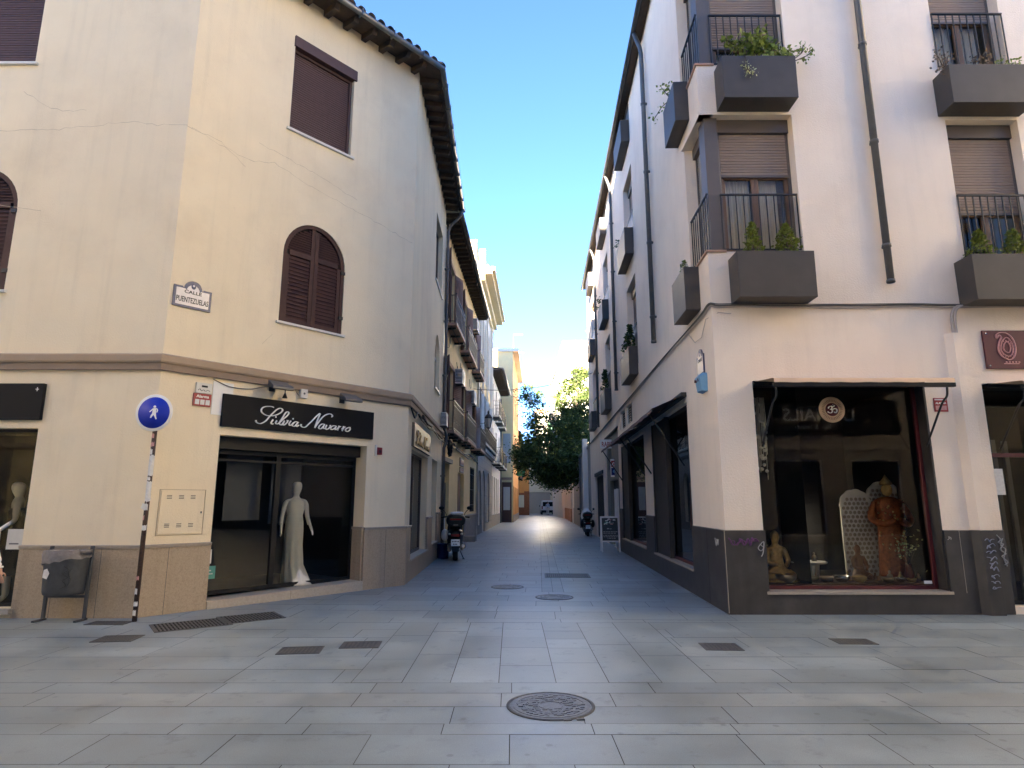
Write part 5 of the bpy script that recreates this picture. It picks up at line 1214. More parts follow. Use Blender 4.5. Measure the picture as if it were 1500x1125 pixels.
q.build('window_grille', HB)
q = MB(f)
for a, b_ in ((.0,.45),(2.55,4.95),(6.95,12.25)): q = MB(f); q.box(a,b_,-.04,.0,0,1.02,M['greystone']); q.box(a,b_,-.07,0,1.022,1.08,M['cap']); q.build('plinth', HB)
q = MB(f); q.box(6.9,7.6,-.5,-.041,0,.22,M['greystone']); q.build('doorstep', HB)
q = MB(f); q.box(.02,.16,-.10,-.0,.0,10.9,M['pipe']); q.build('drainpipe', HB)
q = MB(f); q.box(5.4,6.6,-.03,0,3.06,3.40,M['darkred']); q.box(5.46,6.54,-.034,-.03,3.10,3.36,M['tilewhite']); q.box(5.4,6.6,-.03,0,2.68+.12,3.02,M['darkred']); q.box(5.46,6.54,-.034,-.03,2.85,2.98,M['tilewhite'])
for k in range(5): q.box(5.55+k*.2,5.66+k*.2,-.037,-.034,3.15,3.31,M['red']); q.box(5.55+k*.2,5.66+k*.2,-.037,-.034,2.88,2.96,M['red'])
q.solo('wall_sign', 'pair of small white and red tiled plaques over the varnished door of the yellow house', 'sign', f.sub(6,0,2.8))
def ac(fr, x, z, label, y=-.04):
    th = thing('air_conditioner', label, 'air conditioner', fr.sub(x,0,z), 'air conditioner units on the yellow house')
    q = MB(); q.box(-.42,.42,-.36,-.06,0,.58,M['offwhite']); q.build('case', th, bevel=.02)
    q = MB(); q.lathe([(.0,-.365),(.22,-.365),(.235,-.36)],(-.1,0,.29),M['castdark'],24,axis='y')
    for k in range(5): q.lathe([(.05+.04*k,-.368),(.058+.04*k,-.372),(.066+.04*k,-.368)],(-.1,0,.29),M['offwhite'],20,axis='y')
    q.build('fan_grille', th)
    q = MB()
    for k in range(9): q.box(-.424,-.4205,-.33,-.09,.06+k*.055,.09+k*.055,M['castdark'])
    q.build('side_louvre', th)
    q = MB()
    for s_ in (-.3,.3): q.box(s_-.02,s_+.02,-.38,0,-.05,-.005,M['iron']); q.box(s_-.02,s_+.02,-.03,0,-.3,-.05,M['iron'])
    q.build('bracket', th); return th
ac(f, 3.55, 6.0, 'air conditioner on the yellow house between floors, nearest to the corner'); ac(f, 7.9, 5.95, 'air conditioner on the yellow house between floors, farther and lower one'); ac(f, 8.9, 9.6, 'air conditioner just under the eaves of the yellow house')
ac(FLS, 6.3, 3.92, 'small air conditioner at the end of the cream house above its cornice').scale = (.6,.62,.7)
q = MB(f); P = []
rk = random.Random(12)
for j in range(4): q.tube(catmull([(x, -.05-rk.uniform(0,.05), 3.62+rk.uniform(-.12,.12)) for x in (0,.8,1.8,2.9,4,5.2,6.5,8,9.3,10.5,12.2)],5),.014+.008*(j%2),M['black'],5)
q.tube([(1.2+.28*cos(t_*pi/12),-.18-.01*(t_%3),3.42+.28*sin(t_*pi/12)) for t_ in range(25)],.028,M['black'],6); q.tube([(1.22+.25*cos(t_*pi/12),-.22-.01*(t_%3),3.40+.25*sin(t_*pi/12)) for t_ in range(25)],.022,M['black'],6)
for x, z in ((.9,7.3),(3.9,7.0),(4.2,6.9),(8.3,7.2)): q.tube(catmull([(x,-.02,z),(x+.3,-.04,z-.35),(x+.9,-.04,z-.2),(x+1.1,-.03,z+.2)],5),.010,M['cable'],5)
q.solo('wall_cable', 'coiled black cables hanging along the yellow house under its balconies', 'cable', f.sub(2,0,3.4))
# --- roof tower behind the yellow house
tw = thing('roof_tower', 'sunlit pale yellow stair tower rising behind the yellow house roof', 'tower', Fr(-3.0, 37.0))
b = MB(Fr(-3.2, 36.5)); b.box(-1.2,.95,0,3,8,17.6,M['ycream']); b.box(-1.26,1.01,-.06,3.06,17.6,17.75,M['pale']); b.box(-1.23,.98,-.03,3.03,14.9,15.0,M['pale'])
b.build('wall', tw)
b = MB(Fr(-3.2, 36.5))
for k in range(3): b.box(-.9+k*.55,-.65+k*.55,-.012,.0,17.05,17.3,M['ochre'])
b.build('vent', tw)
# --- tall house with grey stone arches
f0 = FLB.sub(LB_+.02, 0, 0); LC_ = 9.8
holes = [(.5,1.95,.45,3.3,.65),(2.75,4.35,.0,3.4,.7),(5.9,7.6,.45,3.4,.7),(.9,2.1,5.0,7.6),(3.6,4.9,5.0,7.6),(6.4,7.8,5.0,7.6),(.9,2.1,8.6,12.3),(3.6,4.9,8.6,12.3),(6.4,7.8,8.6,12.3)]
HC, f = shell('townhouse', 'tall pale house with grey stone arches below and a heavy projecting cornice', f0, LC_, 14.2, holes[3:]+holes[:3], M['pale'], rev=.25)
q = MB(f); panel(q, 0, LC_, 0, 4.35, [(h[0],h[1],h[2],h[3],h[4]) for h in holes[:3]], M['greystone'], .06, y=-.06)
for z in (.5,1.0,1.5,2.0,2.5,3.5,3.95): 
    for a, b_ in ((0,.5),(1.95,2.75),(4.35,5.9),(7.6,9.8)) if z < 3.4 else ((0,9.8),): q.box(a,b_,-.0615,-.058,z-.012,z+.012,M['castdark'])
q.box(0,LC_,-.30,-.0,4.352,4.55,M['greystone']); q.box(0,LC_,-.2,-.0,4.25,4.349,M['greystone']); q.build('stone_base', HC)
for a, b_, c, d, r_ in holes[:3]:
    q = MB(f); q.poly([(a-.1,.18,c),(b_+.1,.18,c),(b_+.1,.18,d),(a-.1,.18,d)],M['castdark']); q.build('door' if c == 0 else 'window', HC)
q = MB(f)
for x in (.0,2.6,5.4,8.6,9.5): q.box(x,x+.3,-.10,-.0,4.56,13.2,M['pale'])
q.build('pilaster', HC)
for a, b_, c, d in holes[3:6]: wopen(HC, f, a, b_, c, d, 'bluegrey', True, .25)
for a, b_, c, d in holes[6:]: wopen(HC, f, a, b_, c, d, 'bluegrey', False, .25)
q = MB(f)
for a, b_, c, d in holes[3:6]: q.box(a-.2,b_+.2,-.06,0,7.75,8.5,M['ochre'])
q.build('panel', HC)
b = MB(f)
for j, (z0, z1, o_) in enumerate(((13.2,13.45,.14),(13.452,13.8,.35),(13.802,14.0,.75),(14.002,14.2,.90))): b.box(-.1,LC_+.1,-o_,.2,z0,z1,M['ycream'])
b.box(0,LC_,-.3,-.1,14.2,14.95,M['ycream'])
for k in range(5): b.box(.0+k*2.3,.5+k*2.3,-.36,-.04,14.2,15.25,M['ycream'])
b.build('cornice', HC)
b = MB(f); b.box(0,LC_,0,12,14.0,14.25,M['tile']); b.build('roof', HC)
balcony(HC, f, .2, 9.4, 4.72, .42, .95, 'greystone')
# --- white house with eaves
f0 = FLB.sub(22.15, 0, 0); LD_ = 10.2
holes = [(1.0,2.2,7.6,10.0),(4.4,5.6,7.6,10.0),(7.8,9.0,7.6,10.0),(1.0,2.2,4.4,6.8),(4.4,5.6,4.4,6.8),(7.8,9.0,4.4,6.8),(.7,1.7,.8,3.4),(2.8,3.8,.8,3.4),(4.8,5.8,.0,3.4),(6.9,7.9,.8,3.4)]
HD, f = shell('townhouse', 'white narrow fronted house with brown eaves and small balconies', f0, LD_, 10.6, holes, M['pwhite'], ydelta=.02)
flat_roof(HD, f, LD_, 10.6, 12, .75, rise=1.0)
for a, b_, c, d in holes[:6]: wopen(HD, f, a, b_, c, d, 'slate' if c > 7 else None, False, fm='taupe')
for a, b_, c, d in holes[6:]: wopen(HD, f, a, b_, c, d, None, fm='bluegrey')
for a, b_ in ((.6,2.6),(4.0,6.0),(7.4,9.4)): balcony(HD, f, a, b_, 7.55, .55, 1.0, 'pale'); balcony(HD, f, a, b_, 4.3, .6, 1.0, 'pale')
q = MB(f); q.box(0,LD_,-.04,0,0,.78,M['greystone']); q.build('plinth', HD); q = MB(f); q.box(9.9,10.04,-.12,0,0,10.2,M['pipe']); q.build('drainpipe', HD)
# --- sunlit yellow house standing forward
f0 = FLB.sub(33.2, -1.0, 0)
holes = [(1.5,2.6,5.2,7.6),(5.5,6.6,5.2,7.6),(9.5,10.6,5.2,7.6),(1.5,2.6,8.8,11),(5.5,6.6,8.8,11),(9.5,10.6,8.8,11),(1.2,2.8,0,3.0),(4.5,6.1,.6,3.0),(8,9.6,.0,3),(11.5,13,.6,3)]
HE, f = shell('townhouse', 'sunlit yellow house with an orange street front standing forward of its neighbours', f0, 14.5, 14.6, holes, M['orange'])
q = MB(f); q.box(-.03,-.005,.003,12,0,14.6,M['yellow']); q.build('side_wall', HE)
q = MB(f); q.box(-.07,-.031,.12,.92,0,3.3,M['brownwood']); q.box(-.10,-.071,.25,.80,1.0,2.9,M['offwhite']); q.build('side_door', HE)
q = MB(f); q.box(-.06,-.031,.1,.95,3.5,3.7,M['terra']); q.box(-.07,-.031,.2,.85,4.9,7.4,M['bluegrey']); q.build('side_window', HE)
q = MB(f); q.box(-.2,14.6,-.5,12,14.6,14.85,M['pale']); q.build('roof', HE)
for i, (a, b_, c, d) in enumerate(holes): wopen(HE, f, a, b_, c, d, 'slate' if 3 < i < 6 else None, False, fm='brownwood')
q = MB(f); q.box(0,14.5,-.04,0,0,.58,M['greystone']); q.build('plinth', HE)
balcony(HE, f, 1, 3.1, 5.15, .6, 1.0, 'pale'); balcony(HE, f, 5, 7.1, 5.15, .6, 1, 'pale')
th = thing('antenna', 'thin television aerial mast on the roof of the sunlit yellow house', 'antenna', Fr(.15, 60, 0, 14.8))
q = MB(); q.cyl((0,0,0),(0,0,3.4),.03,M['chrome']); q.build('mast', th)
q = MB(); q.box(-.0,.9,-.015,.015,3.25,3.28,M['chrome'])
for k in range(5): q.box(.1+k*.18,.115+k*.18,-.3,.3,3.255,3.275,M['chrome'])
q.box(0,1.0,-.015,.015,1.4,1.43,M['chrome']); q.build('elements', th)
# --- farther houses and the closed end of the street
f0 = FLB.sub(47.9, -.55, 0)
holes = [(1,2.2,4.4,6.8),(4,5.2,4.4,6.8),(1,2.4,0,3),(4,5.4,.8,3),(7,8.2,4.4,6.8),(7,8.4,0,3)]
HF, f = shell('townhouse', 'low terracotta and cream house near the far end on the left', f0, 14, 9.2, holes, M['ycream'])
flat_roof(HF, f, 14, 9.2, 10, .6)
for a, b_, c, d in holes: wopen(HF, f, a, b_, c, d, 'brownwood', False, fm='brownwood')
balcony(HF, f, .6, 5.5, 4.3, .8, 1.0, 'terra')
th = thing('shop_sign', 'small green sign projecting from the far left houses', 'shop sign', Fr(.75, 62, 0, 4.2)); q = MB(); q.box(-.55,.55,-.06,.06,0,.9,M['green']); q.build('panel', th); q = MB(); q.box(-.75,-.5,-.03,.03,.4,.46,M['iron']); q.build('bracket', th)
he = thing('end_house', 'warm orange house jutting across the far end on the left', 'house', Fr(.2, 84))
b = MB(Fr(-6, 84)); panel(b, 0, 8.3, 0, 9.5, [(6.6,7.6,0,2.6)], M['orange'], .3); b.poly([(8.3,0,0),(8.3,8,0),(8.3,8,9.5),(8.3,0,9.5)],M['yellow']); b.poly([(0,0,9.5),(8.3,0,9.5),(8.3,8,9.5),(0,8,9.5)],M['tile']); b.poly([(0,0,0),(0,0,9.5),(0,8,9.5),(0,8,0)],M['orange']); b.build('wall', he)
b = MB(Fr(-6, 84)); b.box(5.8,6.6,-.12,-.0,0,2.4,M['brick']); b.box(7.6,8.3,-.12,0,0,3.1,M['brick']); b.box(6.6,7.6,-.1,0,2.62,2.9,M['brick']); b.build('gatepost', he)
b = MB(Fr(-6,84)); b.box(6.6,7.6,.2,.25,0,1.0,M['brick']); b.build('gate', he)
hg = thing('end_building', 'beige garage building closing the far end of the street', 'building', Fr(5, 97))
b = MB(Fr(0, 97)); panel(b, 0, 16, 0, 7.4, [(2.6,5.9,0,3.2)], M['ycream'], .2); b.poly([(0,0,0),(0,0,7.4),(0,9,7.4),(0,9,0)],M['yellow']); b.poly([(16,0,0),(16,9,0),(16,9,7.4),(16,0,7.4)],M['yellow']); b.box(-.1,16.1,-.2,9,7.4,7.6,M['tile']); b.build('wall', hg)
b = MB(Fr(0,97)); slats(b, 2.6,5.9,0,3.2,.15,.16,M['shutterbeige'],.02); b.poly([(2.6,.16,0),(5.9,.16,0),(5.9,.16,3.2),(2.6,.16,3.2)],M['shutterbeige']); b.build('garage_door', hg)
hh = thing('end_building', 'pale building with a brown roof and a green net far behind the tree', 'building', Fr(7, 116))
b = MB(Fr(4.7, 116)); b.box(0,6,0,8,0,18.3,M['pale']); b.box(-.3,6.3,-.3,8.3,18.3,18.9,M['brick']); b.build('wall', hh)
b = MB(Fr(4.7,116)); b.box(2.0,3.4,-.15,-.05,14.6,16.9,M['green']); b.box(1.9,3.5,-.12,-.0,14.5,14.6,M['iron']); b.build('netting', hh)
# ================================================================== right side beyond the rose house
fg = Fr(RE[0], RE[1], atan2(-1,-.0432)); ang = atan2(-1,-.0432)
def RSX(s): return FRS((-s, 0, 0))
FG = Fr(*RSX(24.25+17)[:2], ang)
wg = thing('garden_wall', 'grey rendered garden wall with a darker base below the tree', 'wall', Fr(*RSX(24.25+8)[:2]))
b = MB(FG); b.box(0,17,0,.35,0,4.6,M['concrete']); b.box(-.02,17.0,-.06,.40,4.602,4.75,M['cap']); b.build('wall', wg)
b = MB(FG); b.box(0,17,-.04,0,0,1.2,M['greystone']); b.build('plinth', wg)
b = MB(FG); b.box(14.3,15.2,-.25,-.0,0,5.2,M['pwhite']); b.box(9.3,9.42,-.14,0,0,4.5,M['pipe']); b.build('buttress', wg)
FH = Fr(*RSX(24.25+17+22)[:2], ang)
holes = [(1,2.4,0,2.6),(4,5.2,.9,2.6),(8,9.4,0,2.6),(12,13.2,.9,2.6),(16,17.4,0,2.6),(19.5,20.6,0,2.6)]
h, f = shell('low_house', 'row of low white fronts with white doors past the garden wall on the right', FH, 22, 5.2, holes, M['pwhite'], 8)
flat_roof(h, f, 22, 5.2, 8, .5, rise=1.2)
for i, (a, b_, c, d) in enumerate(holes):
    q = MB(f); q.box(a,b_,.1,.16,c,d,M['white'] if i % 2 else M['doorwood']); q.build('door', h)
q = MB(f)
for x in (3,7,10.5,14.5,18.5): q.box(x,x+.45,-.12,0,0,4.8,M['pale']); q.box(x,x+.46,-.15,0,0,1.1,M['terra'])
q.build('pilaster', h)
FI = Fr(*RSX(24.25+17+22+32)[:2], ang)
h, f = shell('townhouse', 'reddish house on the right beside the parked van', FI, 31.9, 8, [(22,24,0,3),(26,28,1,3),(22,24,4.5,6.8),(26,28,4.5,6.8)], M['terra'], 8); flat_roof(h, f, 31.9, 8, 8, .5)
for a, b_, c, d in [(22,24,0,3),(26,28,1,3),(22,24,4.5,6.8),(26,28,4.5,6.8)]: wopen(h, f, a, b_, c, d, 'brownwood', False, fm='brownwood')
tb = thing('apartment_block', 'bright sunlit white apartment block towering behind the tree on the right', 'apartment block', Fr(8, 68))
FTB = Fr(5.35, 67)
hol = [(1.2,2.4,z,z+1.7) for z in (5,8.2,11.4,14.4)] + [(4.2,5.4,z,z+1.7) for z in (5,8.2,11.4,14.4)] + [(8,9.2,z,z+1.7) for z in (5,8.2,11.4,14.4)]
b = MB(FTB); panel(b, 0, 14, 0, 17.2, hol, M['pwhite'], .2); b.poly([(0,0,0),(0,0,17.2),(0,16,17.2),(0,16,0)],M['pwhite']); b.poly([(14,0,0),(14,16,0),(14,16,17.2),(14,0,17.2)],M['pwhite']); b.poly([(0,16,0),(0,16,17.2),(14,16,17.2),(14,16,0)],M['pwhite'])
b.box(.6,13.4,.6,15,17.2,19.2,M['pwhite']); b.box(-.3,14.3,-.3,16.3,17.202,17.45,M['white']); b.build('wall', tb)
b = MB(FTB); b.box(.3,13.7,.3,15.3,19.2,19.4,M['white']); b.build('roof', tb)
for a, b_, c, d in hol: wopen(tb, FTB, a, b_, c, d, None, fm='white')
for z in (7.6,10.8,13.8):
    q = MB(FTB); q.box(-1.0,-.0,1.5,5,z-.15,z,M['white']); q.box(-1.0,-.95,1.5,5,z,z+.9,M['pale']); q.box(-.95,0,1.5,1.55,z,z+.9,M['pale']); q.build('balcony', tb)
for x, h_ in ((6.6,1.9),(7.6,1.2),(8.4,2.2),(8.9,1.6)):
    th = thing('antenna', 'thin white aerial on the roof of the white apartment block', 'antenna', FTB.sub(x-3.2, 2, 19.4), 'aerials on the white apartment block'); q = MB(); q.cyl((0,0,0),(0,0,h_),.03,M['white'],n=8); q.build('mast', th); q = MB(); q.box(-.25,.25,-.012,.012,h_*.85,h_*.87,M['white']); q.build('crossbar', th)
# street lantern and overhead cable
th = thing('street_lantern', 'old fashioned glass street lantern on an iron wall bracket over the side street', 'street lamp', FLB.sub(12.0, 0, 5.0))
q = MB(); q.box(-.05,.05,-.03,0,.0,.8,M['iron']); q.tube(catmull([(0,-.02,.28),(0,-.30,.30),(0,-.55,.22),(0,-.62,.30)],6),.022,M['iron'],8); q.tube(catmull([(0,-.02,.02),(0,-.12,.12),(0,-.28,.27)],6),.014,M['iron'],6); q.build('bracket', th)
q = MB(); q.lathe([(.02,.30),(.06,.34),(.11,.36),(.115,.40),(.125,.40)],(0,-.62,0),M['iron'],6,smooth=False); q.lathe([(.215,.86),(.225,.90),(.13,1.04),(.06,1.10),(.05,1.16),(.07,1.2),(.0,1.30)],(0,-.62,0),M['iron'],6,smooth=False)
for k in range(6):
    a = 2*pi*k/6; q.tube([(.115*cos(a),-.62+.115*sin(a),.40),(.21*cos(a),-.62+.21*sin(a),.87)],.012,M['iron'],5)
q.build('iron_cage', th)
q = MB(); q.lathe([(.105,.405),(.20,.865)],(0,-.62,0),M['amber'],6,smooth=False); q.build('glass', th)
q = MB(ID); A_ = FLB((10.0,-.05,7.05)); B_ = FRS((-20.5,-.1,7.9)); P = [(A_[0]+(B_[0]-A_[0])*k/16, A_[1]+(B_[1]-A_[1])*k/16, A_[2]+(B_[2]-A_[2])*k/16-.35*(1-(2*k/16-1)**2)) for k in range(17)]; q.tube(P,.016,M['cable'],6)
q.solo('overhead_cable', 'thin dark cable slung across the side street in front of the tree', 'cable', Fr(1,31,0,7))
# ================================================================== tree over the garden wall
def tree(at, crowns, limbs, label, nleaf, seed, size):
    th = thing('street_tree', label, 'tree', at); R = random.Random(seed)
    q = MB(); 
    for pts, r0, r1 in limbs:
        P = catmull(pts, 6); q.tube(P, [r0+(r1-r0)*k/(len(P)-1) for k in range(len(P))], M['bark'], 9)
    q.build('trunk', th)
    q = MB(); qq = MB()
    tot = sum(c[6] for c in crowns)
    for cx,cy,cz,rx,ry,rz,wt in crowns:
        ncl = max(4, int(nleaf*wt/tot/46))
        for _ in range(ncl):
            while True:
                u = [R.uniform(-1,1) for _ in range(3)]; d = sqrt(sum(x*x for x in u))
                if .35 < d <= 1: break
            f_ = (d**.5)/d
            c = (cx+u[0]*f_*rx, cy+u[1]*f_*ry, cz+u[2]*f_*rz); rr = R.uniform(.30,.62)
            mat = M['leaf'] if R.random() < .66 else M['leafl']
            for k in range(46):
                v = [R.gauss(0,.5) for _ in range(3)]
                q.leaf((c[0]+v[0]*rr, c[1]+v[1]*rr, c[2]+v[2]*rr*.7), size*R.uniform(.6,1.25), mat, R)
            if R.random() < .55: qq.tube([(cx+(c[0]-cx)*.15,cy+(c[1]-cy)*.15,cz+(c[2]-cz)*.15-.2),((cx+c[0])/2,(cy+c[1])/2,(cz+c[2])/2-.05),c],[.03,.02,.008],M['bark'],5)
    for cx,cy,cz,rx,ry,rz,wt in crowns[:3]:
        for _ in range(int(wt*75)):
            while True:
                u = [R.uniform(-1,1) for _ in range(3)]
                if sum(x*x for x in u) < 1: break
            q.leaf((cx+u[0]*rx*.82, cy+u[1]*ry*.82, cz+u[2]*rz*.82), size*R.uniform(1.3,2.0), M['leaf'], R)
    q.build('crown', th); qq.build('branches', th); return th
TX, TY = 5.55, 44.5
tree(Fr(TX, TY), [(2.55,43.5,4.75,2.45,2.4,1.85,26),(3.3,43.8,3.45,1.4,1.6,1.0,8),(4.6,44.6,6.3,1.5,2.2,2.0,17),(4.7,45.0,8.6,1.35,1.7,1.6,8),(.95,43.2,5.2,.9,1.2,1.0,5),(5.0,45.2,10.2,1.0,1.2,1.0,3.2),(1.35,43.2,8.6,.75,.9,1.15,2.6),(2.3,43.6,7.0,1.6,1.6,.8,4.0),(3.6,44.2,10.3,.7,.8,.8,1.0)] if False else
 [(2.55-TX,43.5-TY,4.75,2.45,2.4,1.85,26),(3.3-TX,43.8-TY,3.45,1.4,1.6,1.0,8),(4.6-TX,44.6-TY,6.3,1.5,2.2,2.0,17),(4.7-TX,45.0-TY,8.6,1.45,1.7,1.7,15),(.95-TX,43.2-TY,5.2,.9,1.2,1.0,5),(4.9-TX,45.2-TY,10.4,1.1,1.2,1.1,5.5),(1.35-TX,43.2-TY,8.6,.8,.9,1.15,3.2),(2.4-TX,43.6-TY,7.0,1.6,1.6,.8,6),(3.7-TX,44.2-TY,9.8,.7,.8,.9,.8)],
 [([(0,0,0),(-.05,0,2.2),(-.25,-.1,4.2),(-.6,-.1,6.2),(-.8,.2,8.6),(-.7,.4,10.6)],.20,.03),([(-.2,-.1,3.8),(-1.2,-.5,4.6),(-2.6,-1,5.0),(-4.2,-1.2,5.4)],.11,.02),([(-.5,-.1,5.4),(-1.8,-.6,6.6),(-3.3,-1,7.6),(-4.1,-1.3,9.4)],.09,.012),([(-.2,0,3.2),(-1.2,-.4,3.4),(-2.3,-.8,3.5)],.07,.015)],
 'broad leafy green tree leaning over the garden wall into the side street', 33000, 7, .165)

# ================================================================== scooters
def ring(x, y, z, rx, rz, n=14, e=.75):
    P = []
    for k in range(n):
        a = 2*pi*k/n; c, s_ = cos(a), sin(a)
        P.append((x+rx*abs(c)**e*(1 if c > 0 else -1), y, z+rz*abs(s_)**e*(1 if s_ > 0 else -1)))
    return P
def scooter(at, label, cover=False):
    th = thing('motor_scooter', label, 'scooter', at, 'scooters parked in the side street')
    def wheel(y, r=.27, w=.065):
        q = MB(); q.lathe([(r-.09,-w*.8),(r-.03,-w),(r-.008,-w*.65),(r,0),(r-.008,w*.65),(r-.03,w),(r-.09,w*.8)],(0,y,r),M['rubber'],28,axis='x'); o = q.build('wheel', th)
        q = MB(); q.lathe([(.03,-.05),(r-.1,-.03),(r-.085,-.045),(r-.085,.045),(r-.1,.03),(.03,.05)],(0,y,r),M['mgrey'],20,axis='x'); q.build('rim', o)
    wheel(-.62); wheel(.66)
    q = MB(); q.rings([ring(0,-.86,.66,.07,.05),ring(0,-.78,.66,.14,.10),ring(0,-.55,.64,.20,.15),ring(0,-.25,.58,.22,.20),ring(0,.02,.50,.21,.20),ring(0,.16,.36,.20,.10)],M['blackpl']); q.rings([ring(0,-.02,.33,.18,.06),ring(0,.3,.28,.19,.05),ring(0,.46,.30,.19,.06)],M['blackpl']); q.rings([ring(0,.40,.30,.20,.05),ring(0,.48,.50,.22,.10),ring(0,.56,.78,.21,.13),ring(0,.58,.95,.14,.08),ring(0,.55,1.02,.06,.03)],M['blackpl']); q.build('body', th)
    q = MB(); q.rings([ring(0,-.62,.80,.12,.04),ring(0,-.45,.82,.16,.06),ring(0,-.1,.79,.17,.07),ring(0,.12,.72,.13,.06)],M['rubber']); q.build('seat', th)
    q = MB(); q.rings([ring(0,.68,.50,.03,.02),ring(0,.86,.44,.07,.03),ring(0,.60,.60,.08,.03)],M['blackpl']); q.tube([(0,.66,.27),(0,.55,.62),(0,.46,1.0)],.035,M['mgrey'],8); q.build('fork', th)
    q = MB(); q.tube(catmull([(-.36,.40,1.04),(-.24,.47,1.06),(0,.50,1.03),(.24,.47,1.06),(.36,.40,1.04)],5),.016,M['black'],8)
    for s_ in (-1,1): q.cyl((s_*.25,.463,1.055),(s_*.38,.39,1.04),.023,M['rubber'],n=10)
    q.build('handlebar', th)
    for s_ in (-1,1):
        q = MB(); q.tube(catmull([(s_*.22,.47,1.06),(s_*.28,.46,1.18),(s_*.36,.42,1.26)],4),.008,M['black'],6); q.ball((s_*.38,.42,1.29),.075,M['black'],.02,.05,12); q.build('mirror', th)
    q = MB(); q.rings([ring(0,-.94,.98,.20,.12),ring(0,-.90,.99,.235,.15),ring(0,-.72,1.0,.25,.165),ring(0,-.55,1.0,.235,.15),ring(0,-.50,.98,.20,.12)],M['blackpl']); q.box(-.06,.06,-.96,-.92,.86,.90,M['mgrey']); o = q.build('top_box', th)
    q = MB(); q.box(-.15,.15,-.945,-.925,1.0,1.04,M['redlens']); q.build('reflector', o)
    if not cover:
        q = MB(); R = []
        q.rings([ring(.02,-.86,1.155,.13,.02),ring(.03,-.72,1.175,.17,.035),ring(.02,-.58,1.155,.12,.02)],M['paper']); q.build('paper', o)
    q = MB(); q.box(-.11,.11,-.905,-.86,.60,.66,M['redlens']); q.build('tail_light', th)
    for s_ in (-1,1): q = MB(); q.ball((s_*.155,-.86,.66),.035,M['amber'],.02,.025,10); q.build('indicator', th)
    q = MB(); q.rings([[(-.10,-.80,.50),(.10,-.80,.50),(.10,-.78,.50),(-.10,-.78,.50)],[(-.085,-.98,.24),(.085,-.98,.24),(.085,-.96,.24),(-.085,-.96,.24)]],M['black'],True,True,False); q.build('mudguard', th)
    q = MB(); i0 = [(-.11,-.915,.37),(.11,-.915,.37),(.11,-.875,.53),(-.11,-.875,.53)]
    q.rings([i0,[(x,y+.008,z) for x,y,z in i0]],M['plate'],True,True,False); o = q.build('number_plate', th)
    q = MB()
    for z, n in ((.475,5),(.41,3)):
        for k in range(n):
            x = -.075+.15*k/4+(.03 if n == 3 else 0); t_ = (z-.37)/.16; yy = -.917+.04*t_; q.box(x-.011,x+.011,yy-.0015,yy+.001,z-.018,z+.018,M['castdark'])
    q.build('plate_marks', o)
    q = MB(); q.cyl((.17,-.10,.25),(.19,-.80,.36),.045,M['mgrey'],.07); q.lathe([(.03,-.81),(.05,-.81),(.05,-.79)],(.19,0,.362),M['chrome'],14,axis='y'); q.build('exhaust', th)
    q = MB(); q.rings([ring(-.15,-.75,.30,.04,.08),ring(-.15,-.4,.30,.06,.11),ring(-.13,-.1,.30,.06,.09)],M['mgrey']); q.build('engine', th)
    q = MB(); q.tube([(.12,-.1,.22),(.22,-.28,.012)],.012,M['iron'],6); q.box(.19,.25,-.32,-.25,0,.014,M['iron']); q.build('side_stand', th)
    if not cover:
        q = MB(); q.ball((-.27,-.45,.62),.10,M['white'],.14,.15,14); q.build('helmet', th)
    else:
        q = MB(); R = [[(w_*cos(pi*k/14)+0, y_, z_+h_*sin(pi*k/14)) for k in range(15)] for y_, z_, w_, h_ in ((-.52,.86,.20,.34),(-.3,.80,.26,.44),(0,.84,.27,.48),(.35,.90,.28,.42),(.6,.85,.2,.3))]
        q.rings(R,M['paper'],False,False,True); q.build('cover', th)
        for s_ in (-1,1): q = MB(); q.ball((s_*.26,-.45,.60),.10,M['blackpl'],.2,.2,12); q.build('side_bag', th)
    return th
scooter(Fr(-1.68, 18.9, .10), 'black scooter with top box and number plate, seen from behind on the left').scale = (1.12,1.12,1.12)
scooter(Fr(3.72, 31.6, -.06), 'dark scooter with a white cover by the garden wall on the right', True)
# bucket and broom
th = thing('bucket', 'navy blue plastic bucket standing beside the black scooter', 'bucket', Fr(-2.03, 18.85))
q = MB(); q.lathe([(.0,.0),(.155,.0),(.165,.02),(.185,.40),(.20,.42),(.19,.42),(.175,.40),(.15,.05),(.0,.05)],(0,0,0),M['navy'],24); q.build('body', th)
q = MB(); q.tube([(.19*cos(pi*k/10),.19*sin(pi*k/10)*.3,.42+.05*sin(pi*k/10)) for k in range(11)],.007,M['mgrey'],5); q.build('handle', th)
th = thing('mop', 'mop with a pale handle leaning on the wall behind the bucket', 'mop', Fr(-2.02, 19.1))
q = MB(); q.tube([(0,0,.1),(-.02,.12,1.15)],.014,M['offwhite'],8); q.build('handle', th); q = MB(); q.lathe([(.03,.16),(.09,.1),(.11,0),(.0,0)],(0,0,0),M['bag'],12); q.build('mop_head', th)
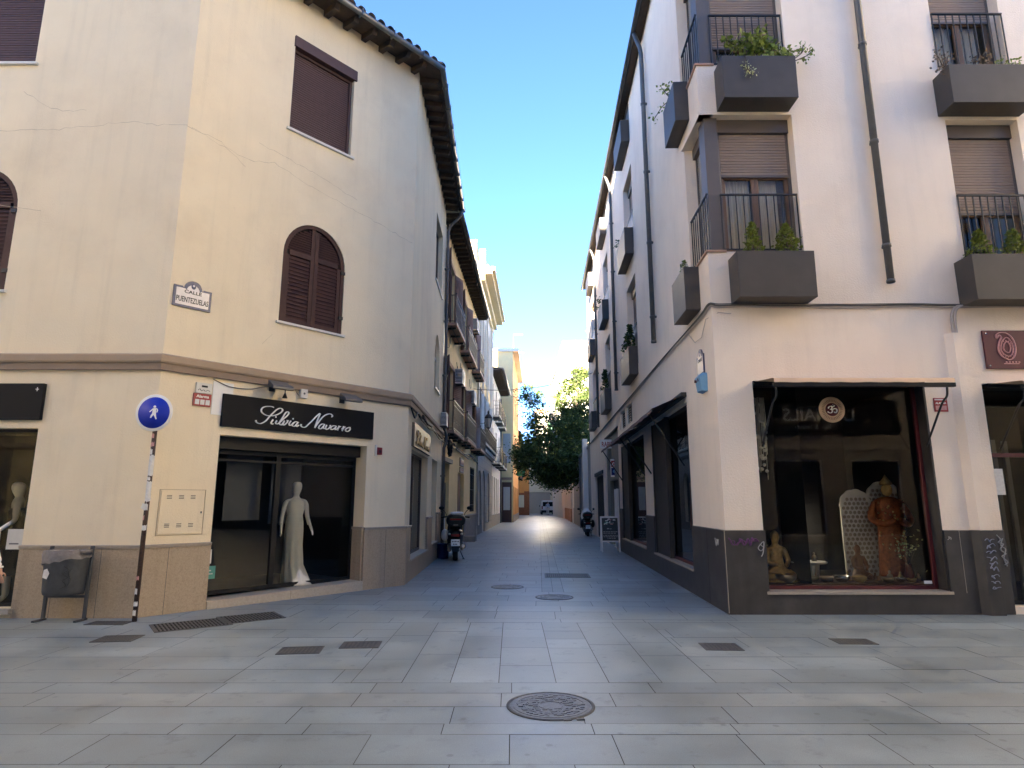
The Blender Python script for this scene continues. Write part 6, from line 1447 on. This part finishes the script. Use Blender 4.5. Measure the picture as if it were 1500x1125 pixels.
# menu board
th = thing('menu_board', 'white framed A-board with a dark menu poster at the end of the rose house plinth', 'sandwich board', Fr(3.28, 21.4, -.05))
def board(s_):
    q = MB(); F = lambda x, t_, o=0: (x, s_*(-.28+.26*t_)-(.0 if s_ > 0 else 0)+o, .0+1.15*t_)
    def bar(x0,x1,t0,t1,m,o0=-.015,o1=.015): q.rings([[F(x0,t0,o0),F(x1,t0,o0),F(x1,t0,o1),F(x0,t0,o1)],[F(x0,t1,o0),F(x1,t1,o0),F(x1,t1,o1),F(x0,t1,o1)]],m,True,True,False)
    return q, bar, F
for s_ in (1, -1):
    q, bar, F = board(s_); bar(-.31,-.265,0,1,M['white']); bar(.265,.31,0,1,M['white']); bar(-.265,.265,.955,1,M['white']); bar(-.265,.265,.28,.32,M['white']); o = q.build('frame', th, bevel=.004)
    q, bar, F = board(s_); bar(-.265,.265,.32,.955,M['boardblack'],-.008,.006); q.build('poster', o)
    if s_ > 0:
        q, bar, F = board(s_); rr = random.Random(4)
        for k in range(26): x = rr.uniform(-.2,.12); t_ = rr.uniform(.76,.92); bar(x,x+rr.uniform(.02,.09),t_,t_+rr.uniform(.008,.03),M[rr.choice(['paper','teal','paper','pink'])],-.0095-rr.random()*.002,-.0085)
        for t_, w_ in ((.64,.17),(.655,.1),(.56,.4),(.52,.36),(.46,.42),(.42,.42),(.38,.3)):
            x = -.23 if w_ > .3 else -.1
            while x < -.23+w_+.06: l_ = rr.uniform(.03,.08); bar(x,x+l_,t_,t_+.014,M['bluegrey'],-.0095,-.0085); x += l_+.02
        q.build('menu_writing', o)
# ================================================================== people
def skin(name, parent, joints, edges, m, sub=2, root=0):
    me = D.meshes.new(name); me.from_pydata([j[:3] for j in joints], edges, []); me.materials.append(m)
    o = D.objects.new(name, me); COL.objects.link(o); o.parent = parent
    sk = o.modifiers.new('Skin', 'SKIN'); sk.use_smooth_shade = True; sk.branch_smoothing = .6
    if not me.skin_vertices: me.skin_vertices.new()
    for i, v in enumerate(me.skin_vertices[0].data):
        r = joints[i][3]; v.radius = r if isinstance(r, tuple) else (r, r); v.use_root = (i == root)
    s_ = o.modifiers.new('Subdivision', 'SUBSURF'); s_.levels = sub; s_.render_levels = sub
    return o
def figure(th, shirt, trous, hairm, skinm, stride=.0, arm_l=(-.06,.02), arm_r=(-.06,.02), shoes=M['castdark'], long_sleeve=True):
    """a standing or walking adult facing -y: local x to its left hand on +x"""
    J = []; E = []
    def j(x,y,z,r,p=None):
        J.append((x,y,z,r)); i = len(J)-1
        if p is not None: E.append((p,i))
        return i
    hip = j(0,0,.95,(.13,.10)); belly = j(0,0,1.10,(.12,.09),hip); chest = j(0,0,1.30,(.145,.095),belly); sh = j(0,0,1.43,(.10,.07),chest); nk = j(0,-.0,1.50,.048,sh); hd0 = j(0,-.015,1.58,.065,nk); hd1 = j(0,-.02,1.66,.080,hd0); hd2 = j(0,-.01,1.72,.058,hd1)
    nose = j(0,-.105,1.635,.010,hd1)
    ends = {}
    for s_, (ay, fy), nm in ((1,arm_l,'l'),(-1,arm_r,'r')):
        a = j(s_*.17,0,1.42,.052,sh); el = j(s_*.235,ay*-.3+.02,1.14,.040,a); wr = j(s_*.25,fy,.90,.026,el); pm_ = j(s_*.252,fy-.01,.83,(.024,.030),wr); ends[nm] = (wr,pm_)
        for k, (dy, ln) in enumerate(((-.026,.072),(-.009,.082),(.009,.078),(.025,.062))):
            k1 = j(s_*.250,fy-.012+dy,.785,.0095,pm_); k2 = j(s_*.240,fy-.02+dy*1.05,.785-ln*.55,.0082,k1); j(s_*.225,fy-.024+dy*1.02,.785-ln,.007,k2)
        t1 = j(s_*.235,fy-.048,.84,.011,pm_); j(s_*.22,fy-.060,.80,.009,t1)
        st = stride*s_; kn = j(s_*.10,-.02-st*.45,.52,.060,hip) if False else None
        th_ = j(s_*.09,0,.90,.085,hip); kn = j(s_*.10,-.03-st*.5,.50,.055,th_); an = j(s_*.10,.02-st,.10,.040,kn); j(s_*.105,-.13-st,.035,.032,an)
    body = skin('body', th, J, E, skinm)
    J2 = [(0,0,.93,(.155,.12)),(0,0,1.10,(.145,.11)),(0,0,1.30,(.165,.115)),(0,0,1.42,(.11,.085)),(0,0,1.465,(.07,.065))]; E2 = [(0,1),(1,2),(2,3),(3,4)]
    for s_, (ay, fy) in ((1,arm_l),(-1,arm_r)):
        i = len(J2); J2 += [(s_*.17,0,1.415,.066),(s_*.235,ay*-.3+.02,1.14,.052)]; E2 += [(3,i),(i,i+1)]
        if long_sleeve: J2.append((s_*.25,fy,.93,.040)); E2.append((i+1,i+2))
    skin('shirt', th, J2, E2, shirt)
    J3 = [(0,0,.97,(.145,.115)),(0,0,.88,(.13,.11))]; E3 = [(0,1)]
    for s_ in (1,-1):
        st = stride*s_; i = len(J3); J3 += [(s_*.09,0,.82,.10),(s_*.10,-.03-st*.5,.50,.075),(s_*.10,.02-st,.11,.060)]; E3 += [(1,i),(i,i+1),(i+1,i+2)]
    skin('trousers', th, J3, E3, trous)
    for s_ in (1,-1):
        st = stride*s_; q = MB(); x = s_*.103; y = -st
        q.rings([ring(x,y+.09,.04,.03,.035),ring(x,y+.04,.05,.042,.05),ring(x,y-.08,.04,.046,.04),ring(x,y-.17,.03,.04,.028),ring(x,y-.20,.025,.02,.018)],shoes); q.build('shoe', th)
    q = MB(); q.ball((0,.012,1.685),.088,hairm,.098,.088,16); q.ball((0,.045,1.63),.075,hairm,.06,.09,12); q.build('hair', th)
    q = MB()
    for s_ in (1,-1): q.ball((s_*.030,-.088,1.662),.009,M['white'],.006,.006,8); q.ball((s_*.030,-.094,1.662),.005,M['black'],.003,.005,8); q.ball((s_*.080,-.005,1.645),.012,skinm,.02,.03,8)
    q.ball((0,-.088,1.596),.022,M['pink'],.006,.006,8); q.build('face', th); return body
th = thing('person', 'person cut by the left edge, white sleeve and bracelet, only one hand in view', 'person', Fr(-6.63, 8.05, radians(95)))
figure(th, M['white'], M['blackcloth'], M['hair'], M['skin'], 
 .04, (.0,-.06), (.5,-.42)); th.scale = (.9,.9,.9)
q = MB(); q.lathe([(.030,-.012),(.036,-.006),(.036,.006),(.030,.012)],(-.25,-.415,.925),M['paper'],16); q.build('bracelet', th)
th = thing('person', 'person in a pale blue shirt and light trousers standing behind the van', 'person', Fr(4.75, 84.3, radians(170)))
figure(th, M['denim'], M['ptrous'], M['hair'], M['skin'], .06)
# ================================================================== van at the end
th = thing('delivery_van', 'small white van with black rear window and bumper parked at the far end', 'van', Fr(4.95, 87.0))
q = MB(); q.rings([[(-.86,0,.35),(.86,0,.35),(.90,0,.9),(.86,0,1.25),(.74,0,1.86),(.60,0,1.93),(-.60,0,1.93),(-.74,0,1.86),(-.86,0,1.25),(-.90,0,.9)],[(-.88,2.6,.35),(.88,2.6,.35),(.92,2.6,.9),(.88,2.6,1.25),(.76,2.6,1.88),(.62,2.6,1.95),(-.62,2.6,1.95),(-.76,2.6,1.88),(-.88,2.6,1.25),(-.92,2.6,.9)],[(-.86,3.2,.35),(.86,3.2,.35),(.90,3.2,.8),(.86,3.2,1.1),(.8,3.2,1.15),(.6,3.2,1.18),(-.6,3.2,1.18),(-.8,3.2,1.15),(-.86,3.2,1.1),(-.90,3.2,.8)],[(-.78,4.1,.35),(.78,4.1,.35),(.8,4.1,.7),(.76,4.1,.9),(.7,4.1,.92),(.5,4.1,.93),(-.5,4.1,.93),(-.7,4.1,.92),(-.76,4.1,.9),(-.8,4.1,.7)]],M['vanwhite'],True,True,False); q.build('body', th, bevel=.03)
for s_ in (-1,1):
    q = MB(); q.box(min(s_*.06,s_*.72),max(s_*.06,s_*.72),-.03,.0,1.12,1.72,M['darkglass']); q.build('rear_window', th)
    q = MB(); q.box(s_*.80-.07,s_*.80+.07,-.035,.0,.75,1.15,M['redlens']); q.build('tail_light', th)
q = MB(); q.box(-.9,.9,-.12,0,.28,.60,M['black']); q.build('bumper', th, bevel=.02); q = MB(); q.box(-.26,.26,-.04,0,.78,.90,M['plate']); q.build('number_plate', th)
for x in (-.8,.8):
    for y in (.75,3.2): q = MB(); q.lathe([(.0,-.11),(.2,-.11),(.31,-.09),(.32,0),(.31,.09),(.2,.11),(0,.11)],(x,y,.32),M['rubber'],20,axis='x'); o = q.build('wheel', th); q = MB(); q.lathe([(.0,-.117),(.19,-.115),(.19,.115),(0,.117)],(x,y,.32),M['mgrey'],16,axis='x'); q.build('rim', o)
q = MB(); q.ball((1.03,2.9,1.15),.08,M['black'],.06,.1,8); q.ball((-1.03,2.9,1.15),.08,M['black'],.06,.1,8); q.build('mirror', th)
# ================================================================== in the shop windows
def mannequin_body(th, pose):
    J, E = pose; return skin('body', th, J, E, M['mann'])
th = thing('mannequin', 'headed white mannequin in a long ivory wedding dress in the bridal shop window', 'mannequin', FLC.sub(2.70, .58, .155, radians(-18)))
J = [(0,0,1.05,(.10,.08)),(0,0,1.25,(.10,.08)),(0,0,1.40,(.13,.085)),(0,0,1.50,(.075,.06)),(0,0,1.58,.046),(0,-.015,1.66,.085),(0,-.03,1.75,.105),(0,-.01,1.83,.08),(.17,0,1.47,.045),(.22,.03,1.22,.036),(.27,-.08,1.02,.026),(.295,-.12,.93,(.016,.03)),(-.17,0,1.47,.045),(-.22,.03,1.22,.036),(-.24,-.05,1.0,.026),(-.245,-.08,.92,(.016,.03)),
 (.305,-.135,.86,.008),(.312,-.115,.86,.008),(.315,-.098,.862,.008),(.30,-.155,.90,.009),(-.25,-.095,.85,.008),(-.25,-.075,.85,.008),(-.25,-.06,.853,.008),(-.235,-.115,.89,.009),(.296,-.15,.872,.008),(-.25,-.108,.86,.008)]
E = [(0,1),(1,2),(2,3),(3,4),(4,5),(5,6),(6,7),(3,8),(8,9),(9,10),(10,11),(3,12),(12,13),(13,14),(14,15),(11,16),(11,17),(11,18),(11,19),(15,20),(15,21),(15,22),(15,23),(11,24),(15,25)]
skin('body', th, J, E, M['mann'])
q = MB(); n = 40; R = []
for z, w_, d_, ox, fl in ((.0,.27,.26,.10,.06),(.05,.25,.24,.085,.06),(.35,.18,.175,.015,.05),(.7,.165,.15,.0,.035),(.95,.165,.14,0,.02),(1.1,.155,.13,0,.006),(1.22,.135,.11,0,.0),(1.36,.165,.12,0,0),(1.46,.15,.10,0,0),(1.505,.085,.075,0,0)):
    R.append([(ox+w_*cos(2*pi*k/n)*(1+fl*sin(9*2*pi*k/n)), d_*sin(2*pi*k/n)*(1+fl*sin(9*2*pi*k/n+.6)), z) for k in range(n)])
q.rings(R, M['dress'], True, True, True)
for s_ in (1,-1): q.tube(catmull([(s_*.15,0,1.455),(s_*.19,.01,1.40),(s_*.222,.03,1.22),(s_*.25,-.04,1.06)],5),[.052,.05,.048,.046,.045,.043,.042,.04,.039,.038,.037,.036,.035,.034,.033,.032],M['dress'],12)
q.build('wedding_dress', th)
th = thing('mannequin', 'white mannequin in a black sleeveless dress in the left edge shop window', 'mannequin', FLF.sub(-2.20, .42, .12, radians(-55)))
J2 = [(0,0,1.05,(.10,.08)),(0,0,1.25,(.095,.075)),(0,0,1.40,(.15,.10)),(0,0,1.50,(.13,.085)),(0,0,1.57,.055),(0,-.015,1.64,.085),(0,-.03,1.72,.108),(0,-.01,1.80,.08),(.19,0,1.46,.06),(.25,-.0,1.22,.038),(.22,-.2,1.06,.026),(.21,-.28,1.02,(.016,.03)),(-.19,0,1.46,.06),(-.25,.03,1.22,.042),(-.27,-.06,1.0,.030),(-.27,-.10,.92,(.018,.03)),(.1,0,.95,.08),(.1,-.02,.5,.055),(.1,.0,.12,.04),(.1,-.10,.03,.03),(-.1,0,.95,.08),(-.1,-.02,.5,.055),(-.1,.0,.12,.04),(-.1,-.10,.03,.03)]
E2 = [(0,1),(1,2),(2,3),(3,4),(4,5),(5,6),(6,7),(3,8),(8,9),(9,10),(10,11),(3,12),(12,13),(13,14),(14,15),(0,16),(16,17),(17,18),(18,19),(0,20),(20,21),(21,22),(22,23)]
skin('body', th, J2, E2, M['mann'])
q = MB(); R = []
for z, w_, d_, fl in ((.42,.24,.22,.05),(.7,.21,.19,.03),(.95,.19,.16,.01),(1.1,.16,.13,0),(1.22,.135,.11,0),(1.34,.155,.115,0),(1.40,.12,.105,0)): R.append([(w_*cos(2*pi*k/n)*(1+fl*sin(8*2*pi*k/n)), d_*sin(2*pi*k/n), z) for k in range(n)])
q.rings(R, M['blackcloth'], True, True, True); q.build('black_dress', th)
def seated(at, s_, label, m):
    th = thing('seated_statue', label, 'statue', at, 'seated figures in the incense shop window')
    J = [(0,0,.10,(.16,.12)),(0,0,.25,(.12,.09)),(0,0,.42,(.14,.09)),(0,0,.50,(.07,.06)),(0,-.005,.56,.045),(0,-.01,.64,.075),(0,-.005,.70,.066),(0,0,.76,.03),(.16,0,.46,.05),(.19,-.05,.28,.042),(.04,-.16,.22,.03),(-.16,0,.46,.05),(-.19,-.05,.28,.042),(-.04,-.16,.24,.03),(.25,-.08,.07,.075),(.02,-.24,.06,.055),(-.25,-.08,.07,.075),(-.02,-.20,.07,.055)]
    E = [(0,1),(1,2),(2,3),(3,4),(4,5),(5,6),(6,7),(3,8),(8,9),(9,10),(3,11),(11,12),(12,13),(0,14),(14,15),(0,16),(16,17)]
    skin('body', th, [(x*s_,y*s_,z*s_,tuple(q*s_ for q in r) if isinstance(r,tuple) else r*s_) for x,y,z,r in J], E, m)
    q = MB(); q.lathe([(.30*s_,0),(.33*s_,.015*s_),(.30*s_,.03*s_)],(0,-.05*s_,0),m,24,sy=.75); q.build('base', th); return th
seated(FRF.sub(.98, .62, .40, .3), 1.02, 'seated golden statue at the left end of the incense shop window', M['gold'])
seated(FRF.sub(2.33, .72, .40, .35), .72, 'smaller seated brown statue praying in the middle of the incense shop window', M['doorwood'])
th = thing('standing_statue', 'tall robed golden red figure standing before carved panels in the incense shop', 'statue', FRF.sub(3.22, 1.25, .40))
q = MB(); R = []
for z, w_, d_ in ((0,.25,.20),(.05,.24,.19),(.5,.21,.16),(.8,.20,.15),(1.0,.23,.16),(1.15,.27,.15),(1.25,.22,.12),(1.30,.08,.07)): R.append([(w_*cos(2*pi*k/n)*(1+.03*sin(10*2*pi*k/n)), d_*sin(2*pi*k/n)*(1+.03*sin(10*2*pi*k/n)), z) for k in range(n)])
q.rings(R, M['goldred'], True, True, True)
for s_ in (1,-1): q.tube(catmull([(s_*.22,0,1.2),(s_*.33,-.04,.95),(s_*.20,-.16,.85),(s_*.04,-.2,.92)],5),.055,M['goldred'],8)
q.build('robe', th); q = MB(); q.ball((0,-.01,1.42),.085,M['gold'],.09,.11,14); q.lathe([(.09,1.5),(.1,1.53),(.05,1.6),(.0,1.68)],(0,0,0),M['gold'],14); q.build('head', th)
rq = random.Random(6); q = MB()
for k in range(46): a = rq.uniform(pi*1.05,pi*1.95); z = rq.uniform(.35,1.2); r_ = .215+.03*(z > .9); q.ball((r_*cos(a),r_*.74*sin(a)-.005,z),.02,M['gold'],.012,.02,8)
q.build('ornament', th)
def arch_panel(at, W, H, label):
    th = thing('carved_panel', label, 'carved panel', at, 'carved arch panels in the incense shop'); P = [(-W/2,0),(W/2,0),(W/2,H*.8)]
    for k in range(25): a = pi*k/24; rr = W/2*(1+.05*abs(sin(a*5.5))); P.append((rr*cos(a), H*.8+rr*sin(a)*1.05))
    P.append((-W/2,H*.8)); q = MB(); q.prism(P,0,.03,M['offwhite']); q.build('panel', th)
    q = MB(); R = random.Random(int(W*100+H*10))
    for i in range(int(H/.075)):
        for j_ in range(int(W/.075)):
            x = -W/2+.05+j_*.075+(.037 if i % 2 else 0); z = .08+i*.075
            if x > W/2-.04 or z > H*.8+sqrt(max(0,(W/2)**2-x*x))*.8-.03: continue
            q.lathe([(.012,-.004),(.026,-.008),(.03,-.002)],(x,0,z),M['cap'],7,axis='y')
    q.build('tracery', th)
arch_panel(FRF.sub(2.78, 1.45, .38), .54, 1.45, 'white carved arch panel left of the tall robed figure'); arch_panel(FRF.sub(3.36, 1.58, .38), .62, 1.58, 'white carved arch panel directly behind the tall robed figure'); arch_panel(FRF.sub(3.86, 1.45, .38), .5, 1.4, 'white carved arch panel at the right end of the incense shop window')
th = thing('side_table', 'small round whitish carved table in the incense shop window', 'table', FRF.sub(1.62, .92, .40))
q = MB(); q.lathe([(.27,.24),(.29,.255),(.27,.27)],(0,0,0),M['offwhite'],24); q.build('top', th)
for k in range(3): a = 2*pi*k/3+.4; q = MB(); q.tube([(.2*cos(a),.2*sin(a),.24),(.18*cos(a),.18*sin(a),0)],[.04,.025],M['offwhite'],8); q.build('leg', th)
rb = random.Random(15)
for i, (x, y, r_, m, nm) in enumerate(((1.02,.40,.16,'brass','large bronze singing bowl at the left end of the incense shop shelf'),(1.46,.50,.10,'brass','dull brass bowl just right of the table leg on the incense shop shelf'),(1.68,.46,.10,'brass','small brass bowl left of the grey steel bowl on the incense shop shelf'),(1.92,.48,.12,'chrome','grey steel bowl in the middle of the incense shop shelf'),(2.17,.44,.11,'gold','golden bowl in front of the small seated statue'),(2.62,.46,.09,'brass','small bowl right of the seated brown statue'),(2.84,.50,.08,'chrome','shiny small cup near the right end of the incense shop shelf'),(2.98,.44,.07,'gold','tiny golden dish at the far right of the incense shop shelf'))):
    q = MB(); q.lathe([(.0,0),(r_*.5,0),(r_*.9,r_*.35),(r_,r_*.75),(r_*.95,r_*.78),(r_*.82,r_*.4),(.0,r_*.12)],(0,0,0),M[m],24); q.solo('bowl', nm, 'bowl', FRF.sub(x, y, .40), 'singing bowls on the incense shop shelf')
th = thing('flower_vase', 'vase of white blossoms at the right side of the incense shop window', 'vase', FRF.sub(3.02, .55, .40)); q = MB(); q.lathe([(.05,0),(.07,.1),(.04,.22),(.05,.26)],(0,0,0),M['darkred'],16); q.build('vase', th)
q = MB(); R = random.Random(3)
for k in range(16): p = (R.gauss(0,.09),R.gauss(0,.06),.52+R.gauss(0,.1)); q.tube([(0,0,.24),p],.004,M['bark'],4); 
q.build('stems', th); q = MB()
for k in range(60): q.leaf((R.gauss(0,.10),R.gauss(0,.07),.54+R.gauss(0,.10)),.05,M['varieg'],R)
q.build('blossom', th)
q = MB(); R = random.Random(12)
for k in range(26):
    a = R.uniform(0,2*pi); r_ = R.uniform(.02,.09); q.tube([(r_*cos(a),r_*sin(a)*.6,.0),(r_*cos(a)*1.2,r_*sin(a)*.7,-R.uniform(.5,1.35))],.006,M['offwhite'],5); z = -R.uniform(.1,1.2); q.ball((r_*cos(a),r_*sin(a)*.6,z),.03,M['paper'],.02,.03,8)
q.solo('hanging_ornament', 'white lace ornament hanging at the left side of the incense shop window', 'ornament', FRF.sub(.86,.55,3.3))
for x, y, w_, h_, z, m_, nm in ((1.35,1.9,.5,.9,1.2,'darkred','dark red'),(1.95,2.3,.45,.8,1.3,'goldred','orange red'),(1.2,2.6,.4,.7,2.0,'purple','dull purple')):
    q = MB(); n = 16; q.rings([[(-w_/2+w_*k/n,.02*sin(k*1.3),h_) for k in range(n+1)],[(-w_/2+w_*k/n,.04*sin(k*1.1),0) for k in range(n+1)]],M[m_],False,False,True); q.solo('hanging_cloth','%s cloth hanging deep inside the incense shop' % nm,'cloth',FRF.sub(x,y,z),'cloths hanging in the incense shop')
R = random.Random(31)
for i, (x, y, s_, nm) in enumerate(((1.20,.62,.16,'tiny golden figurine beside the large bronze bowl'),(1.56,.92,.2,'golden figurine standing on the small whitish table'),(1.74,.95,.13,'little dark figurine on the right edge of the small whitish table'),(2.08,.60,.14,'small golden figurine behind the grey steel bowl'),(2.50,.58,.12,'tiny figurine just right of the praying statue'),(2.74,.60,.15,'small golden figurine in front of the left carved panel'),(2.92,.62,.13,'tiny figurine at the foot of the tall robed figure'),(3.10,.46,.12,'little figurine beside the vase of blossoms'))):
    q = MB(); q.lathe([(.0,0),(s_*.36,0),(s_*.34,s_*.12),(s_*.22,s_*.2),(s_*.30,s_*.45),(s_*.2,s_*.68),(s_*.09,s_*.74),(s_*.16,s_*.86),(s_*.12,s_*.98),(.0,s_*1.08)],(0,0,0),M[('gold','doorwood','brass')[i%3]],14,sy=.8); q.solo('figurine',nm,'figurine',FRF.sub(x,y,.67 if 'on the' in nm and 'table' in nm else .40),'figurines in the incense shop window')
for x, y, z in ((1.86,1.6,1.62),(1.95,1.9,1.52)):
    q = MB(); q.lathe([(.0,.03),(.09,0),(.10,.01),(.02,.08),(.01,.5)],(0,0,0),M['iron'],14); q.lathe([(0,.0),(.05,-.012),(.0,-.025)],(0,0,.0),M['bulb'],12); q.solo('pendant_lamp', 'small lit pendant lamp deep inside the incense shop, %s' % ('upper of two' if z > 1.6 else 'lower of two'), 'lamp', FRF.sub(x, y, z), 'lit lamps inside the incense shop')
q = MB(); q.box(-.16,.16,-.01,.01,0,2.2,M['darkint']); q.solo('curtain_panel', 'dark curtain hanging inside the incense shop', 'curtain', FRF.sub(2.35, 2.2, .5))
for k, (a, y) in enumerate(((-4.6,.85),(-3.0,.8),(-8.6,.9))):
    th = thing('clothes_rack', ['red and grey garments on a rack in the near side-street window','ochre and white garments on a rack in the near side-street window, closest to the corner','dark garments on a rack in the farther side-street window'][k], 'clothes rack', FRS.sub(a, y, .5)); q = MB(); q.tube([(-.5,0,0),(-.5,0,1.75),(.5,0,1.75),(.5,0,0)],.012,M['chrome'],6); q.build('frame', th)
    for i in range(5):
        x = -.4+i*.2; w_ = .08; q = MB(); q.rings([[(x-w_*.6,-.02,1.7),(x+w_*.6,-.02,1.7),(x+w_*.6,.02,1.7),(x-w_*.6,.02,1.7)],[(x-w_,-.14,1.55),(x+w_,-.14,1.55),(x+w_,.14,1.55),(x-w_,.14,1.55)],[(x-w_,-.18,.55),(x+w_,-.18,.55),(x+w_,.18,.55),(x-w_,.18,.55)]],M[('brick','darkred','bag','offwhite','goldred')[(i+k*2) % 5]],True,True,True); q.build('garment', th)
# ================================================================== the side of the square behind the camera
for i, (x0, L, H, m) in enumerate(((-27.5,8,8.5,'greystone'),(-19.5,11.5,17,'ycream'),(-8,9.5,17.2,'pwhite'),(1.5,4.4,14.8,'pale'),(5.9,13.5,12.9,'greystone'),(19.4,7,9.0,'greystone'))):
    fr = Fr(x0+L, -5.5, pi); hol = []
    n = int(L//3.2)
    for k in range(n):
        x = 1+k*(L-1)/n
        hol += [(x,x+1.2,z,z+2.0) for z in (5.6,9.0,12.4,15.8) if z+2.4 < H] + [(x-.3,x+1.7,.3,3.3)]
    h, f = shell('townhouse', ['low stone','cream','white','pale grey','warm grey','low grey'][i]+' house behind the viewpoint, number %s from the left' % ['one','two','three','four','five','six'][i], fr, L, H, hol, M[m], 10)
    q = MB(f); q.box(0,L,-.4,10,H,H+.4,M['tile']); q.build('roof', h)
    w0 = None
    for a, b_, c, d in hol:
        q = MB(f); frame(q, a,b_,c,d,.07,.08,.15,M['brownmetal' if i % 2 else 'white']); pane(q,a+.07,b_-.07,c+.07,d-.07,.12,M['darkglass']); q.build('window', h)
    q = MB(f)
    for z in [v for v in (3.7,8.2,11.6,15) if v < H-1.5]: q.box(0,L,-.08,0,z,z+.2,M['stone'])
    q.build('string_course', h)
# unseen house on the right, turned toward the sun to bounce warm fill
fr = Fr(19, 10.5, radians(-54.5)); hol = [(x,x+1.2,z,z+2.0) for x in (1.5,5,8.5,12) for z in (8.6,12.0,15.4)]
h, f = shell('townhouse', 'unseen cream house far to the right, turned sunward to bounce warm light', fr, 17, 21, hol, M['ycream'], 10)
q = MB(f); q.box(0,17,-.06,-.002,0,7.2,M['void']); q.build('dark_reflection_sheet', h)  # black sheet added over the base so the shop glass reflects dark
for a, b_, c, d in hol: q = MB(f); frame(q,a,b_,c,d,.07,.08,.15,M['white']); pane(q,a+.07,b_-.07,c+.07,d-.07,.12,M['darkglass']); q.build('window', h)
q = MB(f); q.box(0,17,-.4,10,21,21.4,M['tile']); q.build('roof', h)
fr = Fr(-29, -3.5, radians(54.5)); h, f = shell('townhouse', 'unseen cream house added far to the left to bounce warm light', fr, 17, 14, [h_ for h_ in hol if h_[3] < 11], M['ycream'], 10)  # unseen house added to send warm sunlight back onto the shaded fronts
for a, b_, c, d in [h_ for h_ in hol if h_[3] < 11]: q = MB(f); frame(q,a,b_,c,d,.07,.08,.15,M['white']); pane(q,a+.07,b_-.07,c+.07,d-.07,.12,M['darkglass']); q.build('window', h)
q = MB(f); q.box(0,17,-.06,-.002,0,5.5,M['void']); q.build('dark_reflection_sheet', h); q = MB(f); q.box(0,17,-.4,10,14,14.4,M['tile']); q.build('roof', h)  # dark sheet added low on this front to darken its reflection in glass
th = thing('shop_sign', 'black LA NAILS sign behind the viewpoint, mirrored in the incense shop glass', 'shop sign', Fr(12.4, -5.4, pi, 4.4))
q = MB(); q.box(-3.2,3.2,-.06,0,0,1.25,M['black']); q.build('panel', th); q = MB(); q.text('LA NAILS',0,.45,-.065,.72,M['letter'],bold=.01); q.text('hair & beauty',.3,.12,-.065,.28,M['letter']); q.build('lettering', th)
